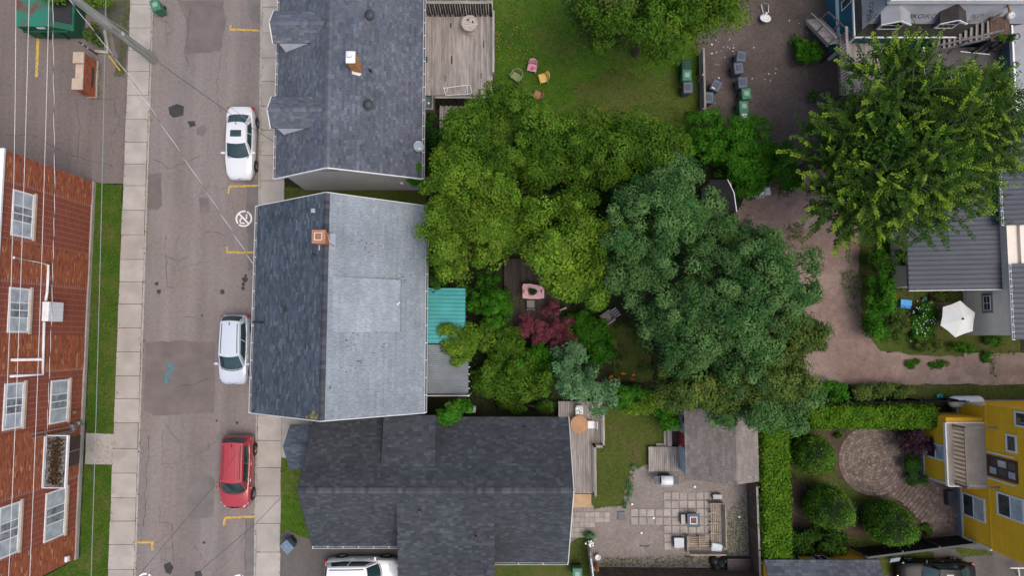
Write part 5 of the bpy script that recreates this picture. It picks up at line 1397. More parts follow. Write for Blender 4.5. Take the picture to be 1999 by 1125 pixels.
slat_fence('deck_screen', 'dark weathered board screen along the north edge of the deck', x0 + .05, x1 - .08, ytop, dz, dz + 1.75)
ybot = P(905, 209, .1).y
slat_fence('deck_screen', 'dark weathered board screen along the south edge of the deck', P(853, 200, dz).x, P(955, 200, dz).x, ybot, .1, dz + 1.0)
rl = thing('deck_railing', 'low grey plank railing along the east edge of the north deck', 'railing', (x1 + .03, (y0 + y1) / 2, 0))
ra, rb = P(958, 20, 1.6).y, P(958, 140, 1.6).y
MB().bx(x1 - .0, x1 + .12, rb, ra, 1.55, 1.6).build('cap_rail', WOODG, rl); MB().bx(x1 + .04, x1 + .08, rb, ra, 1.2, 1.3).build('rail', WOODG, rl)
for k in range(4): y_ = rb + (ra - rb) * k / 3; MB().bx(x1 + .02, x1 + .1, y_ - .04, y_ + .04, 0, 1.55).build('post', WOODG, rl)
ld = thing('lower_deck', 'lower brown plank landing under the yellow green tree', 'deck', P(890, 230))
a, b, c_, d_ = RECT(858, 206, 925, 258, .35); planks(ld, a, b, c_, d_, .35, 'y', .13, WOODG)
MB().bx(a, b, c_, d_, .1, .3).build('frame', WOODD, ld)
# round cable-drum table with bottles
tq = P(918, 55, dz); tb = thing('drum_table', 'round weathered wooden drum table on the north deck', 'table', tq)
WHW = MAT('bleached_wood', (.40, .33, .29), .85, .2, 2.5, 14, .1, 30, stretch=(1, 5, 1), col2=(.52, .47, .43))
MB().lathe(tq, [(.5, .68), (.52, .70), (.52, .74), (.5, .76)], 32).build('table_top', WHW, tb); MB().lathe(tq, [(.22, .08), (.22, .68)], 16).build('drum', WHW, tb); MB().lathe(tq, [(.46, 0), (.46, .07)], 24).build('drum_base', WHW, tb)
for i, (dx, dy, r, h, mt_, lb) in enumerate(((-.08, .16, .05, .2, CHAR, 'small dark bottle on the drum table'), (.1, .1, .07, .1, WHITE, 'small white cup on the drum table'), (.2, .04, .05, .16, BLACK, 'black jar at the right of the drum table cups'))):
    q = tq + Vector((dx, dy, .76)); single(('bottle', 'cup', 'jar')[i], lb, ('bottle', 'cup', 'jar')[i], MB().lathe(q, [(r * .9, 0), (r, h * .6), (r * .5, h * .8), (r * .5, h)], 12), mt_, q, True)
# white tubular swing frame
fr_ = thing('tubular_frame', 'white tubular metal frame lying beside the south deck screen', 'frame', P(892, 178, dz))
pts = [P(866, 170, dz + .05), P(870, 186, dz + .05), P(914, 184, dz + .1), P(921, 181, dz + .1), P(918, 167, dz + .1), P(912, 166, dz + .1), P(866, 172, dz + .05)]
MB().tube(pts, .028, 6).build('tube', WHITE, fr_, smooth=True); MB().tube([P(870, 184, dz + .07), P(874, 172, dz + .07)], .02, 6).build('brace', WHITE, fr_); MB().tube([P(913, 182, dz + .1), P(911, 168, dz + .1)], .02, 6).build('brace', WHITE, fr_)
# timber tub beside the house
tx0, tx1, ty0, ty1 = RECT(826, 157, 846, 214, .9)
tb2 = thing('timber_tub', 'grey timber framed tub of cloudy water against the north house', 'tub', ((tx0 + tx1) / 2, (ty0 + ty1) / 2, 0))
for q in ((tx0, tx0 + .09, ty0, ty1), (tx1 - .09, tx1, ty0, ty1), (tx0 + .09, tx1 - .09, ty0, ty0 + .09), (tx0 + .09, tx1 - .09, ty1 - .09, ty1)): MB().bx(*q, 0, .95).build('side', WOODG, tb2)
MB().bx(tx0 + .09, tx1 - .09, ty0 + .09, ty1 - .09, .2, .62).build('water', MAT('cloudy_water', (.11, .16, .17), .15, .2, 2, 0, spec=.6), tb2)
for k, (mt_, lb) in enumerate(((WHITE, 'white float in the timber tub'), (BLACK, 'black float in the timber tub'))):
    q = Vector(((tx0 + tx1) / 2, ty0 + .5 + k * .6, .62)); single('float', lb, 'float', MB().lathe(q, [(.05, 0), (.08, .04), (.05, .09)], 10), mt_, q)
q = P(831, 118, dz); single('garden_pot', 'small teal green pot by the gutter of the north deck', 'pot', MB().lathe(q, [(.12, 0), (.17, .28), (.15, .28), (.12, .2)], 16), MAT('teal_pot', (.05, .12, .14), .5), q, True)
# ================================================================== vehicles
def paint(name, col, coat=0.6):
    return MAT(name, col, .35, .02, 1, 0, spec=.5 if coat > .2 else .12, coat=coat)
def car(label, pos_, heading, S, body_mat, cat='car', name='parked_car'):
    """S: dimensions; local +x is forward. Parts: body, glasshouse, roof, glass, wheels, lamps, mirrors ..."""
    t = thing(name, label, cat, pos_, heading); ROOT[t.name] = Vector((0, 0, 0))
    L, W = S['L'], S['W']; hl, hw = L / 2, W / 2
    st = S['st']      # (x, half width factor, top height)
    mb = MB(); rings = []
    for x, wf, zt in st:
        w = hw * wf; zb = .22 if abs(x) < hl - .25 else .30
        half = [(0, zt + .025), (w * .5, zt + .018), (w * .82, zt - .01), (w * .93, zt - .05), (w * .985, zt - .17), (w, (zt + zb) * .52), (w * .985, zb + .16), (w * .93, zb + .04), (w * .8, zb)]
        ring = [(x, y, z) for y, z in half] + [(x, -y, z) for y, z in half[::-1][:-1]]
        rings.append(ring)
    k = len(rings[0]); vs = [p for r in rings for p in r]; fs = []
    for i in range(len(rings) - 1):
        for j in range(k): fs.append((i * k + j, (i + 1) * k + j, (i + 1) * k + (j + 1) % k, i * k + (j + 1) % k))
    fs += [tuple(range(k)), tuple(range(len(rings) * k - 1, (len(rings) - 1) * k - 1, -1))]
    mb.mesh(vs, fs)
    body = mb.build('body', body_mat, t, smooth=True, local=True)
    body.data.flip_normals() if False else None
    zb_, zr = S['belt'], S['roof']; xfb, xft, xrt, xrb = S['xfb'], S['xft'], S['xrt'], S['xrb']
    wb, wtf, wtr = hw * .90, hw * S.get('wt', .68), hw * S.get('wtr', S.get('wt', .68))
    bow, bowr = S.get('bow', .16), S.get('bowr', .10)
    zf_ = S.get('zf', zb_)
    wfb = wb * .94
    def ws(u, v):      # windscreen
        a = 2 * u - 1
        return Vector((xfb + (xft - xfb) * v + bow * (1 - a * a) * (1 - .55 * v), a * (wfb + (wtf - wfb) * v), zf_ + (zr - zf_) * v + .03 * (1 - a * a) * v + .04 * v * (1 - v)))
    def rw_(u, v):
        a = 2 * u - 1
        return Vector((xrb + (xrt - xrb) * v - bowr * (1 - a * a) * (1 - .5 * v), -a * (wb * .88 + (wtr - wb * .88) * v), zb_ + (zr - zb_) * v + .03 * (1 - a * a) * v + .03 * v * (1 - v)))
    def side(sg):
        def f(u, v):
            x = (xrb + (xfb - xrb) * u) * (1 - v) + (xrt + (xft - xrt) * u) * v
            yb = wb * (.88 + .12 * min(1, u * 3)) * (1 - .06 * max(0, u - .75) * 4); yt = wtr + (wtf - wtr) * u
            y = yb + (yt - yb) * v + .05 * math.sin(math.pi * v) 
            z = (zb_ + (zf_ - zb_) * u) * (1 - v) + zr * v
            return Vector((x, sg * y, z))
        return f
    gh = MB(); gh.patch(ws, 8, 4); gh.patch(rw_, 8, 4)
    gh.patch(side(1), 12, 4); gh.patch(lambda u, v: side(-1)(1 - u, v), 12, 4)
    gh.build('pillars', body_mat, t, smooth=True, local=True)
    def roof(u, v):
        f, r = ws(u, 1), rw_(1 - u, 1)
        q = f.lerp(r, v); q.z += .045 * math.sin(math.pi * v) ** .6 * (1 - .4 * (2 * u - 1) ** 2) ; return q
    rp = MB().patch(roof, 10, 10).build('roof', body_mat, t, smooth=True, local=True)
    def glass(nm, fn, u0, u1, v0, v1, nu=8, nv=4, mat=CARGL, out=.008):
        m = MB(); e = 1e-3
        def g(u, v):
            U, V = u0 + (u1 - u0) * u, v0 + (v1 - v0) * v
            p = fn(U, V); n = (fn(min(1, U + e), V) - fn(max(0, U - e), V)).cross(fn(U, min(1, V + e)) - fn(U, max(0, V - e)))
            if n.length: n.normalize()
            c = Vector((0, 0, zb_ - .2)); 
            if n.dot(p - Vector((p.x * .6, 0, zb_ - .4))) < 0: n = -n
            return p + n * out
        m.patch(g, nu, nv); return m.build(nm, mat, t, smooth=True, local=True)
    glass('windscreen', ws, .05, .95, .03, .95)
    glass('rear_window', rw_, .05, .95, S.get('rw0', .15), .93)
    for sg in (1, -1):
        s0, s1 = S.get('sg', (.10, .93)); mid = S.get('bp', .52)
        glass('side_window', side(sg), s0, mid - .012, .10, .86); glass('side_window', side(sg), mid + .012, s1, .10, .86)
    if S.get('sunroof'):
        glass('sunroof', roof, .22, .78, .30, .62, out=.012)
    else:
        for sg in (.10, .90):
            m = MB(); m.tube([roof(sg, .06 + .88 * i / 8) + Vector((0, 0, .02)) for i in range(9)], .014 if not S.get('rails') else .024, 6); m.build('roof_rail', BLACK if not S.get('rails') else CHAR, t, local=True)
    q = roof(.5, .88); MB().tube([q, q + Vector((-.05, 0, .05)), q + Vector((-.18, 0, .06))], .02, 6).build('aerial', BLACK, t, local=True)
    # hood shut line and grille, lamps, plates
    xF = hl
    for sg in (1, -1):
        m = MB(); y0 = sg * hw * .80; zc = S['lampz']
        m.mesh([(xF - .10, y0 - sg * .22, zc), (xF - .42, y0 + sg * .14, zc + .05), (xF - .40, y0 + sg * .12, zc + .12), (xF - .08, y0 - sg * .22, zc + .09), (xF - .20, y0 - sg * .2, zc + .15), (xF - .46, y0 + sg * .02, zc + .17)], [(0, 1, 2, 3), (3, 2, 5, 4), (1, 0, 3, 2)])
        m.build('headlight', MAT('headlamp', (.5, .52, .55), .1, .2, 6, 0, spec=.8), t, local=True)
        m = MB(); zt = S['tailz']; m.box((-hl + .12, sg * hw * .80, zt), (.2, hw * .24, .2)); m.build('tail_light', MAT('tail_lamp', (.30, .012, .02), .2, .1, 4, 0), t, local=True, bevel=.03)
        xm = xfb - .16; m = MB(); m.box((xm, sg * (hw + .06), zf_ + .02), (.14, .22, .15)); m.beam((xm, sg * hw * .9, zf_ - .04), (xm, sg * (hw + .02), zf_), .05, .05)
        m.build('mirror', body_mat if S.get('mirror', 1) else BLACK, t, local=True, bevel=.035)
        for hx in (-.35, .62): MB().box((hx + S.get('hoff', 0), sg * (hw * .985 + .005), zb_ - .17), (.19, .03, .035)).build('door_handle', body_mat if S.get('hpaint') else CHROME, t, local=True)
    MB().patch(lambda u, v: Vector((xF - .05 - .10 * (2 * u - 1) ** 2, (2 * u - 1) * hw * .42, S['lampz'] - .06 + .17 * v)), 8, 2).build('grille', BLACK, t, local=True)
    MB().patch(lambda u, v: Vector((xF - .02 - .16 * (2 * u - 1) ** 2, (2 * u - 1) * hw * .7, .30 + .15 * v)), 8, 2).build('lower_grille', BLACK, t, local=True)
    MB().box((xF - .03, 0, S['lampz'] + .07), (.05, .11, .09)).build('badge', CHROME, t, local=True)
    MB().patch(lambda u, v: ws(.06 + .88 * u, 0) + Vector((.015 + .05 * v, 0, .012 + .0 * v)), 8, 1).build('cowl', BLACK, t, local=True)
    for o_ in (-.28, .22): MB().tube([ws(.5 + o_, .04) + Vector((.02, 0, .03)), ws(.5 + o_ + .24, .10) + Vector((.02, 0, .03))], .012, 5).build('wiper', BLACK, t, local=True)
    for x in (S['wf'], S['wr']):
        for sg in (1, -1):
            r = S.get('wheel', .33)
            m = MB(); n = 22
            prof = [(r * .62, -.10), (r * .96, -.10), (r, -.06), (r, .06), (r * .96, .10), (r * .62, .10)]
            vs, fs = [], []
            for rr, yy in prof: vs += [(x + rr * math.cos(6.2832 * i / n), sg * (hw - .085) + yy, r + rr * math.sin(6.2832 * i / n)) for i in range(n)]
            for a in range(len(prof) - 1): fs += [(a * n + i, a * n + (i + 1) % n, (a + 1) * n + (i + 1) % n, (a + 1) * n + i) for i in range(n)]
            m.mesh(vs, fs); w = m.build('wheel', TYRE, t, smooth=True, local=True)
            m = MB(); yy = sg * (hw + .012); c = (x, yy, r)
            m.face([(x + r * .62 * math.cos(6.2832 * i / n), yy - sg * .03, r + r * .62 * math.sin(6.2832 * i / n)) for i in range(n)])
            for i in range(5):
                a = 6.2832 * i / 5; m.beam((x, yy, r), (x + r * .6 * math.cos(a), yy, r + r * .6 * math.sin(a)), .07, .03)
            m.build('rim', CHROME, w, local=True)
            m = MB(); A = [(x + (r + .07) * math.cos(math.pi * i / 14), r + (r + .07) * math.sin(math.pi * i / 14)) for i in range(15)]
            m.face([(p[0], sg * (hw * .997), p[1]) for p in A] if sg > 0 else [(p[0], sg * (hw * .997), p[1]) for p in A[::-1]])
            m.build('wheel_arch', BLACK, t, local=True)
    return t
SEDAN = dict(L=4.62, W=1.81, belt=1.00, zf=.98, roof=1.42, xfb=.86, xft=.10, xrt=-1.05, xrb=-1.72, wt=.69, wtr=.66, bow=.20, bowr=.14, sunroof=True, lampz=.62, tailz=.76, wf=1.40, wr=-1.38, bp=.50, sg=(.16, .92), rw0=.06, hpaint=1,
             st=[(-2.31, .62, .72), (-2.28, .74, .92), (-2.12, .86, 1.03), (-1.75, .95, 1.05), (-1.2, 1, 1.02), (0, 1, 1.00), (.9, .99, .99), (1.35, .97, .95), (1.8, .93, .87), (2.1, .84, .79), (2.25, .74, .70), (2.31, .60, .58)])
HATCH = dict(L=4.28, W=1.80, belt=1.08, zf=1.04, roof=1.60, xfb=1.02, xft=.30, xrt=-1.70, xrb=-2.02, wt=.70, wtr=.64, bow=.22, bowr=.10, lampz=.72, tailz=.86, wf=1.33, wr=-1.27, bp=.52, sg=(.10, .93), rw0=.12, wheel=.34, hoff=-.2, hpaint=1, rails=1,
             st=[(-2.14, .66, .70), (-2.10, .80, 1.0), (-1.95, .90, 1.09), (-1.4, .98, 1.10), (-.6, 1, 1.09), (.3, 1, 1.07), (1.0, .99, 1.05), (1.4, .97, 1.00), (1.75, .92, .93), (1.98, .82, .84), (2.10, .70, .72), (2.14, .58, .58)])
SUV = dict(L=4.40, W=1.84, belt=1.12, zf=1.10, roof=1.68, xfb=1.00, xft=.38, xrt=-1.86, xrb=-2.10, wt=.72, wtr=.68, bow=.22, bowr=.08, lampz=.78, tailz=.92, wf=1.36, wr=-1.32, bp=.50, sg=(.10, .93), rw0=.15, wheel=.36, hoff=-.2, rails=1,
           st=[(-2.20, .70, .74), (-2.16, .83, 1.06), (-2.0, .92, 1.14), (-1.4, .985, 1.15), (-.5, 1, 1.14), (.4, 1, 1.12), (1.0, .99, 1.11), (1.45, .97, 1.06), (1.8, .92, .98), (2.03, .83, .88), (2.16, .70, .74), (2.20, .58, .58)])
def at_car(px, py, z=.9): q = P(px, py, z); q.z = 0; return q
W1 = paint('white_car_paint', (.66, .67, .69)); S1_ = paint('silver_blue_car_paint', (.52, .57, .64)); R1 = paint('red_car_paint', (.34, .028, .036)); W2 = paint('bright_white_car_paint', (.70, .70, .71)); K1 = paint('black_car_paint', (.008, .008, .009), .1)
car('white saloon car with dark sunroof parked at the east kerb of the street', at_car(467, 278), R(-90), SEDAN, W1)
car('pale silver hatchback parked beside the dark slate roof', at_car(456, 683), R(-90.5), HATCH, S1_)
car('red compact car with ribbed pinkish roof parked at the south end of the street', at_car(461, 923), R(-91), SUV, R1)
car('bright white sport utility car parked in the driveway against the south house', at_car(706, 1122), R(0), dict(SUV, L=4.55, hpaint=1), W2)
car('black car cut by the bottom edge near the yellow house', at_car(1830, 1128), R(180), SEDAN, K1)
# roof ribs on the red car
for o in [c for c in bpy.data.objects if c.name.startswith('parked_car') and 'red compact' in c.get('label', '')]:
    for k in range(5):
        y = -.42 + k * .21; MB().tube([(.25 - .35 * i, y, 1.728 + .016 * math.sin(math.pi * (i + .5) / 6)) for i in range(6)], .012, 5).build('roof_rib', R1, o, local=True)

# ================================================================== wheelie bins
BNAVY = MAT('slate_blue_bin', (.085, .105, .135), .55, .12, 4, 0); BGRN = MAT('green_bin', (.05, .17, .095), .55, .12, 4, 0); BLBL = MAT('blue_grey_bin', (.13, .19, .25), .55, .12, 4, 0); BDK = MAT('dark_green_bin', (.012, .05, .03), .55, .12, 4, 0)
LIDLAB = MAT('bin_lid_panel', (.20, .32, .26), .5, .1, 4, 0)
def make_bin(mat, panel):
    t = thing('wheelie_bin', 'bin', 'bin', (0, 0, 0))
    m = MB(); b = [(-.22, -.25), (.22, -.25), (.22, .25), (-.22, .25)]; tp = [(-.29, -.33), (.29, -.33), (.29, .35), (-.29, .35)]
    m.mesh([(x, y, .06) for x, y in b] + [(x, y, .98) for x, y in tp], [(3, 2, 1, 0), (0, 1, 5, 4), (1, 2, 6, 5), (2, 3, 7, 6), (3, 0, 4, 7), (4, 5, 6, 7)]); m.build('body', mat, t, local=True, bevel=.03)
    m = MB(); m.mesh([(-.31, -.36, .98), (.31, -.36, .98), (.31, .37, .98), (-.31, .37, .98), (-.27, -.31, 1.06), (.27, -.31, 1.06), (.27, .34, 1.09), (-.27, .34, 1.09)], [(4, 5, 6, 7), (0, 1, 5, 4), (1, 2, 6, 5), (2, 3, 7, 6), (3, 0, 4, 7), (3, 2, 1, 0)]); ld_ = m.build('lid', mat, t, local=True, bevel=.02)
    m = MB(); m.mesh([(-.16, -.14, 1.085), (.16, -.14, 1.085), (.16, .18, 1.10), (-.16, .18, 1.10), (-.14, -.12, 1.105), (.14, -.12, 1.105), (.14, .16, 1.12), (-.14, .16, 1.12)], [(4, 5, 6, 7), (0, 1, 5, 4), (1, 2, 6, 5), (2, 3, 7, 6), (3, 0, 4, 7)]); m.build('lid_panel', panel, ld_, local=True)
    MB().tube([(-.25, .40, 1.0), (.25, .40, 1.0)], .022, 8).build('handle', BLACK, t, local=True)
    for s in (-1, 1): MB().beam((s * .22, .33, .98), (s * .22, .41, 1.0), .03, .04).build('handle_bracket', mat, t, local=True)
    for s in (-1, 1):
        m = MB(); n = 14; vs = [(s * .25 + d, .24 + .12 * math.cos(6.2832 * i / n), .12 + .12 * math.sin(6.2832 * i / n)) for d in (-.025, .025) for i in range(n)]
        m.mesh(vs, [tuple(range(n)), tuple(range(2 * n - 1, n - 1, -1))] + [(i, (i + 1) % n, (i + 1) % n + n, i + n) for i in range(n)]); m.build('wheel', TYRE, t, local=True)
    return t
protos = {}
def bin_at(kind, px, py, rz, label):
    q = P(px, py, 1.05); q.z = .02
    cols = {'navy': (BNAVY, MAT('slate_lid_panel', (.055, .07, .095), .5, .1, 4, 0)), 'green': (BGRN, LIDLAB), 'blue': (BLBL, BLBL), 'dark': (BDK, BDK), 'pale': (BGRN, WHITE2)}
    if kind not in protos:
        t = make_bin(*cols[kind]); protos[kind] = t; t.location = q; t.rotation_euler = (0, 0, rz); t['label'] = label
    else: t = dup(protos[kind], q, rz, label)
    t['group'] = 'wheelie bins'; return t
BINS = [('green', 303, 10, R(20), 'green wheelie bin standing in the street at the top edge'),
        ('blue', 560, 1069, R(42), 'blue grey wheelie bin on the driveway corner by the east pavement'),
        ('green', 1127, 1122, 0, 'green wheelie bin cut by the bottom edge by the south house'),
        ('dark', 1340, 128, 0, 'dark green wheelie bin half under the tree by the lawn edge'),
        ('green', 1341, 147, 0, 'green wheelie bin with pale lid panel west of the low board wall'),
        ('navy', 1343, 171, R(2), 'slate bin west of the low board wall, nearest the garden'),
        ('navy', 1398, 167, R(-28), 'slate bin turned askew with a white sticker east of the board wall'),
        ('navy', 1384, 191, R(-4), 'slate bin touching the board wall beside the dense shrubs'),
        ('navy', 1447, 110, R(-8), 'northernmost slate bin of the row in the gravel yard'),
        ('navy', 1442, 133, R(6), 'second slate bin from the north of the gravel yard row'),
        ('navy', 1450, 161, R(4), 'slate bin directly north of the green bins in the row'),
        ('green', 1457, 183, R(6), 'northernmost green bin of the row in the gravel yard'),
        ('green', 1452, 208, R(1), 'green bin in the middle of the three green bins in the row'),
        ('pale', 1453, 228, R(0), 'green bin with white lid panel at the south of the row'),
        ('green', 1455, 247, R(0), 'green bin mostly hidden under shrubs at the row end')]
for a in BINS: bin_at(*a)
for o in bpy.data.objects:
    if 'askew' in o.get('label', ''): MB().box((-.1, -.24, 1.09), (.18, .07, .012)).build('sticker', WHITE, o, local=True)
q = P(572, 1058, 0); single('black_sack', 'crumpled black rubbish sack leaning on the driveway bin', 'bag', MB().lathe(q, [(.2, 0), (.3, .15), (.26, .4), (.1, .6), (.06, .72)], 12), BLACK, q, True)
# ================================================================== lawn chairs north
def tint(name, c, rough=.5): return MAT(name, c, rough, .1, 4, 20)
def shell_chair(label, px, py, rz, mat, arms, w=.58):
    q = P(px, py, .45); q.z = .012
    t = thing('garden_chair', label, 'chair', q, rz, 'garden chairs on the lawn'); ROOT[t.name] = Vector((0, 0, 0))
    m = MB(); m.patch(lambda u, v: Vector(((u - .5) * w, (v - .5) * .52, .42 + .03 * (2 * u - 1) ** 2 - .02 * (1 - v))), 5, 5); s = m.build('seat', mat, t, smooth=True, local=True); s.modifiers.new('s', 'SOLIDIFY').thickness = .03
    m = MB(); m.patch(lambda u, v: Vector(((u - .5) * w * (1 - .12 * v), .24 + .16 * v - .10 * (2 * u - 1) ** 2, .44 + .42 * v * (1 - .18 * (2 * u - 1) ** 2))), 8, 4); s = m.build('backrest', mat, t, smooth=True, local=True); s.modifiers.new('s', 'SOLIDIFY').thickness = .03
    for sx in (-1, 1):
        if arms: 
            MB().box((sx * w * .53, 0, .64), (.08, .52, .03)).build('armrest', mat, t, local=True, bevel=.012); MB().beam((sx * w * .53, -.22, .42), (sx * w * .53, -.22, .63), .05, .05).build('arm_post', mat, t, local=True)
        for y in (-.22, .24): MB().beam((sx * w * .44, y, .42), (sx * w * .5, y * 1.1, 0), .045, .045).build('leg', mat, t, local=True)
    return t
c1 = shell_chair('olive green slatted armchair on the north lawn', 1008, 149, R(-35), tint('olive_chair', (.17, .22, .08)), True, .66)
for k in range(5): MB().box((-.24 + k * .12, 0, .445), (.05, .5, .012)).build('slat', tint('olive_slat', (.25, .30, .13)), c1, local=True)
shell_chair('pink shell chair on the north lawn', 1039, 131, R(-12), tint('pink_chair', (.60, .30, .36)), False)
shell_chair('yellow shell chair on the north lawn', 1060, 152, R(-75), tint('yellow_chair', (.68, .47, .13)), False)
c4 = shell_chair('orange brown wooden chair by the tree edge on the north lawn', 1049, 185, R(-120), tint('terracotta_chair', (.36, .17, .09)), False, .5)
q = P(1040, 133, .47); tw = MB()
for i in range(9): a = random.random() * 6.28; p_ = q + Vector((random.gauss(0, .07), random.gauss(0, .08), .02 + i * .002)); tw.box(p_, (.12, .05, .02), a)
single('chair_towel', 'dark pink crumpled cloth lying on the pink chair seat', 'cloth', tw, tint('magenta_cloth', (.45, .10, .18)), q)
q = P(967, 181, 0); tl = MB()
for i in range(10): a = i * .63; tl.tube([q + Vector((0, 0, .1)), q + Vector((math.cos(a) * .28, math.sin(a) * .22, .35 + .2 * (i % 3)))], .035, 5)
single('teal_ornament', 'small teal garden ornament at the deck corner under leaves', 'ornament', tl, tint('teal_paint', (.02, .22, .22)), q)
fl = MB()
for _ in range(70):
    p_ = P(random.uniform(965, 1040), random.uniform(40, 120), .1); fl.lathe(p_, [(.02, 0), (.028, .01), (.01, .03)], 6)
tag(fl.build('dandelions', tint('dandelion', (.5, .42, .03))), 'tiny yellow flowers scattered over the lawn beside the deck', 'flowers', None, 'stuff')
# board wall between lawn and gravel yard, ground dish, litter
boards_fence('low_board_wall', 'narrow grey board wall between the lawn bins and the gravel yard', P(1367, 224), P(1364, 108), 1.1, WOODG, cap=WOODG)
gd = thing('ground_dish', 'white oval satellite dish lying in the gravel yard', 'satellite dish', P(1493, 30))
dish(gd, P(1494, 36, .35), R(25), R(100), .38, WHITE)
MB().tube([P(1490, 26, .05), P(1486, 8, .3), P(1492, 5, .5), P(1500, 8, .3), P(1500, 24, .1)], .03, 6).build('stand', STEEL, gd)
lt_ = MB()
for _ in range(46):
    c = random.choice(((1400, 120), (1395, 195), (1455, 115), (1430, 90), (1500, 150), (1560, 65), (1390, 75)))
    q = P(c[0] + random.gauss(0, 14), c[1] + random.gauss(0, 12), .03); s = random.uniform(.02, .08); lt_.box(q, (s, s * random.uniform(.5, 1.4), .03), random.random() * 3, col=vary((.6, .58, .55), 0, .3))
tag(lt_.build('litter_specks', TINT), 'pale litter and pebbles scattered over the dark gravel yard', 'litter', None, 'stuff')

# ================================================================== middle garden
dkz = .25
x0, x1, y0, y1 = RECT(984, 505, 1092, 655, dkz)
gdk = thing('garden_deck', 'dark brown plank deck in the middle garden under the pink table', 'deck', ((x0 + x1) / 2, (y0 + y1) / 2, 0))
planks(gdk, x0, x1, y0, y1, dkz, 'y', .15, WOODD); MB().bx(x0 + .05, x1 - .05, y0 + .05, y1 - .05, .05, dkz - .06).build('frame', WOODD, gdk)
q = P(1041, 569, 1.0); q.z = dkz
pt_ = thing('garden_table', 'pink garden table with curved front on the dark deck', 'table', q); ROOT[pt_.name] = Vector((0, 0, 0))
PINK = tint('pink_table', (.62, .36, .40))
MB().slab([Vector(p) for p in ((-.66, -.42, .74), (-.2, -.47, .74), (.3, -.47, .74), (.68, -.42, .74), (.68, .1, .74), (.55, .3, .74), (.1, .42, .74), (-.05, .42, .74), (-.05, .47, .74), (-.62, .47, .74), (-.68, .3, .74))], .05).build('table_top', PINK, pt_, local=True, bevel=.01)
for sx in (-.55, .55):
    for sy in (-.32, .28): MB().bx(sx - .03, sx + .03, sy - .03, sy + .03, 0, .69).build('leg', PINK, pt_, local=True)
plant('potted_plant', 'dark leafy potted plant standing on the pink table', 'plant', [(1040, 570, 1.2, 7, 6, .13)], 'deep', 22, 18, .09, .07, trunk=.05, stem='pot')
for lb, px, sz, mt_ in (('small orange brown box on the left of the pink table', 1022, (.12, .22, .06), tint('orange_box', (.42, .17, .06))), ('small dark candle box on the right of the pink table', 1057, (.07, .2, .08), tint('dark_red_box', (.16, .04, .05)))):
    q2 = P(px, 569, 1.05); q2.z = dkz + .772; single('table_box', lb, 'box', MB().box(q2, sz), mt_, q2, bevel=.01)
def slat_chair(label, px, py, rz, z, mat, name='garden_chair'):
    q = P(px, py, z + .45); q.z = z
    t = thing(name, label, 'chair', q, rz); ROOT[t.name] = Vector((0, 0, 0))
    for k in range(4): MB().box((0, -.18 + k * .115, .45), (.46, .10, .025)).build('seat_slat', mat, t, local=True)
    for k in range(3): MB().box((0, .29 + k * .03, .60 + k * .13), (.46, .025, .10)).build('back_slat', mat, t, local=True)
    for sx in (-.21, .21):
        MB().beam((sx, -.2, 0), (sx, -.2, .44), .05, .05).build('leg', mat, t, local=True); MB().beam((sx, .24, 0), (sx, .38, .95), .05, .05).build('leg', mat, t, local=True)
    return t
slat_chair('grey wooden chair pulled up to the pink table', 1036, 594, R(180), dkz, MAT('grey_chair_wood', (.26, .25, .23), .8))
MB()
# adirondack chair
q = P(1186, 621, .4); q.z = .01
ad_ = thing('adirondack_chair', 'weathered slatted adirondack chair at the edge of the small back lawn', 'chair', q, R(-55)); ROOT[ad_.name] = Vector((0, 0, 0))
for k in range(5): MB().box((0, -.28 + k * .12, .34 - k * .025), (.5, .10, .025)).build('seat_slat', WOODG, ad_, local=True)
for k in range(4): MB().beam((-.21 + k * .14, .3, .25), (-.24 + k * .16, .72, .95), .11, .02).build('back_slat', WOODG, ad_, local=True)
for sx in (-.33, .33):
    MB().box((sx, -.02, .56), (.13, .72, .025)).build('armrest', WOODG, ad_, local=True); MB().beam((sx, -.3, 0), (sx, -.3, .55), .09, .03).build('leg', WOODG, ad_, local=True); MB().beam((sx * .9, -.3, .3), (sx * .9, .55, .02), .03, .1).build('leg', WOODG, ad_, local=True)
single('grey_plank', 'loose grey plank poking out beside the red maple', 'plank', MB().beam(P(1091, 607, .6), P(1106, 601, .6), .1, .05), WOODG, P(1098, 604, .6))
q = P(922, 798, .5); single('white_tub', 'white plastic tub between the middle garden and south house', 'tub', MB().box(P(920, 799, .35), (.55, .38, .7), 0, taper=1.1), WHITE, P(920, 799, 0), bevel=.06)
of = MB()
for px, py in ((1216, 728), (1192, 737), (1234, 740), (1236, 733), (1206, 742)):
    for k in range(4): of.lathe(P(px + random.gauss(0, 2), py + random.gauss(0, 2), .5 + random.random() * .2), [(.02, 0), (.06, .04), (.02, .06)], 7)
tag(of.build('orange_lilies', tint('orange_petal', (.55, .14, .02))), 'small orange lilies at the dark edge of the back lawn', 'flowers', None, 'stuff')
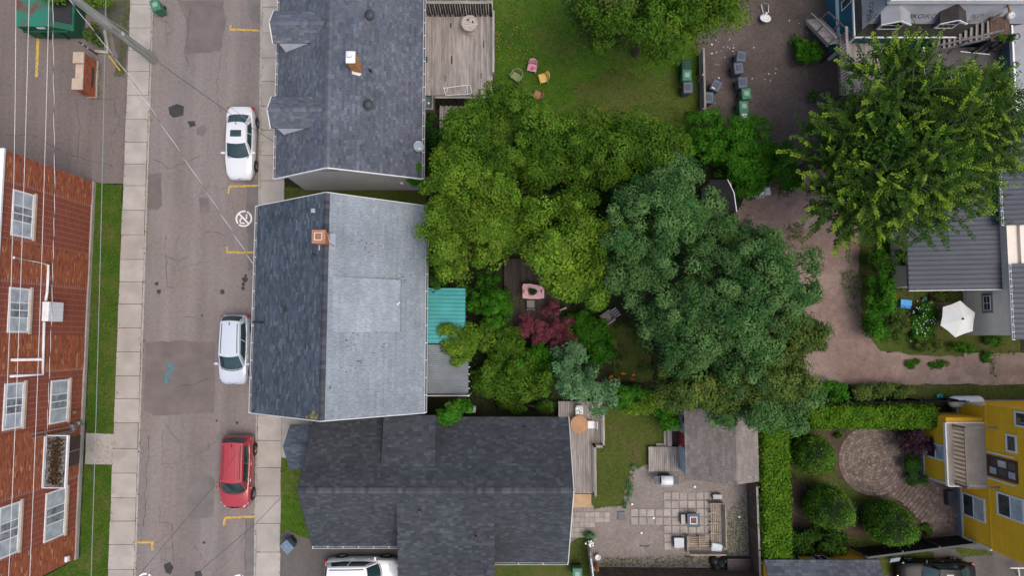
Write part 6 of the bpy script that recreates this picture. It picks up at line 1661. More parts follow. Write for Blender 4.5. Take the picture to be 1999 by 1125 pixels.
# black garden shed and grill beside it
x0, x1, y0, y1 = RECT(1386, 350, 1438, 412, 2.3)
bs = thing('black_shed', 'small black roofed shed with white edge trim under the blue green trees', 'shed', ((x0 + x1) / 2, (y0 + y1) / 2, 0))
BROOF = MAT('black_felt', (.014, .014, .017), .9, .2, 2, 30)
MB().bx(x0 + .1, x1 - .2, y0 + .1, y1 - .1, 0, 2.0).build('wall', tint('shed_wall', (.3, .3, .29)), bs)
MB().slab([Vector((x0, y0, 2.15)), Vector((x1, y0, 2.15)), Vector((x1 - .25, (y0 + y1) / 2 + .1, 2.5)), Vector((x0, (y0 + y1) / 2 + .1, 2.5))], .06).build('roof_slope', BROOF, bs)
MB().slab([Vector((x0, (y0 + y1) / 2 + .1, 2.5)), Vector((x1 - .25, (y0 + y1) / 2 + .1, 2.5)), Vector((x1 - .5, y1, 2.15)), Vector((x0, y1, 2.15))], .06).build('roof_slope', BROOF, bs)
MB().beam((x1 + .02, y0, 2.14), (x1 - .23, (y0 + y1) / 2 + .1, 2.49), .05, .1).build('trim', WHITE, bs); MB().beam((x1 - .23, (y0 + y1) / 2 + .1, 2.49), (x1 - .48, y1, 2.14), .05, .1).build('trim', WHITE, bs)
def grill(label, px, py, rz, lid, shelf, z=.02):
    q = P(px, py, .9); q.z = z
    t = thing('barbecue', label, 'barbecue', q, rz); ROOT[t.name] = Vector((0, 0, 0))
    m = MB(); m.patch(lambda u, v: Vector(((u - .5) * .72, .27 - .56 * v, .88 + .26 * math.sin(math.pi * (.06 + .88 * v)))), 2, 10); l_ = m.build('lid', lid, t, smooth=True, local=True); l_.modifiers.new('s', 'SOLIDIFY').thickness = .02
    for sx in (-.36, .36):
        m = MB(); m.face([(sx, .27 - .56 * v / 10, .88 + .26 * math.sin(math.pi * (.06 + .088 * v))) for v in range(11)]); m.build('lid_side', CHAR, t, local=True)
    MB().box((0, 0, .82), (.7, .52, .12)).build('firebox', CHAR, t, local=True); MB().box((0, 0, .42), (.62, .46, .68)).build('cabinet', CHAR, t, local=True)
    for sx in (-.56, .56): MB().box((sx, 0, .87), (.36, .48, .04)).build('side_shelf', shelf, t, local=True, bevel=.01)
    MB().tube([(-.28, -.36, .98), (.28, -.36, .98)], .022, 8).build('lid_handle', STEEL, t, local=True)
    for k in range(4): 
        m = MB(); m.lathe((-.24 + k * .16, -.32, .80), [(.04, 0), (.04, .05)], 10); m.build('knob', WHITE, t, local=True)
    for sx in (-.28, .28): MB().box((sx, 0, .05), (.07, .4, .09)).build('wheel', TYRE, t, local=True)
    return t
STAIN = MAT('stainless', (.62, .63, .64), .25, .08, 4, 0, metal=.5)
grill('stainless lidded barbecue standing beside the black shed', 1481, 376, R(8), STAIN, WHITE2)
# lumber frame in undergrowth
lf = thing('timber_rack', 'brown timber frame half buried in undergrowth beside the elm', 'frame', P(1535, 365))
for a, b in (((1515, 358), (1548, 355)), ((1516, 368), (1546, 366)), ((1524, 350), (1522, 380)), ((1540, 350), (1537, 378))): MB().beam(P(*a, .5), P(*b, .5), .07, .07).build('beam', WOODB, lf)
single('blue_white_sheet', 'crumpled white and blue sheet lying beside the timber frame', 'sheet', MB().patch(lambda u, v: P(1541 + 14 * u + 3 * v, 362 + 8 * v - 3 * u, .3 + .12 * math.sin(5 * u + 4 * v)), 6, 4), tint('white_blue_sheet', (.5, .52, .62)), P(1548, 366))

# ================================================================== south back yard
dz = .55
x0, x1, y0, y1 = RECT(1090, 784, 1176, 866, dz); xs1 = P(1160, 900, dz).x; yb = P(1130, 964, dz).y
sd2 = thing('south_deck', 'grey plank deck with railing behind the south house', 'deck', ((x0 + x1) / 2, y0, 0))
planks(sd2, x0, xs1 - .0, yb, y1, dz, 'y', .14, WOODG); planks(sd2, xs1, x1, y0, y1, dz, 'y', .14, WOODG)
MB().bx(x0 + .05, xs1 - .05, yb + .05, y1 - .05, .05, dz - .06).build('frame', WOODD, sd2)
MB().bx(P(1117, 975, .3).x, P(1154, 975, .3).x, P(1130, 991, .3).y, P(1130, 965, .3).y, .02, .34).build('step', WOODT, sd2)
rl = thing('deck_railing', 'grey railing with black posts along the south deck', 'railing', (xs1, y0, 0))
yj = P(1165, 866, 1.4).y
for a, b in (((x1 - .05, y1 - .7), (x1 - .05, y0 - .05)), ((x1 - .05, y0 - .05), (xs1 - .05, y0 - .05)), ((xs1 - .05, y0 - .05), (xs1 - .05, yb + .0))):
    MB().beam((*a, dz + .95), (*b, dz + .95), .13, .04).build('cap_rail', WOODG, rl); MB().beam((*a, dz + .2), (*b, dz + .2), .05, .07).build('rail', WOODGX, rl)
    L = math.dist(a, b); n = max(2, int(L / .14)); m = MB()
    for i in range(1, n): p_ = Vector((*a, 0)).lerp(Vector((*b, 0)), i / n); m.bx(p_.x - .016, p_.x + .016, p_.y - .016, p_.y + .016, dz + .2, dz + .93)
    m.build('balusters', WOODG, rl, kind='stuff')
    for i in range(max(2, int(L / 1.6) + 1)):
        p_ = Vector((*a, 0)).lerp(Vector((*b, 0)), i / max(1, int(L / 1.6) if L > 1.6 else 1)); MB().bx(p_.x - .05, p_.x + .05, p_.y - .05, p_.y + .05, 0, dz + 1.02).build('post', CHAR, rl)
q = P(1131, 829, dz + .74); q.z = dz
rt_ = thing('round_table', 'round orange tan slatted table on the south deck', 'table', q); ROOT[rt_.name] = Vector((0, 0, 0))
OT = MAT('orange_tan_wood', (.44, .24, .13), .7, .12, 2, 14)
for k in range(12):
    x = -.52 + (k + .5) * .0867; h = math.sqrt(max(.01, .53 ** 2 - x * x)); MB().box((x, 0, .735), (.082, 2 * h, .03)).build('slat', OT, rt_, local=True)
MB().lathe((0, 0, 0), [(.48, .69), (.48, .715)], 28).build('ring', OT, rt_, local=True)
for a in range(4): MB().beam((.3 * math.cos(a * 1.57 + .78), .3 * math.sin(a * 1.57 + .78), .7), (.42 * math.cos(a * 1.57 + .78), .42 * math.sin(a * 1.57 + .78), 0), .06, .06).build('leg', OT, rt_, local=True)
def white_chair(label, px, py, rz):
    q = P(px, py, dz + .5); q.z = dz; t = thing('patio_chair', label, 'chair', q, rz); ROOT[t.name] = Vector((0, 0, 0))
    MB().box((0, 0, .45), (.46, .46, .06)).build('cushion', WHITE, t, local=True, bevel=.03)
    m = MB(); m.tube([(-.24, .18, .45), (-.22, .34, .85), (.22, .34, .85), (.24, .18, .45)], .02, 6); m.build('back_frame', STEEL, t, local=True)
    MB().patch(lambda u, v: Vector((-.2 + .4 * u, .20 + .13 * v, .5 + .33 * v)), 2, 2).build('back_panel', WHITE2, t, local=True)
    for sx in (-.22, .22):
        for sy in (-.22, .2): MB().tube([(sx, sy, .45), (sx * 1.08, sy * 1.1, 0)], .018, 6).build('leg', STEEL, t, local=True)
    return t
white_chair('white cushioned patio chair at the right of the round table', 1154, 830, R(-90))
white_chair('white patio chair with green pattern north of the round table', 1131, 803, R(0))
q = P(1131, 803, dz + .5); gp = MB()
for k in range(6): gp.box(Vector((q.x + random.uniform(-.15, .15), q.y + random.uniform(-.12, .12), dz + .487)), (.12, .05, .008), random.random() * 3)
single('cushion_leaf_cloth', 'green leaf patterned cloth on the northern patio chair', 'cloth', gp, tint('leaf_green_print', (.05, .2, .07)), (q.x, q.y, dz + .48))
# shed
EZs, RZs = 2.35, 3.7
x0, xr_, x1 = P(1337, 870, EZs).x, P(1436, 870, RZs).x, P(1476, 870, EZs + .2).x; y1, y0 = P(1400, 797, EZs).y, P(1400, 937, EZs).y
shd = thing('garden_shed', 'brown grey shingled shed with blue walls and red door', 'shed', ((x0 + x1) / 2, (y0 + y1) / 2, 0))
C_SH = [(.235, .205, .185), (.21, .183, .167), (.26, .228, .207), (.225, .198, .182)]
zl = EZs; zrr = RZs - (RZs - EZs) * (x1 - xr_) / (xr_ - x0) * 1.0
q0 = [Vector((x0, y0, zl)), Vector((xr_, y0, RZs)), Vector((xr_, y1, RZs)), Vector((x0, y1, zl))]; q1 = [Vector((xr_, y0, RZs)), Vector((x1, y0, zrr)), Vector((x1, y1, zrr)), Vector((xr_, y1, RZs))]
MB().slab(q0, .08).build('roof_slope', UNDER, shd); MB().slab(q1, .08).build('roof_slope', UNDER, shd)
s = MB(); shingles(s, q0[3], q0[0], q0[1], q0[2], C_SH, .15, .32, .10); shingles(s, q1[1], q1[2], q1[3], q1[0], [(c[0] * 1.12, c[1] * 1.10, c[2] * 1.08) for c in C_SH], .15, .32, .08); ridge_caps(s, q0[1], q0[2], C_SH, .28)  # east slope shingles tinted lighter, painting in the brighter light on that side
s.build('shingles', SHIN, shd, kind='stuff')
m = MB(); wx0, wx1, wy0, wy1 = x0 + .16, x1 - .15, y0 + .2, y1 - .2
m.mesh([(wx0, wy0, 0), (wx1, wy0, 0), (wx1, wy0, zrr - .02), (xr_, wy0, RZs - .1), (wx0, wy0, zl + .03), (wx0, wy1, 0), (wx1, wy1, 0), (wx1, wy1, zrr - .02), (xr_, wy1, RZs - .1), (wx0, wy1, zl + .03)], [(0, 1, 2, 3, 4), (9, 8, 7, 6, 5), (0, 4, 9, 5), (1, 6, 7, 2)])
m.build('wall', MAT('pale_blue_wall', (.36, .46, .50), .6, .06, 2, 0), shd)
ydr0, ydr1 = P(1327, 872, 1).y, P(1327, 846, 1).y
m = MB(); m.bx(wx0 - .04, wx0 - .003, ydr0, ydr1, .1, 2.05); dr = m.build('door', MAT('red_door', (.28, .03, .03), .5, .1, 3, 0), shd); MB().bx(wx0 - .09, wx0 - .04, ydr0 + .08, ydr0 + .14, 1.0, 1.08).build('handle', STEEL, dr)
window(shd, (wx0, wy1, 0), (wx0, wy0, 0), .25, .85, 1.0, 1.9, WHITE, (1, 2))
dk3z = .42
x0, x1, y0, y1 = RECT(1266, 873, 1328, 921, dk3z)
d3 = thing('shed_deck', 'weathered grey plank platform with steps in front of the shed', 'deck', ((x0 + x1) / 2, (y0 + y1) / 2, 0))
planks(d3, x0, x1, y0, y1, dk3z, 'y', .12, WOODG); MB().bx(x0 + .05, x1 - .05, y0 + .05, y1 - .05, .03, dk3z - .06).build('frame', WOODD, d3)
a, b, c_, d_ = RECT(1303, 833, 1328, 872, dk3z); planks(d3, a, a + .28, c_, d_, dk3z - .012, 'y', .13, WOODG); planks(d3, a + .28, b, d_ - .3, d_, dk3z - .012, 'x', .13, WOODG); MB().bx(a + .28, b, c_, d_ - .3, .04, .12).build('step_well', WOODD, d3)
a, b, c_, d_ = RECT(1296, 842, 1303, 872, .2); MB().bx(a, b, c_, d_, .02, .2).build('step', WOODG, d3); a, b, c_, d_ = RECT(1281, 866, 1296, 872, .15); MB().bx(a, b, c_, d_, .02, .15).build('step', WOODG, d3)
grill('barbecue with white lid and dark side shelves by the shed deck', 1301, 938, R(0), WHITE, MAT('slate_shelf', (.06, .085, .105), .5))
# pavers, each its own
pv_ = bpy.data.objects.new('paver_patio', None); COL.objects.link(pv_); pv_.location = P(1300, 1010); ROOT[pv_.name] = pv_.location.copy(); tag(pv_, 'square concrete pavers laid in rows in the pea gravel', 'patio', kind='structure')
u = .505; o = P(1302, 969, .03); me = MB().box((0, 0, 0), (.43, .43, .04)).me('paver'); me.materials.append(PAVER)
cells = [(i, j) for i in range(0, 6) for j in (0, 1)] + [(i, j) for i in range(-4, 7) for j in (2, 3)] + [(i, 4) for i in range(0, 6)] + [(0, 5), (1, 5), (0, 6), (1, 6), (2, 5), (5, 5), (5, 0), (2, 6)]
for i, j in sorted(set(cells)):
    c = o + Vector((i * u + random.uniform(-.012, .012), -j * u + random.uniform(-.012, .012), random.uniform(-.006, .006))); k = put('paver', me, None, pv_, c - ROOT[pv_.name]); k.rotation_euler = (random.uniform(-.008, .008), random.uniform(-.008, .008), random.uniform(-.03, .03))
br_ = bpy.data.objects.new('brick_path', None); COL.objects.link(br_); br_.location = P(1150, 1020); ROOT[br_.name] = br_.location.copy(); tag(br_, 'small paving bricks beside the south house', 'path', kind='structure')
me = MB().box((0, 0, 0), (.29, .29, .04)).me('paver'); me.materials.append(PAVER); x0, x1, y0, y1 = RECT(1112, 996, 1200, 1050)
nx, ny = int((x1 - x0) / .31), int((y1 - y0) / .31)
for i in range(nx):
    for j in range(ny):
        if j < ny * .5 and i > nx * .5 or (j < 2 and i > nx * .3): continue
        c = Vector((x0 + i * .31 + .15, y0 + j * .31 + .15, .03 + random.uniform(-.006, .006))); put('paver', me, None, br_, c - ROOT[br_.name])
single('stepping_slab', 'dark grey slab at the west end of the paver rows', 'slab', MB().box(P(1213, 1008, .05), (.42, .52, .09)), MAT('dark_slab', (.15, .15, .155), .8), P(1213, 1008), bevel=.01)
# L sofa of pallets
PALW = MAT('tan_grey_pallet_wood', (.42, .34, .25), .85, .2, 2, 14, .1, 30, objvar=.3); PALG = MAT('grey_pallet_back', (.17, .16, .15), .85, .2, 2, 14, .1, 30, objvar=.2)
x0, x1, y0, y1 = RECT(1387, 985, 1418, 1066, .45)
so = thing('pallet_sofa', 'corner sofa built of wooden pallets on the paver patio', 'sofa', ((x0 + x1) / 2, (y0 + y1) / 2, 0))
for sec in range(4):
    ya = y0 + (y1 - y0) * sec / 4 + .03; yb_ = y0 + (y1 - y0) * (sec + 1) / 4 - .03
    for k in range(5): xx = x0 + .06 + k * .115; MB().bx(xx, xx + .06, ya, yb_, .36, .385).build('slat', PALW, so)
    MB().bx(x0, x0 + .66, ya - .02, ya + .06, .1, .355).build('bearer', PALW, so)
xb0 = x0 + .68
for k in range(3): MB().bx(xb0 + .03 * k, xb0 + .03 * k + .025, y0, y1 + .05, .42 + .17 * k, .55 + .17 * k).build('back_slat', PALG, so)
MB().bx(xb0 + .09, xb0 + .14, y0 - .05, y1 + .1, .9, .94).build('back_cap', PALW, so)
for yy in (y1 + .02, ): MB().bx(x0 - .05, xb0 + .14, yy, yy + .07, .0, .62).build('arm', PALW, so)
xa, xb_, ya, yb_ = RECT(1344, 1048, 1386, 1076, .45)
for sec in range(2):
    u0, u1 = xa + (xb_ - xa) * sec / 2 + .03, xa + (xb_ - xa) * (sec + 1) / 2 - .03
    for k in range(5): yy = yb_ - .06 - k * .125; MB().bx(u0, u1, yy - .06, yy, .36, .385).build('slat', PALW, so)
    MB().bx(u0 - .02, u0 + .06, yb_ - .66, yb_, .1, .355).build('bearer', PALW, so)
for k in range(3): MB().bx(xa, x1, ya - .03 * k - .03, ya - .03 * k - .005, .42 + .17 * k, .55 + .17 * k).build('back_slat', PALG, so)
MB().bx(xa - .02, xb0 + .1, ya - .14, ya - .09, .9, .94).build('back_cap', PALW, so); MB().bx(xa - .12, xa - .05, ya - .1, yb_ + .05, 0, .62).build('arm', PALW, so)
q = P(1400, 1071, .5); single('seat_cushion', 'pale blue grey cushion on the corner of the pallet sofa', 'cushion', MB().box(P(1399, 1070, .48), (.72, .55, .16), R(-10), taper=.9), tint('pale_blue_cushion', (.50, .57, .57)), P(1399, 1070, .39), bevel=.06)
q = P(1353, 1016, .55); q.z = .05
fp = thing('fire_table', 'slate blue square gas fire table on the pavers', 'fire pit', q); ROOT[fp.name] = Vector((0, 0, 0)); FPM = MAT('slate_fire_table', (.07, .095, .115), .6, .12, 4, 20)
MB().bx(-.3, .3, -.32, .32, 0, .56).build('base', FPM, fp, local=True); m = MB()
for a in ((-.38, -.2, -.4, .4), (.2, .38, -.4, .4), (-.2, .2, -.4, -.2), (-.2, .2, .2, .4)): m.bx(*a, .56, .62)
m.build('table_top', FPM, fp, local=True); m = MB()
for a in ((-.22, -.18, -.22, .22), (.18, .22, -.22, .22), (-.18, .18, -.22, -.18), (-.18, .18, .18, .22)): m.bx(*a, .6, .64)
m.build('burner_rim', WHITE, fp, local=True); m = MB()
for _ in range(60): m.box((random.uniform(-.15, .15), random.uniform(-.15, .15), .57 + random.random() * .03), (.06, .05, .05), random.random() * 3, col=vary((.24, .09, .06), 0, .5))
m.build('lava_rock', TINT, fp, local=True, kind='stuff')
def stool(label, px, py, w, l, h, mat, frame=None, z=.05):
    q = P(px, py, h + z); q.z = z; t = thing('stool', label, 'stool', q); ROOT[t.name] = Vector((0, 0, 0))
    MB().bx(-w / 2, w / 2, -l / 2, l / 2, h - .1, h).build('seat', mat, t, local=True, bevel=.03)
    for sx in (-1, 1):
        for sy in (-1, 1): MB().bx(sx * (w / 2 - .04) - .025, sx * (w / 2 - .04) + .025, sy * (l / 2 - .04) - .025, sy * (l / 2 - .04) + .025, 0, h - .1).build('leg', frame or WOODG, t, local=True)
    MB().bx(-w / 2 - .02, w / 2 + .02, -l / 2 - .02, l / 2 + .02, h - .14, h - .1).build('apron', frame or WOODG, t, local=True); return t
stool('white cushioned square stool on the pavers', 1326, 1061, .6, .6, .42, MAT('white_cushion', (.50, .52, .54), .8, .06, 5, 30), WOODD)
stool('narrow pale bench beside the slate fire table', 1334, 1015, .27, .58, .40, MAT('pale_cushion', (.43, .40, .37), .8), WOODD)
stool('light grey bench at the north end of the pallet sofa', 1401, 971, .56, .28, .40, MAT('grey_cushion', (.36, .36, .36), .8), WOODD)
x0, x1, y0, y1 = RECT(1420, 1092, 1468, 1117, .6)
dbx = thing('deck_box', 'dark brown plastic deck storage box by the corner fence', 'box', ((x0 + x1) / 2, (y0 + y1) / 2, 0)); BRP = MAT('dark_brown_resin', (.055, .04, .042), .55, .1, 3, 0)
MB().bx(x0 + .03, x1 - .03, y0 + .03, y1 - .03, .02, .55).build('body', BRP, dbx)
for k in range(6): w = (y1 - y0) / 6; MB().bx(x0, x1, y0 + k * w + .008, y0 + (k + 1) * w - .008, .55, .60).build('lid_slat', BRP, dbx, bevel=.01)
m = MB()
for cx, cy, r in ((1392, 1094, .3), (1405, 1100, .34), (1396, 1106, .28), (1412, 1092, .22)):
    q = P(cx, cy, 0); m.lathe(q, [(r * .9, .0), (r, .15), (r * .8, .38), (r * .3, .5)], 10, rz=random.random(), sx=random.uniform(.8, 1.1))
single('black_tarp_bundle', 'crumpled black tarp bundle beside the deck box', 'tarp', m, BLACK, P(1400, 1100), False)
for px, py, lb in ((1356, 951, 'white round disc light near the shed corner'), (1234, 985, 'white round disc light at the lawn edge'), (1276, 1012, 'white round disc light on the middle pavers'), (1252, 1041, 'white round disc light in the pea gravel'), (1443, 1010, 'tiny white disc light in the weeds by the fence')):
    q = P(px, py, .05); single('solar_light', lb, 'light', MB().lathe(q, [(.06, 0), (.075, .02), (.06, .05), (.02, .055)], 14), WHITE, q, group='solar ground lights')
boards_fence('east_fence', 'brown board fence between the south yard and tall hedge', P(1457, 938), P(1464, 1130), 1.8, WOODB, cap=WOODG)
boards_fence('south_fence', 'brown board fence along the bottom edge of the south yard', P(1464, 1110), P(1162, 1108), 1.75, WOODB)
gt = thing('side_gate', 'white and grey side gate at the south west corner of the yard', 'gate', P(1150, 1090))
a, b = P(1146, 1062), P(1153, 1130)
for k in range(9): p_ = a.lerp(b, (k + .5) / 9); MB().bx(p_.x - .02, p_.x + .02, p_.y - .1, p_.y + .1, .05, 1.65).build('board', WOODG, gt)
MB().beam(a + Vector((.05, -.4, 1.6)), b + Vector((.05, 0, 1.6)), .08, .1).build('rail', WHITE, gt); MB().beam(a + Vector((.05, -.4, .4)), b + Vector((.05, 0, .4)), .06, .1).build('rail', WHITE, gt)
q = P(1166, 1085, .3); single('white_bucket', 'white plastic bucket beside the side gate', 'bucket', MB().lathe(P(1166, 1086, .02), [(.13, 0), (.17, .34), (.18, .36), (.16, .36), (.12, .1)], 18), WHITE, P(1166, 1086, .02), True)
q = P(1163, 1104, .5); kay = MB(); kay.lathe(P(1163, 1104, .02), [(.12, 0), (.2, .3), (.16, .8), (.05, 1.1)], 12, sx=.7, sy=1.2); single('orange_float', 'orange brown kayak shaped ornament leaning by the gate', 'ornament', kay, tint('orange_ornament', (.38, .16, .05)), P(1163, 1104, .02), True)
cv = MB()
for k in range(14): q = P(1153 + random.gauss(0, 4), 1062 + random.gauss(0, 5), .8 + random.random() * .3); cv.lathe(q, [(.02, 0), (.06, .03), (.02, .05)], 7)
single('white_blossoms', 'cluster of small white blossoms on the gate post', 'flowers', cv, WHITE, P(1153, 1062, .8))
q = P(1290, 790, 1.5); single('white_pipe_arch', 'white curved pipe end showing in the shrubs north of the south lawn', 'pipe', MB().tube([P(1283, 781, 1.2), P(1292, 783, 1.5), P(1293, 793, 1.4), P(1290, 796, 1.1)], .05, 8), WHITE, P(1290, 790, 1.1), True)
single('fallen_branch', 'thin dark stick lying in the pea gravel', 'stick', MB().tube([P(1249, 1066, .05), P(1262, 1068, .06), P(1268, 1066, .05)], .02, 5), WOODD, P(1258, 1066, .04))
single('short_plank', 'short dark plank lying south of the pavers', 'plank', MB().beam(P(1337, 1087, .05), P(1353, 1089, .05), .07, .05), WOODD, P(1345, 1088, .03))
# ================================================================== blue house under re-roofing (north east)
TEALW = MAT('teal_blue_wall', (.025, .135, .20), .7, .12, 1.2, 20); WRAP = MAT('grey_roof_wrap', (.30, .31, .335), .6, .12, 1.0, 30); SHEATH = MAT('dark_roof_boards', (.05, .043, .042), .9, .25, 2, 20)
def text_mesh(s, size):
    cu = bpy.data.curves.new('print', 'FONT'); cu.body = s; cu.size = size; cu.align_x = 'CENTER'; cu.align_y = 'CENTER'
    ob = bpy.data.objects.new('print', cu); COL.objects.link(ob); dg = bpy.context.evaluated_depsgraph_get()
    me = bpy.data.meshes.new_from_object(ob.evaluated_get(dg)); bpy.data.objects.remove(ob); return me
EZb, TZ = 3.9, 6.0
c = P(1669, 72, EZb); T = P(1737, 5, TZ); XE = P(1830, 60, EZb).x; YN = 34.0
bh = thing('blue_house', 'teal blue house with roof stripped to grey underlayment and two dormers', 'house', ((c.x + XE) / 2, c.y + 4, 0))
XW, YS_ = c.x + .25, c.y + .25
MB().bx(XW, XE + 6, YS_, YN, 0, EZb - .12).build('wall', TEALW, bh)
MB().bx(XW - .09, XW - .004, YS_, YN, 1.35, 1.6).build('trim_band', WHITE, bh); MB().bx(XW - .06, XW + .12, YS_ - .06, YS_ + .12, 0, EZb - .15).build('corner_board', WHITE, bh)
window(bh, (XW, YN, 0), (XW, YS_, 0), YN - P(1640, -8, 2.8).y, YN - P(1640, 10, 2.8).y, 2.0, 3.2, WHITE, (1, 1))
Cn, Tn = Vector((c.x, YN, EZb)), Vector((T.x, YN, TZ)); Ce, Te = Vector((XE + 6.5, c.y, EZb)), Vector((XE + 6.5, T.y, TZ))
MB().slab([c, T, Tn, Cn], .14).build('roof_slope', SHEATH, bh); MB().slab([c, Ce, Te, T], .14).build('roof_slope', SHEATH, bh)
def up(p, k=.012): return p + Vector((0, 0, k))
f1 = .22
MB().slab([up(c.lerp(T, f1)), up(T), up(Tn), up(Cn.lerp(Tn, f1))], .008).build('underlayment', WRAP, bh)
f2 = .40
MB().slab([up(c.lerp(T, f2)), up(Ce.lerp(Te, f2)), up(Te), up(T)], .008).build('underlayment', WRAP, bh)
MB().bx(c.x - .05, c.x + .06, c.y, YN, EZb - .12, EZb + .03).build('drip_edge', WHITE, bh); MB().bx(c.x - .05, XE + 6, c.y - .05, c.y + .05, EZb - .1, EZb + .03).build('drip_edge', WHITE, bh)
MB().bx(T.x, XE + 6.2, T.y + .02, YN, 5.5, 7.2).build('upper_wall', TEALW, bh); MB().bx(T.x - .25, XE + 6, T.y - .14, T.y + .02, 6.15, 6.55).build('fascia', WHITE, bh); MB().bx(T.x - .3, XE + 6, T.y - .1, YN, 7.2, 7.3).build('upper_roof', SHEATH, bh)
def s_slope(y): return EZb + (y - c.y) * (TZ - EZb) / (T.y - c.y)
for x0p, x1p, yf_p, cov in ((1706, 1752, 58, WRAP), (1818, 1858, 57, SHEATH)):
    q = P((x0p + x1p) / 2, yf_p, 4.35); yf = q.y; zb = s_slope(yf); xa, xb = P(x0p, yf_p, zb).x, P(x1p, yf_p, zb).x; ze, zr = zb + 1.15, zb + 1.55; xm = (xa + xb) / 2
    ye, yr2 = yf + (ze - zb) / ((TZ - EZb) / (T.y - c.y)), yf + (zr - zb) / ((TZ - EZb) / (T.y - c.y))
    ye, yr2 = min(ye, T.y - .02), min(yr2, T.y - .02)
    m = MB(); m.mesh([(xa, yf, zb), (xb, yf, zb), (xb, yf, ze), (xm, yf, zr - .05), (xa, yf, ze), (xa, ye, ze), (xb, ye, ze), (xm, yr2, zr - .05), (xa, ye, s_slope(ye)), (xb, ye, s_slope(ye))], [(0, 1, 2, 3, 4), (0, 4, 5, 8), (1, 9, 6, 2), (4, 3, 7, 5), (3, 2, 6, 7)])
    d = m.build('dormer', MAT('dormer_wrap_wall', (.12, .125, .135), .8), bh)
    MB().slab([Vector((xa - .15, yf - .2, ze - .08)), Vector((xm, yf - .2, zr)), Vector((xm, yr2, zr)), Vector((xa - .15, ye, ze - .08))], .05).build('dormer_roof', cov, d); MB().slab([Vector((xm, yf - .2, zr)), Vector((xb + .15, yf - .2, ze - .08)), Vector((xb + .15, ye, ze - .08)), Vector((xm, yr2, zr))], .05).build('dormer_roof', cov, d)
    for a, b in (((xa - .16, ze - .1), (xm, zr - .02)), ((xb + .16, ze - .1), (xm, zr - .02))): MB().beam((a[0], yf - .22, a[1]), (b[0], yf - .22, b[1]), .04, .11).build('dormer_trim', WHITE, d)
    window(d, (xa, yf, 0), (xb, yf, 0), .06, xb - xa - .06, zb + .12, ze - .02, WHITE, (1, 2), fw=.09)
pm = MAT('black_print', (.06, .06, .065), .8); tm = text_mesh('IKO', .42); tm.materials.append(pm)
nS = Vector((0, -(TZ - EZb), (T.y - c.y))).normalized(); angS = math.atan2(TZ - EZb, T.y - c.y)
for px, py in ((1700, 36), (1788, 34), (1812, 35), (1800, 24), (1790, 14), (1905, 33), (1890, 14)):
    y_ = P(px, py, 5.2).y; z_ = s_slope(y_) + .018; v = P(px, py, z_)
    o = put('print', tm, None, bh, Vector((v.x, v.y, s_slope(v.y) + .02)) - ROOT[bh.name]); o.rotation_euler = (angS, 0, 0)
angW = math.atan2(TZ - EZb, T.x - c.x)
for px, py in ((1702, 14), (1700, 28), (1716, 12), (1692, 10)):
    v = P(px, py, 5.0); z_ = EZb + (v.x - c.x) * (TZ - EZb) / (T.x - c.x)
    o = put('print', tm, None, bh, Vector((v.x, v.y, z_ + .02)) - ROOT[bh.name]); o.rotation_euler = (Matrix.Rotation(-angW, 3, 'Y') @ Matrix.Rotation(R(90), 3, 'Z')).to_euler()
# timber deck and stairs
dz = 2.6
x0, x1, y0, y1 = RECT(1640, 84, 1726, 186, dz)
y1 = min(y1, YS_ - .02)
tdk = thing('upper_deck', 'raised brown grey timber deck on the south side of the blue house', 'deck', ((x0 + x1) / 2, (y0 + y1) / 2, 0))
planks(tdk, x0, x1, y0, y1, dz, 'y', .14, WOODG)
for x in (x0 + .08, x1 - .08):
    for y_ in (y0 + .08, y1 - .1): MB().bx(x - .06, x + .06, y_ - .06, y_ + .06, 0, dz - .04).build('post', WOODD, tdk)
for y_ in (y0 + .06, y1 - .1): MB().bx(x0, x1, y_ - .04, y_ + .04, dz - .25, dz - .045).build('joist', WOODD, tdk)
rl = thing('deck_railing', 'grey timber baluster railing on the west edge of the raised deck', 'railing', (x0, y0, 0))
MB().bx(x0 - .1, x0 + .06, y0 - .1, y1 + .6, dz + .95, dz + 1.0).build('cap_rail', WOODG, rl); MB().bx(x0 - .04, x0 + .02, y0, y1 + .5, dz + .12, dz + .2).build('rail', WOODG, rl)
n = int((y1 - y0) / .17)
for i in range(n): yy = y0 + (i + .5) * (y1 - y0 + .4) / n; MB().bx(x0 - .035, x0 + .005, yy - .035, yy + .035, dz - .15, dz + .95).build('baluster', WOODG, rl)
def stair(label, a, b, n, w, mat, rails=(1, 1), rmat=None):
    """treads from a (low) to b (high)"""
    a, b = Vector(a), Vector(b); t = thing('timber_stair', label, 'stairs', (a.x, a.y, 0)); d = Vector((b.x - a.x, b.y - a.y, 0)); run = d.length / n; d.normalize(); s = Vector((-d.y, d.x, 0)); ang = math.atan2(d.y, d.x)
    for i in range(n):
        q = a.lerp(b, (i + .5) / n); MB().box(q, (run * .92, w, .045), ang).build('tread', mat, t)
    for sg in (-1, 1):
        MB().beam(a + s * sg * w / 2 - Vector((0, 0, .12)), b + s * sg * w / 2 - Vector((0, 0, .12)), .05, .22).build('stringer', rmat or mat, t)
        if rails[(sg + 1) // 2]:
            MB().beam(a + s * sg * (w / 2 + .03) + Vector((0, 0, .95)), b + s * sg * (w / 2 + .03) + Vector((0, 0, .95)), .10, .05).build('handrail', rmat or mat, t)
            for k in (0, .5, 1): q = a.lerp(b, k) + s * sg * (w / 2 + .03); MB().bx(q.x - .04, q.x + .04, q.y - .04, q.y + .04, max(0, q.z - .3), q.z + .95).build('post', rmat or mat, t)
    return t
stair('timber stair climbing from the gravel yard to the raised deck', P(1588, 38, .15), P(1634, 84, 2.55), 11, 1.0, WOODG)
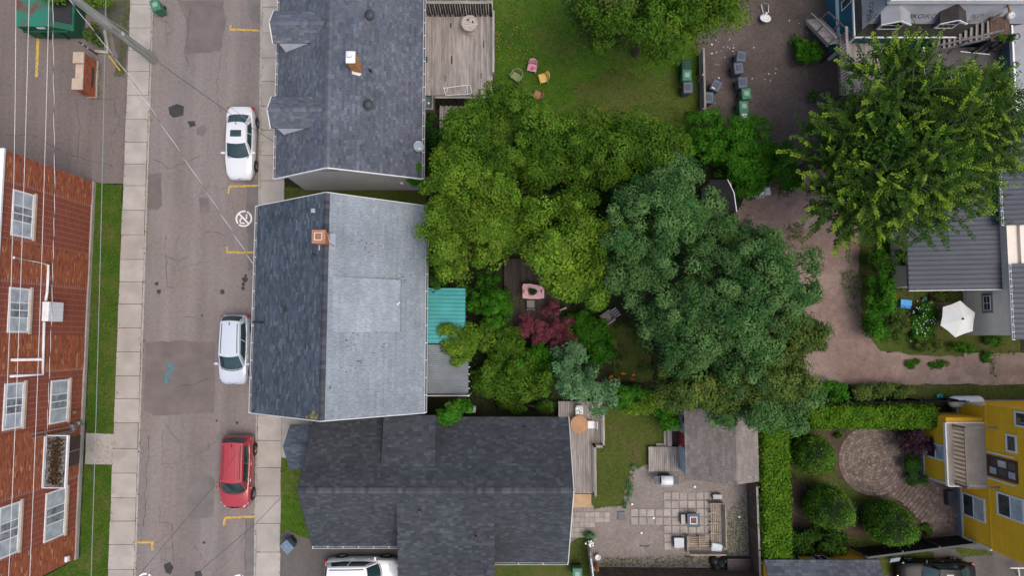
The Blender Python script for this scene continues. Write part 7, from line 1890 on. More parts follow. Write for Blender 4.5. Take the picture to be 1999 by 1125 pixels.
stair('open timber stair climbing beside the flat roof to the upper landing', P(1818, 84, 3.0), P(1935, 56, 5.2), 11, 1.0, WOODG, rmat=WOODGX)
ldg = thing('stair_landing', 'brown plank landing at the head of the east timber stair', 'deck', P(1950, 40))
a, b, c2, d2 = RECT(1932, -30, 1970, 80, 5.2); planks(ldg, a, b, c2, d2, 5.2, 'y', .14, WOODB); 
for x in (a + .1, b - .1): MB().bx(x - .06, x + .06, c2 + .05, c2 + .17, 0, 5.15).build('post', WOODD, ldg)
single('new_stud', 'fresh tan stud standing on the stair landing', 'timber', MB().beam(P(1966, 0, 5.4), P(1972, 24, 6.4), .1, .1), WOODT, P(1968, 10, 5.2))
single('white_board_offcut', 'white board offcut lying on the stair landing', 'board', MB().box(P(1937, 12, 5.25), (.12, .55, .03)), WHITE, P(1937, 12, 5.2))
q = P(1967, 34, 5.2); single('white_bucket', 'white bucket on the stair landing', 'bucket', MB().lathe(q, [(.15, 0), (.18, .35), (.15, .35), (.12, .1)], 16), WHITE, q, True)
for px, py, lb, pal in ((1958, 73, 'light green potted plant at the south of the stair landing', 'mid'), (1974, 74, 'darker potted plant at the corner of the stair landing', 'deep')): plant('potted_plant', lb, 'plant', [(px, py, 5.5, 7, 7, .15)], pal, 16, 14, .1, .08, trunk=.04, base=P(px, py, 5.2), stem='stem')
# flat roof and wrapped roof at the right edge
FZ = 3.4
x0, x1, y0, y1 = RECT(1806, 92, 1974, 232, FZ)
fr = thing('flat_roof_annex', 'low annex with dark grey flat roof beside the blue house', 'building', ((x0 + x1) / 2, (y0 + y1) / 2, 0))
MB().bx(x0 + .1, x1, y0 + .1, y1 - .05, 0, FZ - .1).build('wall', TEALW, fr); MB().bx(x0, x1 + .3, y0, y1, FZ - .1, FZ).build('flat_roof', MAT('dark_membrane', (.085, .078, .078), .85, .15, .8, 30), fr)
MB().bx(x0 - .07, x0 + .03, y0, y1, FZ - .14, FZ + .06).build('edge_trim', WHITE, fr)
window(fr, (x0 + .1, y1 - .05, 0), (x0 + .1, y0, 0), 1.9, 3.1, 1.4, 2.6, WHITE, (1, 2))
single('white_pole', 'long thin white pole lying on the dark flat roof', 'pole', MB().tube([P(1875, 100, FZ + .04), P(1932, 106, FZ + .04)], .03, 6), WHITE, P(1900, 103, FZ))
single('black_offcut', 'short black strip lying on the dark flat roof', 'offcut', MB().beam(P(1850, 104, FZ + .03), P(1858, 98, FZ + .03), .09, .04), BLACK, P(1854, 101, FZ))
q = P(1938, 94, FZ); single('grey_planter_tub', 'round grey tub in the corner of the dark flat roof', 'tub', MB().lathe(q, [(.22, 0), (.26, .3), (.22, .32), (.2, .2)], 16), CHAR, q, True)
q = P(1957, 92, FZ); single('clay_pot', 'clay coloured pot in the corner of the dark flat roof', 'pot', MB().lathe(q, [(.22, 0), (.3, .3), (.25, .3), (.2, .15)], 18), tint('clay', (.22, .12, .08)), q, True)
wr = thing('wrapped_house', 'house end wrapped in grey printed underlayment at the right edge', 'house', P(2040, 110))
x0, x1, y0, y1 = RECT(1977, -60, 2160, 214, 4.6)
MB().bx(x0 + .12, x1, y0 + .12, y1, 0, 4.5).build('wall', MAT('blue_grey_wall', (.10, .20, .26), .7, .1, 1.5, 20), wr); MB().slab([Vector((x0, y0, 4.6)), Vector((x1, y0, 5.8)), Vector((x1, y1, 5.8)), Vector((x0, y1, 4.6))], .1).build('roof_slope', WRAP, wr)
MB().bx(x0 - .08, x0 + .02, y0, y1, 4.42, 4.66).build('drip_edge', WHITE, wr); MB().beam((x0, y0 - .03, 4.56), (x1, y0 - .03, 5.76), .06, .16).build('bargeboard', WHITE, wr)
tm2 = text_mesh('IKO', .5); tm2.materials.append(pm)
for px, py in ((1992, 40), (1992, 75), (1990, 130), (1993, 185)):
    v = P(px, py, 4.9); zz = 4.6 + (v.x - x0) * 1.2 / (x1 - x0); o = put('print', tm2, None, wr, Vector((v.x, v.y, zz + .02)) - ROOT[wr.name]); o.rotation_euler = (0, -math.atan2(1.2, x1 - x0), R(90))
single('timber_wall', 'dark red brown timber retaining strip south of the wrapped house', 'wall', MB().bx(P(1925, 290).x, P(2060, 290).x, P(1960, 296).y, P(1960, 278).y, 0, .5), WOODB, P(1960, 288))

# ================================================================== beige house with dark metal roofs
DMET = MAT('dark_metal_roofing', (.045, .055, .078), .45, .12, 1.0, 20, objvar=.10, spec=.4); BEI = MAT('beige_siding', (.74, .66, .57), .7, .05, 2, 0, attr=True); BEIB = MAT('beige_wall', (.70, .62, .53), .7, .05, 2, 0)
LZ0, LZ1 = 2.4, 3.6
x0 = P(1771, 470, LZ0).x; x1 = P(1962, 470, LZ1).x; y0 = P(1860, 566, 3.0).y; y1 = P(1860, 312, 3.0).y
bg_ = thing('beige_house', 'beige sided house with dark ribbed metal roofs at the right edge', 'house', ((x0 + x1) / 2, (y0 + y1) / 2, 0))
metal_panels(bg_, x0, x1 + .05, y0, y1, LZ0, LZ1, .29, DMET, .045)
MB().bx(x0 + .3, x1, y0 + .3, y1 - .2, 0, LZ0 - .02).build('wall', BEIB, bg_)
clap(bg_, 'siding', (x0 + .3, y1 - .2, 0), (x0 + .3, y0 + .3, 0), .2, lambda u: LZ0 - .05, BEI, .15)
MB().bx(x0 - .03, x0 + .02, y0, y1, LZ0 - .14, LZ0 - .02).build('fascia', CHAR, bg_); MB().beam((x0, y0 - .02, LZ0 - .08), (x1, y0 - .02, LZ1 - .08), .04, .14).build('fascia', WHITE2, bg_)
xw = P(1881, 620).x
wyS = P(1920, 655, 2).y - .0
YNb = P(1960, 270, 3).y
EZm = 4.2
MB().bx(xw, xw + 9, wyS, YNb, 0, EZm - .1).build('wall', BEIB, bg_)
clap(bg_, 'siding', (xw, y0 - .02, 0), (xw, wyS, 0), .3, lambda u: EZm - .14, BEI, .16)
s_a, z_a = PW(1917, 572, Vector((xw, y0, 0)), Vector((xw, wyS, 0))); s_b, z_b = PW(1940, 611, Vector((xw, y0, 0)), Vector((xw, wyS, 0)))
window(bg_, (xw, y0, 0), (xw, wyS, 0), max(.12, s_a), s_b, z_a, z_b, MAT('grey_brown_trim', (.28, .24, .21), .6), (1, 1), GLASS, fw=.10); 
window(bg_, (xw - .02, y0, 0), (xw - .02, wyS, 0), max(.12, s_a) + .18, s_b - .14, z_a + .16, z_b - .16, WHITE, (2, 2), GLASS, fw=.04)
yA, yB = P(1975, 440, EZm).y, P(1975, 515, EZm).y
ex = P(1976, 560, EZm).x
for ya, yb, xx in ((wyS - .25, yB, ex), (yA, YNb, P(1957, 380, EZm).x)):
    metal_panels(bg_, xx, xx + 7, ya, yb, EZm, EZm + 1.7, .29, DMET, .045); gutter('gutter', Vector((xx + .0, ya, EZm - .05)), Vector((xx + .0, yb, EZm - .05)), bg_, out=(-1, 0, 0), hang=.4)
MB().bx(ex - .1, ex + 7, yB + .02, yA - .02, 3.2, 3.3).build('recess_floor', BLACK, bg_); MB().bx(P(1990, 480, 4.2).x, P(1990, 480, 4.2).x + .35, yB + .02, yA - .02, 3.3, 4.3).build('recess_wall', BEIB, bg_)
window(bg_, (x0 + .3, y1 - .2, 0), (x0 + .3, y0 + .3, 0), (y1 - .2) - P(1765, 488, 1.9).y - .0, (y1 - .2) - P(1765, 520, 1.9).y, 1.1, 1.9, WHITE, (1, 1))
# umbrella
uq = P(1874, 623, 2.3); uz = 2.1
um = thing('patio_umbrella', 'white hexagonal patio umbrella in front of the beige wall', 'umbrella', (uq.x, uq.y, 0)); ROOT[um.name] = Vector((0, 0, 0))
UM = MAT('white_canvas', (.62, .63, .60), .85, .04, 2, 30)
m = MB(); rr = 1.12
for k in range(6):
    a, b = R(60 * k + 20), R(60 * k + 80); top = (0, 0, uz + .48); p_, q_ = (rr * math.cos(a), rr * math.sin(a), uz), (rr * math.cos(b), rr * math.sin(b), uz); mid = ((p_[0] + q_[0]) / 2 * .97, (p_[1] + q_[1]) / 2 * .97, uz + .02)
    m.mesh([top, p_, mid, q_], [(0, 1, 2), (0, 2, 3)])
cn = m.build('canopy', UM, um, local=True); cn.modifiers.new('s', 'SOLIDIFY').thickness = .012
for k in range(6): a = R(60 * k + 20); MB().tube([(0, 0, uz + .44), (rr * .98 * math.cos(a), rr * .98 * math.sin(a), uz - .03)], .014, 5).build('rib', CHAR, um, local=True)
MB().tube([(0, 0, 0), (0, 0, uz + .56)], .03, 8).build('pole', CHAR, um, local=True); MB().lathe((0, 0, uz + .46), [(.07, 0), (.05, .06), (.02, .12)], 10).build('finial', CHAR, um, local=True); MB().lathe((0, 0, 0), [(.28, 0), (.26, .08), (.06, .1)], 16).build('base', CHAR, um, local=True)
pd = thing('garden_landing', 'brown plank landing beside the white umbrella', 'deck', P(1835, 612)); a, b, c2, d2 = RECT(1818, 572, 1858, 634, .3); planks(pd, a, b, c2, d2, .3, 'x', .14, WOODB); MB().bx(a, b, c2, d2, .05, .25).build('frame', WOODD, pd)
q = P(1759, 593, .4); bl_ = thing('blue_crate', 'bright blue plastic crate in the garden bed', 'crate', P(1759, 595)); BLU = tint('bright_blue_plastic', (.02, .20, .50)); qb = P(1759, 595)
MB().box(qb + Vector((0, 0, .3)), (.62, .5, .5), R(-6), taper=1.06).build('body', BLU, bl_, bevel=.03); MB().box(qb + Vector((0, .1, .57)), (.7, .36, .05), R(-6)).build('lid', tint('light_blue_plastic', (.05, .30, .62)), bl_, bevel=.015)
q = P(1801, 584, .3); single('teal_can', 'small teal watering can in the flower bed', 'watering can', MB().lathe(P(1801, 584, .02), [(.12, 0), (.13, .25), (.06, .3)], 14), tint('teal_can', (.03, .2, .2)), P(1801, 584, .02), True)
# propane tank
ta, tb_ = P(1862, 785, .75), P(1908, 784, .75)
pt2 = thing('propane_tank', 'white horizontal propane tank beside the black fence', 'tank', (ta + tb_) / 2 - Vector((0, 0, .75)))
m = MB(); r = .36; d = (tb_ - ta).normalized(); pts, rad = [], []
for k in range(6): a = k / 5 * math.pi / 2; pts.append(ta - d * r * math.cos(a)); rad.append(max(.02, r * math.sin(a)))
for k in range(1, 6): a = k / 5 * math.pi / 2; pts.append(tb_ + d * r * math.sin(a)); rad.append(max(.02, r * math.cos(a)))
m.tube(pts, rad, 20); m.build('vessel', MAT('tank_white', (.60, .63, .66), .4, .05, 3, 0), pt2, smooth=True)
for k in (.15, .85): p_ = ta.lerp(tb_, k); MB().bx(p_.x - .06, p_.x + .06, p_.y - .25, p_.y + .25, 0, .5).build('foot', CHAR, pt2)
MB().lathe(ta.lerp(tb_, .5) + Vector((0, 0, r - .02)), [(.12, 0), (.12, .1), (.05, .13)], 14).build('valve_hood', WHITE, pt2); MB().box(ta.lerp(tb_, .85) + Vector((0, -.12, r - .03)), (.4, .10, .01)).build('print', BLACK, pt2); MB().box(ta.lerp(tb_, .2) + Vector((0, -.15, r - .05)), (.08, .08, .01)).build('print', BLACK, pt2)
single('turquoise_tarp', 'small turquoise tarp scrap beside the propane tank', 'tarp', MB().patch(lambda u, v: P(1829 + 12 * u, 770 + 7 * v, .3 + .1 * math.sin(6 * u + 3 * v)), 5, 3), tint('turquoise', (.05, .3, .36)), P(1835, 773))

# ================================================================== yellow house
YEL = MAT('yellow_clapboard', (.80, .44, .022), .65, .06, 1.5, 0, attr=True); YELB = MAT('yellow_wall', (.76, .41, .022), .7, .06, 2, 0); FND = MAT('blue_grey_foundation', (.22, .28, .32), .8)
yS2, yN2 = P(1871, 1045).y, P(1862, 782).y; xM = P(1866, 930).x; ZT = 7.8
yh = thing('yellow_house', 'mustard yellow clapboard house with balcony in the lower right corner', 'house', (xM + 4, (yS2 + yN2) / 2, 0))
MB().bx(xM, xM + 9, yS2, yN2, 0, ZT).build('wall', YELB, yh)
clap(yh, 'siding', (xM, yN2, 0), (xM, yS2, 0), .4, lambda u: ZT, YEL, .13)
clap(yh, 'siding', (xM + 9, yN2, 0), (xM, yN2, 0), .4, lambda u: ZT, YEL, .13)
MB().bx(xM - .05, xM + 9, yS2 - .04, yN2 + .04, 0, .38).build('foundation', FND, yh)
for yy in (yS2, yN2): MB().bx(xM - .05, xM + .08, yy - .07, yy + .07, .39, 2.86).build('corner_board', WHITE2, yh)
MB().bx(xM - .05, xM - .002, yS2 + .07, yN2 - .07, .39, .52).build('base_trim', WHITE2, yh); MB().bx(xM - .055, xM - .002, yS2, yN2, 2.87, 3.0).build('storey_band', YELB, yh)
MB().bx(xM - .3, xM + 9.3, yS2 - .3, yN2 + .3, ZT, ZT + .12).build('roof', UNDER, yh)
A0, B0 = Vector((xM, yN2, 0)), Vector((xM, yS2, 0))
def ywin(px0, py0, px1, py1, frame, panes, glass=None, nm='window', A=A0, B=B0, fw=.10):
    xm, ym_ = (px0 + px1) / 2, (py0 + py1) / 2
    s0, s1 = PW(xm, py0, A, B)[0], PW(xm, py1, A, B)[0]; z0, z1 = PW(px0, ym_, A, B)[1], PW(px1, ym_, A, B)[1]
    window(yh, A, B, s0, s1, z0, z1, frame, panes, glass or [GLASS, CURT], None, fw=fw, name=nm, depth=.07)
ywin(1880, 968, 1924, 1014, WHITE, (1, 2)); ywin(1948, 968, 2000, 1015, WHITE, (1, 2)); ywin(1965, 849, 1986, 884, WHITE, (1, 1)); ywin(1982, 805, 2020, 836, WHITE, (1, 1))
ywin(1929, 895, 1988, 937, MAT('brown_door', (.085, .04, .035), .5, .1, 3, 0), (2, 3), None, 'balcony_door', fw=.16)
s0, s1 = PW(1960, 891, A0, B0)[0], PW(1960, 941, A0, B0)[0]
for sa, sb in ((s0 - .08, s0), (s1, s1 + .08)): MB().bx(xM - .08, xM - .003, yN2 - sb, yN2 - sa, 2.95, 5.05).build('door_trim', WHITE, yh)
# bay with balcony on top
xB = P(1796, 905).x; yb0, yb1 = P(1830, 928).y, P(1830, 806).y; BZ = 2.78
MB().bx(xB, xM - .002, yb0, yb1, 0, BZ).build('bay_wall', YELB, yh)
clap(yh, 'bay_siding', (xB, yb1, 0), (xB, yb0, 0), .4, lambda u: BZ - .02, YEL, .13)
clap(yh, 'bay_siding', (xM, yb1, 0), (xB, yb1, 0), .4, lambda u: BZ - .02, YEL, .13)
MB().bx(xB - .05, xM, yb0 - .04, yb1 + .04, 0, .38).build('bay_foundation', FND, yh)
MB().bx(xB - .05, xB + .08, yb0 - .06, yb0 + .07, .39, BZ - .02).build('corner_board', WHITE2, yh); MB().bx(xB - .04, xB - .002, yb0 + .07, yb1, .39, .5).build('base_trim', WHITE2, yh)
ywin(1809, 866, 1846, 897, WHITE, (1, 2), None, 'bay_window', Vector((xB, yb1, 0)), Vector((xB, yb0, 0)))
DZ = 2.9; xD = P(1849, 888, DZ).x; yd0, yd1 = P(1890, 949, DZ).y, P(1880, 827, DZ).y
MB().slab([Vector((xD, yd0, DZ)), Vector((xM - .06, yd0, DZ)), Vector((xM - .06, yd1, DZ)), Vector((xD, yd1, DZ))], .1).build('balcony_floor', MAT('tan_balcony_floor', (.40, .33, .26), .8, .16, 1.2, 25), yh)
MB().bx(xD - .06, xD, yd0 - .03, yd1 + .03, DZ - .18, DZ + .03).build('balcony_fascia', WHITE, yh); MB().bx(xD, xM - .06, yd0 - .06, yd0, DZ - .18, DZ + .03).build('balcony_fascia', WHITE, yh); MB().bx(xD, xM - .06, yd1, yd1 + .06, DZ - .18, DZ + .03).build('balcony_fascia', WHITE, yh)
WGB = MAT('grey_brown_rail', (.22, .185, .15), .85, .2, 2, 14, .1, 30); xR = xD + .42
rail = MB().bx(xR - .05, xR + .06, yd0 + .12, yd1 - .12, DZ + .98, DZ + 1.04).build('balcony_rail', WGB, yh)
MB().bx(xR, xM - .07, yd0 + .06, yd0 + .17, DZ + .98, DZ + 1.04).build('balcony_rail', WGB, yh); MB().bx(xR, xM - .07, yd1 - .17, yd1 - .06, DZ + .98, DZ + 1.04).build('balcony_rail', WGB, yh)
for yy in (yd0 + .12, yd1 - .12): MB().bx(xR - .06, xR + .06, yy - .06, yy + .06, DZ + .005, DZ + 1.1).build('balcony_post', WGB, yh)
for i in range(13): yy = yd0 + .3 + (yd1 - yd0 - .6) * i / 12; MB().bx(xR - .02, xR + .02, yy - .045, yy + .045, DZ + .05, DZ + .97).build('baluster', WOODT, yh)
m = MB()
for _ in range(60): q = Vector((random.uniform(xD + .9, xM - .15), random.uniform(yd0 + .5, yd1 - .6), DZ + .003)); s = random.uniform(.01, .035); m.box(q, (s, s, .006))
m.build('floor_specks', WHITE, yh, kind='stuff')
MB().bx(P(1867, 1000, .5).x - .45, P(1867, 1000, .5).x - .02, P(1850, 986, .2).y, P(1850, 958, .2).y, .02, .5).build('side_step', CHAR, yh)
# garage along the bottom edge
GZ = 2.5; x0, x1 = P(1492, 1100, GZ).x, P(1716, 1100, GZ).x; y1 = P(1600, 1094, GZ).y
gg = thing('yellow_garage', 'yellow outbuilding with blue grey shingles cut by the bottom edge', 'garage', ((x0 + x1) / 2, y1 - 2.5, 0))
MB().bx(x0 + .2, x1 - .2, y1 - 5, y1 - .25, 0, GZ).build('wall', YELB, gg)
q0 = [Vector((x0, y1 - 2.6, GZ + 1.5)), Vector((x1, y1 - 2.6, GZ + 1.5)), Vector((x1, y1, GZ)), Vector((x0, y1, GZ))]; MB().slab(q0, .1).build('roof_slope', UNDER, gg); q2 = [Vector((x0, y1 - 5.2, GZ)), Vector((x1, y1 - 5.2, GZ)), Vector((x1, y1 - 2.6, GZ + 1.5)), Vector((x0, y1 - 2.6, GZ + 1.5))]; MB().slab(q2, .1).build('roof_slope', UNDER, gg)
s = MB(); shingles(s, q0[2], q0[3], q0[0], q0[1], [(.10, .11, .13), (.085, .095, .112), (.12, .13, .15)], .18, .34, .16); s.build('shingles', SHIN, gg, kind='stuff')
for a, b in ((1540, 1570), (1592, 1625)): xa, xb = P(a, 1085, 2).x, P(b, 1085, 2).x; window(gg, (xb, y1 - .25, 0), (xa, y1 - .25, 0), .05, xb - xa - .05, 1.0, 2.1, WHITE, (2, 1))
# fences round the yellow garden
BLKF = MAT('black_fence_wood', (.012, .012, .014), .8, .2, 2, 20)
boards_fence('black_fence', 'black board fence between the gravel drive and clipped hedge', P(1562, 784), P(1858, 780), 1.55, BLKF)
boards_fence('black_fence', 'black board fence south of the egg shaped topiary bushes', P(1662, 1072), P(1868, 1046), 1.7, BLKF, cap=CHAR)
q = P(1827, 1078, .4); sgn2 = thing('yard_sign', 'small pale blue yard sign on the grass strip', 'sign', P(1748, 1096)); sc_ = P(1747, 1094, .6); MB().box(sc_, (.6, .05, .36), R(8), M=Matrix.Rotation(R(8), 4, 'Z') @ Matrix.Rotation(R(-50), 4, 'X')).build('panel', MAT('pale_blue_board', (.30, .38, .44), .5), sgn2); MB().bx(sc_.x - .02, sc_.x + .02, sc_.y + .1, sc_.y + .14, 0, .6).build('stake', STEEL, sgn2)
wf = thing('white_bench_frame', 'white tubular stand at the bottom right corner', 'frame', P(1985, 1115)); MB().tube([P(1972, 1110, .7), P(2005, 1110, .7)], .04, 6).build('bar', WHITE2, wf); MB().tube([P(1988, 1110, .7), P(1990, 1127, .0)], .04, 6).build('leg', WHITE2, wf)
# circular patio and path of small bricks
cp_ = P(1705, 900, .03); m = MB(); BR2 = [(.17, .125, .10), (.20, .155, .13), (.145, .105, .09), (.22, .175, .15)]
for ring in range(11):
    r0, r1 = .02 + ring * .195, .02 + (ring + 1) * .195 - .018; n = max(5, int(2 * math.pi * (r0 + r1) / 2 / .2))
    for k in range(n):
        a0, a1 = 2 * math.pi * k / n + ring * .3, 2 * math.pi * (k + 1) / n - .02 / max(.1, r1) + ring * .3; z = .03 + random.uniform(-.005, .006)
        v = [cp_ + Vector((r_ * math.cos(t), r_ * math.sin(t), 0)) for r_, t in ((r0, a0), (r1, a0), (r1, a1), (r0, a1))]
        for q in v: q.z = z
        m.slab(v, .04, vary(random.choice(BR2), 0, .14))
path = [P(1755, 945), P(1790, 975), P(1820, 1000), P(1845, 1030)]; wd = [1.6, 1.7, 2.0, 2.2]
for i in range(3):
    a, b = path[i], path[i + 1]; d = (b - a); L = d.length; d.normalize(); s = Vector((-d.y, d.x, 0)); nr = int(L / .21)
    for j in range(nr):
        w = wd[i] + (wd[i + 1] - wd[i]) * j / nr; nc = int(w / .2)
        for k in range(nc):
            q = a + d * (j + .5) * L / nr + s * ((k + .5 + (.25 if j % 2 else 0)) / nc - .5) * w; q.z = .02 + random.uniform(-.005, .006)
            if (q - cp_).xy.length < 2.25: continue
            m.box(q, (.185, .18, .04), math.atan2(d.y, d.x), col=vary(random.choice(BR2), 0, .14))
xw0, xw1, yw0, yw1 = RECT(1800, 935, 1864, 1045)
y_ = yw0
while y_ < yw1:
    x_ = xw0 + (1.0 if y_ > (yw0 + yw1) / 2 + .6 else .4)
    while x_ < xw1 - .2:
        m.box((x_, y_, .012 + random.uniform(-.004, .004)), (.185, .18, .04), 0, col=vary(random.choice(BR2), 0, .14)); x_ += .2
    y_ += .2
pt3 = m.build('brick_patio', BRICK); tag(pt3, 'circular brick patio with curving brick path beside the yellow house', 'patio', None, 'stuff')
# ================================================================== trees
plant('maple_tree', 'mid green leafy tree beside the north deck and lawn chairs', 'tree', [(985, 268, 6.2, 112, 84, 2.4), (905, 290, 5.2, 52, 60, 1.8), (1060, 300, 5.4, 58, 70, 1.9)], 'mid', 271, 131, 0.160, 0.48, trunk=.18)
plant('maple_tree', 'bright yellow green tree over the garden edge of the light grey roof', 'tree', [(915, 380, 7.4, 82, 78, 2.4), (920, 480, 6.8, 78, 72, 2.2), (985, 420, 6.4, 60, 80, 2.0)], 'yellow', 261, 131, 0.160, 0.48, trunk=.18)
plant('maple_tree', 'rounded green tree on the south edge of the north lawn', 'tree', [(1215, 285, 6.2, 98, 72, 2.3), (1180, 335, 5.4, 60, 40, 1.6), (1270, 300, 5.2, 50, 50, 1.6)], 'mid', 223, 131, 0.160, 0.48, trunk=.16)
plant('maple_tree', 'dense yellow green tree hanging over the pink table', 'tree', [(1108, 480, 7.0, 88, 84, 2.4), (1150, 545, 6.2, 52, 58, 1.8), (1045, 440, 6.2, 58, 56, 1.8), (1090, 410, 5.8, 80, 34, 1.6)], 'mid', 271, 131, 0.160, 0.48, trunk=.16, pals=['yellow', 'mid', 'mid', 'mid'])
plant('locust_tree', 'blue green tree north of the garden centre beside the black shed', 'tree', [(1280, 455, 8.0, 98, 105, 2.6), (1310, 400, 7.6, 84, 54, 2.2), (1230, 500, 7.0, 50, 80, 2.0), (1366, 440, 6.6, 58, 46, 1.8)], 'blue', 334, 136, 0.136, 0.42, trunk=.2)
plant('locust_tree', 'pale blue green tree crown north of the garden boundary', 'tree', [(1300, 345, 6.6, 78, 36, 1.6), (1250, 330, 5.8, 40, 32, 1.4)], 'blue', 104, 131, 0.136, 0.42, trunk=.12)
plant('locust_tree', 'largest blue green tree spreading towards the gravel drive', 'tree', [(1420, 580, 8.2, 120, 120, 2.8), (1500, 540, 7.2, 86, 76, 2.2), (1340, 640, 7.2, 92, 92, 2.2), (1440, 690, 6.8, 100, 70, 2.0), (1500, 480, 6.4, 50, 42, 1.7)], 'blue', 512, 136, 0.136, 0.42, trunk=.26)
plant('oak_tree', 'olive green tree at the west edge of the gravel drive', 'tree', [(1530, 680, 6.4, 64, 68, 2.0), (1500, 740, 6.2, 68, 52, 1.8)], 'olive', 171, 131, 0.144, 0.42, trunk=.15, pals=['olive', 'olive'])
plant('oak_tree', 'dull green tree hanging over the shingled garden shed', 'tree', [(1350, 755, 6.0, 86, 46, 1.8), (1460, 790, 5.6, 78, 52, 1.7), (1540, 790, 5.2, 56, 44, 1.5)], 'olive', 219, 131, 0.144, 0.42, trunk=.15, pals=['olive', 'blue', 'blue'])
plant('maple_tree', 'broad yellow green tree at the top edge above the lawn bins', 'tree', [(1280, 25, 7.6, 135, 92, 2.8), (1190, 10, 6.4, 84, 72, 2.2), (1378, 18, 6.8, 68, 78, 2.2), (1300, -70, 7.4, 150, 60, 2.4)], 'mid', 334, 131, 0.160, 0.50, trunk=.22, pals=['mid', 'olive', 'yellow', 'mid'])
eb = P(1740, 330)
spray_tree('elm_tree', 'large elm with light green shoot tips over the metal roof and flat roof', [(1760, 300, 7.6, 150, 130, 2.8), (1690, 390, 6.4, 110, 90, 2.2), (1860, 250, 6.6, 105, 110, 2.2), (1740, 190, 6.8, 90, 80, 2.2), (1640, 310, 6.0, 66, 80, 1.8), (1850, 305, 6.0, 74, 46, 1.6)], (eb.x, eb.y), 1750, .3)
# ================================================================== shrubs
plant('dense_shrub', 'dense bright green shrub bank north of the black shed', 'shrub', [(1430, 295, 1.9, 84, 66, 1.3), (1375, 265, 1.6, 48, 42, 1.1)], 'fresh', 222, 93, 0.128, 0.34, trunk=.06, low=-.1)
plant('dense_shrub', 'dense bright green shrub bank beside the elm and timber frame', 'shrub', [(1510, 325, 1.8, 56, 48, 1.2), (1475, 345, 1.5, 44, 32, 1.0)], 'fresh', 148, 93, 0.128, 0.34, trunk=.06, low=-.1)
plant('round_bush', 'round bright green bush on the gravel beside the timber stair', 'bush', [(1580, 102, .8, 29, 27, .7)], 'fresh', 64, 52, 0.132, 0.22, trunk=.04, low=-.1)
plant('small_weed_bush', 'tiny green weed bush at the foot of the gravel yard stair', 'bush', [(1550, 80, .35, 13, 12, .3), (1587, 190, .4, 10, 14, .3)], 'fresh', 21, 37, 0.097, 0.13, trunk=.02, low=-.1)
plant('ivy_mass', 'dark green ivy mass beside the dark plank garden deck', 'shrub', [(955, 588, 2.0, 42, 56, 1.2)], 'deep', 144, 62, 0.114, 0.24, trunk=.06, low=-.2, pals=['fresh'])
plant('climbing_vine', 'yellow green vine sprawling over the teal lean-to roof', 'vine', [(908, 660, 3.0, 46, 28, .5), (868, 645, 3.15, 28, 10, .22), (905, 690, 2.9, 24, 22, .4)], 'yellow', 108, 46, 0.141, 0.24, trunk=.05, low=-.3)
plant('garden_shrub', 'green shrub between the ivy and the grey lean-to', 'shrub', [(962, 672, 2.2, 46, 38, 1.1), (955, 735, 2.0, 40, 42, 1.0)], 'mid', 165, 56, 0.141, 0.28, trunk=.06, low=-.2)
plant('garden_shrub', 'rounded green shrub at the south edge of the middle garden', 'shrub', [(1022, 738, 2.4, 52, 42, 1.2), (1002, 708, 2.0, 34, 30, 1.0)], 'mid', 172, 56, 0.141, 0.28, trunk=.06, low=-.2, pals=['mid', 'fresh'])
plant('garden_shrub', 'dark green shrub between the red maple and the pale tree', 'shrub', [(1062, 702, 1.4, 34, 28, .8)], 'fresh', 64, 52, 0.123, 0.24, trunk=.05, low=-.2)
plant('red_maple', 'dark red laceleaf maple beside the garden deck', 'tree', [(1048, 640, 1.6, 36, 24, .6), (1098, 645, 1.7, 34, 26, .6), (1072, 662, 1.8, 32, 22, .6), (1085, 612, 1.1, 22, 22, .4)], 'red', 187, 68, 0.079, 0.20, trunk=.06, low=-.2, core=False)
plant('fern_shrub', 'deep green shrub right of the red maple', 'shrub', [(1148, 640, 1.1, 40, 26, .7)], 'deep', 79, 52, 0.141, 0.26, trunk=.05, low=-.2, pals=['fresh'])
plant('fern_shrub', 'bright green shrub at the west edge of the small back lawn', 'shrub', [(1166, 690, 1.3, 34, 32, .8)], 'fresh', 79, 52, 0.132, 0.26, trunk=.05, low=-.2)
plant('pale_sumac', 'pale blue green tree with feathery leaves over the south boundary', 'tree', [(1110, 702, 3.2, 30, 32, .9), (1138, 740, 3.6, 42, 32, 1.0), (1165, 775, 3.3, 36, 26, .8), (1105, 752, 3.0, 24, 24, .7)], 'pale', 165, 62, 0.132, 0.28, trunk=.07, low=-.2)
plant('boundary_shrub', 'bright yellow green shrub along the top of the south lawn', 'shrub', [(1222, 772, 1.5, 40, 24, .8), (1258, 796, 1.4, 42, 20, .7)], 'mid', 108, 52, 0.132, 0.24, trunk=.05, low=-.2, pals=['fresh', 'yellow'])
plant('boundary_shrub', 'dark green shrub at the north west corner of the shed', 'shrub', [(1305, 812, 1.3, 24, 28, .8)], 'fresh', 57, 52, 0.132, 0.22, trunk=.05, low=-.2)
plant('boundary_shrub', 'low dark shrubs behind the south house roof edge', 'shrub', [(1000, 793, .9, 46, 13, .5), (1060, 796, .9, 26, 12, .4)], 'mid', 57, 43, 0.123, 0.20, trunk=.04, low=-.2)
plant('wall_ivy', 'dark ivy against the garden side of the middle house', 'vine', [(860, 545, 2.4, 26, 52, .9), (845, 500, 2.2, 14, 30, .8)], 'deep', 108, 56, 0.123, 0.22, trunk=.05, low=-.2)
plant('sapling', 'young tree leaning over the north edge of the charcoal roof', 'tree', [(880, 800, 4.3, 24, 26, .7), (872, 822, 4.4, 15, 16, .4), (905, 792, 3.9, 16, 12, .4)], 'mid', 64, 50, 0.150, 0.20, trunk=.05, low=-.2, pals=['fresh', 'mid', 'fresh'])
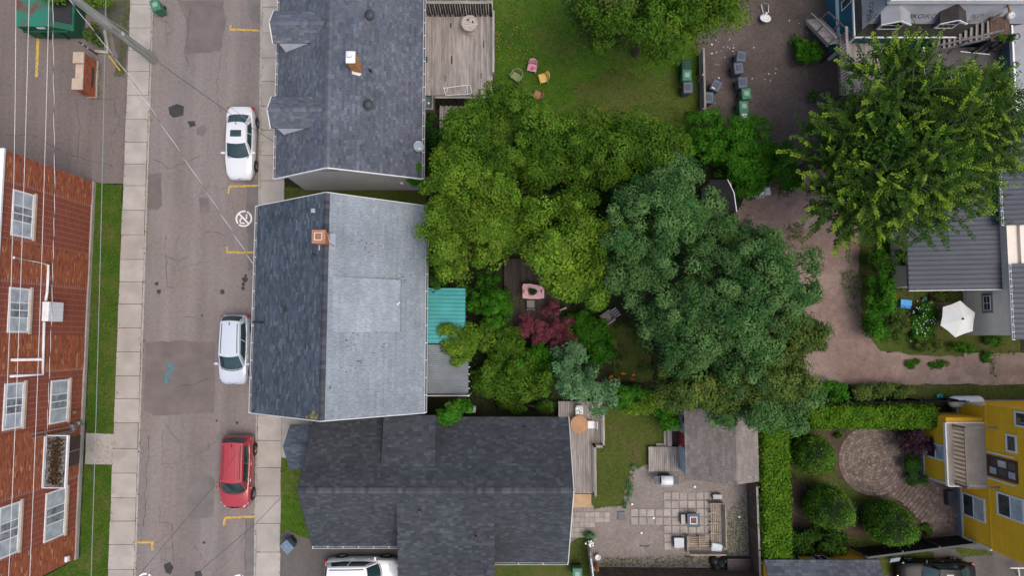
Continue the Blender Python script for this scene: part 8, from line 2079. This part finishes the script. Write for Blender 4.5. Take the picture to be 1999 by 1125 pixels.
plant('corner_vine', 'green vine climbing the south east corner gutter of the north house', 'vine', [(818, 335, 4.5, 7, 26, .35), (812, 352, 3.6, 14, 10, .5), (806, 290, 4.6, 5, 6, .2)], 'fresh', 50, 43, 0.106, 0.12, trunk=.03, low=-.4)
plant('understory_shrub', 'dark shrub in the gap between the north house and yellow green tree', 'shrub', [(848, 285, 1.2, 20, 56, .8), (850, 350, 1.2, 22, 26, .8)], 'deep', 86, 50, 0.132, 0.22, trunk=.05, low=-.2)
plant('understory_shrub', 'dark bushes under the trees between the two lawns', 'shrub', [(1105, 330, 1.6, 36, 60, 1.2), (1180, 400, 1.6, 60, 40, 1.0)], 'deep', 122, 50, 0.158, 0.30, trunk=.06, low=-.2)
plant('drive_shrub', 'tall dark green hedge plants beside the beige house wall', 'shrub', [(1722, 560, 1.6, 26, 56, 1.1), (1728, 500, 1.6, 24, 36, 1.0), (1712, 625, 1.2, 26, 40, .9)], 'deep', 172, 56, 0.123, 0.24, trunk=.05, low=-.2, pals=['fresh', 'elm', 'fresh'])
plant('flower_bed', 'leafy flower bed running from the drive to the umbrella', 'plants', [(1760, 640, .5, 46, 26, .45), (1810, 668, .4, 44, 18, .4), (1745, 612, .5, 18, 14, .4), (1850, 580, .4, 30, 10, .3)], 'olive', 151, 46, 0.106, 0.20, trunk=.02, low=-.1)
hy = plant('hydrangea', 'white flowering bush between the blue crate and umbrella', 'bush', [(1800, 622, .7, 27, 38, .55)], 'fresh', 72, 52, 0.114, 0.20, trunk=.03, low=-.1)
m = MB(); rr_ = ROOT[hy.name]
for _ in range(60):
    q = P(1800 + random.gauss(0, 14), 622 + random.gauss(0, 19), 1.0 + random.random() * .35); m.lathe(q, [(.01, 0), (.032, .02), (.02, .04)], 6)
m.build('blossoms', WHITE, hy, kind='stuff')
plant('drive_edge_shrub', 'green shrub below the umbrella at the edge of the drive', 'shrub', [(1882, 678, .5, 28, 12, .4), (1945, 668, .4, 20, 12, .3), (1925, 700, .25, 5, 18, .15)], 'fresh', 50, 43, 0.106, 0.18, trunk=.02, low=-.1)
for i, (lb, L, pl) in enumerate((('leafy shrub row on the drive side of the black fence, west end', [(1600, 764, 1.0, 40, 17, .7), (1640, 768, 1.1, 22, 16, .6)], 'fresh'), ('leafy shrub row on the drive side of the black fence, middle', [(1690, 766, .9, 38, 14, .6)], 'olive'), ('leafy shrub row on the drive side of the black fence, east end', [(1745, 764, .8, 32, 12, .5)], 'olive'))):
    plant('fence_shrub', lb, 'shrub', L, pl, 110, 32, .14, .2, trunk=.04, low=-.1)
plant('drive_weed', 'western patch of low weeds in the gravel drive below the flower bed', 'weeds', [(1780, 710, .1, 17, 9, .1)], 'fresh', 34, 16, .09, .14, trunk=.01, low=0)
plant('drive_weed', 'eastern patch of low weeds in the gravel drive near the concrete slabs', 'weeds', [(1833, 713, .1, 20, 8, .1)], 'fresh', 34, 16, .09, .14, trunk=.01, low=0)
plant('weigela_bush', 'dark purple leaved bush beside the bay of the yellow house', 'bush', [(1790, 862, 1.2, 34, 25, .7)], 'purple', 86, 56, 0.097, 0.20, trunk=.04, low=-.1)
plant('rose_bush', 'dark green bush between the round patio and the bay', 'bush', [(1778, 905, .7, 18, 22, .5), (1790, 935, .6, 18, 16, .4)], 'deep', 57, 50, 0.106, 0.18, trunk=.03, low=-.1)
plant('corner_shrub', 'leafy shrub below the egg topiaries, left one', 'shrub', [(1566, 1058, .9, 27, 22, .7)], 'deep', 57, 52, 0.141, 0.24, trunk=.04, low=-.1, pals=['elm'])
plant('corner_shrub', 'leafy shrub below the egg topiaries, right one', 'shrub', [(1622, 1056, 1.0, 29, 28, .8)], 'elm', 72, 52, 0.141, 0.24, trunk=.04, low=-.1)
plant('garden_tuft', 'small pale green tuft on the dark mulch beside the path', 'plant', [(1815, 1034, .3, 12, 11, .25)], 'mid', 16, 40, 0.106, 0.14, trunk=.02, low=-.1)
plant('garden_ball', 'tiny round green bush at the north rim of the round patio', 'bush', [(1640, 849, .3, 8, 7, .25)], 'mid', 14, 37, 0.079, 0.10, trunk=.02, low=-.1)
plant('gate_weed', 'grey green weeds at the head of the side gate', 'plant', [(1147, 1048, .4, 12, 9, .3), (1152, 1060, .5, 6, 6, .3)], 'pale', 16, 37, 0.097, 0.12, trunk=.02, low=-.1)
plant('gravel_weeds', 'low pale weeds along the curved lawn edge', 'plant', [(1228, 950, .12, 7, 26, .12), (1218, 985, .1, 8, 8, .1), (1240, 915, .12, 8, 8, .1)], 'pale', 28, 25, 0.079, 0.10, trunk=.01, low=0)
def ground_cover(name, label, polys, per, pal):
    pts = []
    for poly in polys:
        w = [P(x, y) for x, y in poly]; xs, ys = [q.x for q in w], [q.y for q in w]; pw = [(q.x, q.y) for q in w]
        for _ in range(int((max(xs) - min(xs)) * (max(ys) - min(ys)) * per)):
            q = (random.uniform(min(xs), max(xs)), random.uniform(min(ys), max(ys)))
            if inside(*q, pw): pts.append((q[0], q[1], random.uniform(.08, .45)))
    c = np.array(pts); a = clump_leaves(c, np.tile(np.array([0, 0, 1.0]), (len(c), 1)), .26, 22, .13, pal)
    a[0][:, 2] = np.maximum(a[0][:, 2], .03)
    tag(put(name, leaf_mesh(name, *a), LEAF), label, 'ground cover', None, 'stuff')
ground_cover('garden_ground_cover', 'mixed leafy undergrowth filling the middle garden under the trees', [[(836, 500), (985, 500), (985, 560), (915, 570), (915, 770), (840, 790), (1090, 790), (1090, 670), (990, 660), (1090, 655), (1180, 610), (1190, 745), (1330, 790), (1480, 800), (1480, 420), (1440, 400), (1200, 380), (1090, 390), (1090, 500), (985, 400), (840, 400)], [(1092, 480), (1200, 480), (1200, 610), (1092, 650)], [(1340, 220), (1400, 250), (1560, 330), (1440, 390), (1330, 340)], [(1080, 300), (1330, 300), (1380, 390), (1080, 390)], [(840, 250), (900, 260), (1000, 300), (1000, 395), (836, 395)]], 1.7, 'deep')
ground_cover('driveside_ground_cover', 'low leafy growth along the beige house bed', [[(1680, 480), (1742, 450), (1760, 570), (1880, 575), (1830, 600), (1835, 680), (1740, 685), (1690, 640)]], 1.8, 'fresh')
# ================================================================== clipped hedges and topiary
x0, x1, y0, y1 = RECT(1478, 828, 1530, 1086, 1.2)
hb = clipped('clipped_hedge', 'tall straight clipped hedge between the board fence and yellow garden', 'hedge', hedge_box(x0, x1, y0, y1, 2.3), 26000, .14, 'hedge', loc=((x0 + x1) / 2, (y0 + y1) / 2, 0))
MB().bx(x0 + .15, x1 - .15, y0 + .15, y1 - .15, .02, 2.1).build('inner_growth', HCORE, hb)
x0, x1, y0, y1 = RECT(1572, 792, 1816, 832, 1.0)
hb = clipped('clipped_hedge', 'long clipped hedge along the black fence above the round patio', 'hedge', hedge_box(x0, x1, y0, y1, 1.9), 26000, .14, 'hedge', loc=((x0 + x1) / 2, (y0 + y1) / 2, 0))
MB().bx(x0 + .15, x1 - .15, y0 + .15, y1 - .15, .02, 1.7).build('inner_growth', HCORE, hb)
for lb, px, py, r, h in (('smallest egg shaped clipped bush near the long hedge', 1569, 880, 1.08, 3.3), ('egg shaped clipped bush in the middle of the yellow garden', 1592, 977, 1.16, 4.3), ('egg shaped clipped bush nearest the black fence and brick path', 1705, 1007, 1.18, 4.2)):
    q = P(px, py); tb3 = clipped('topiary_bush', lb, 'topiary', egg(q.x, q.y, r, h), 24000, .10, 'hedged', 'egg topiaries', (q.x, q.y, 0))
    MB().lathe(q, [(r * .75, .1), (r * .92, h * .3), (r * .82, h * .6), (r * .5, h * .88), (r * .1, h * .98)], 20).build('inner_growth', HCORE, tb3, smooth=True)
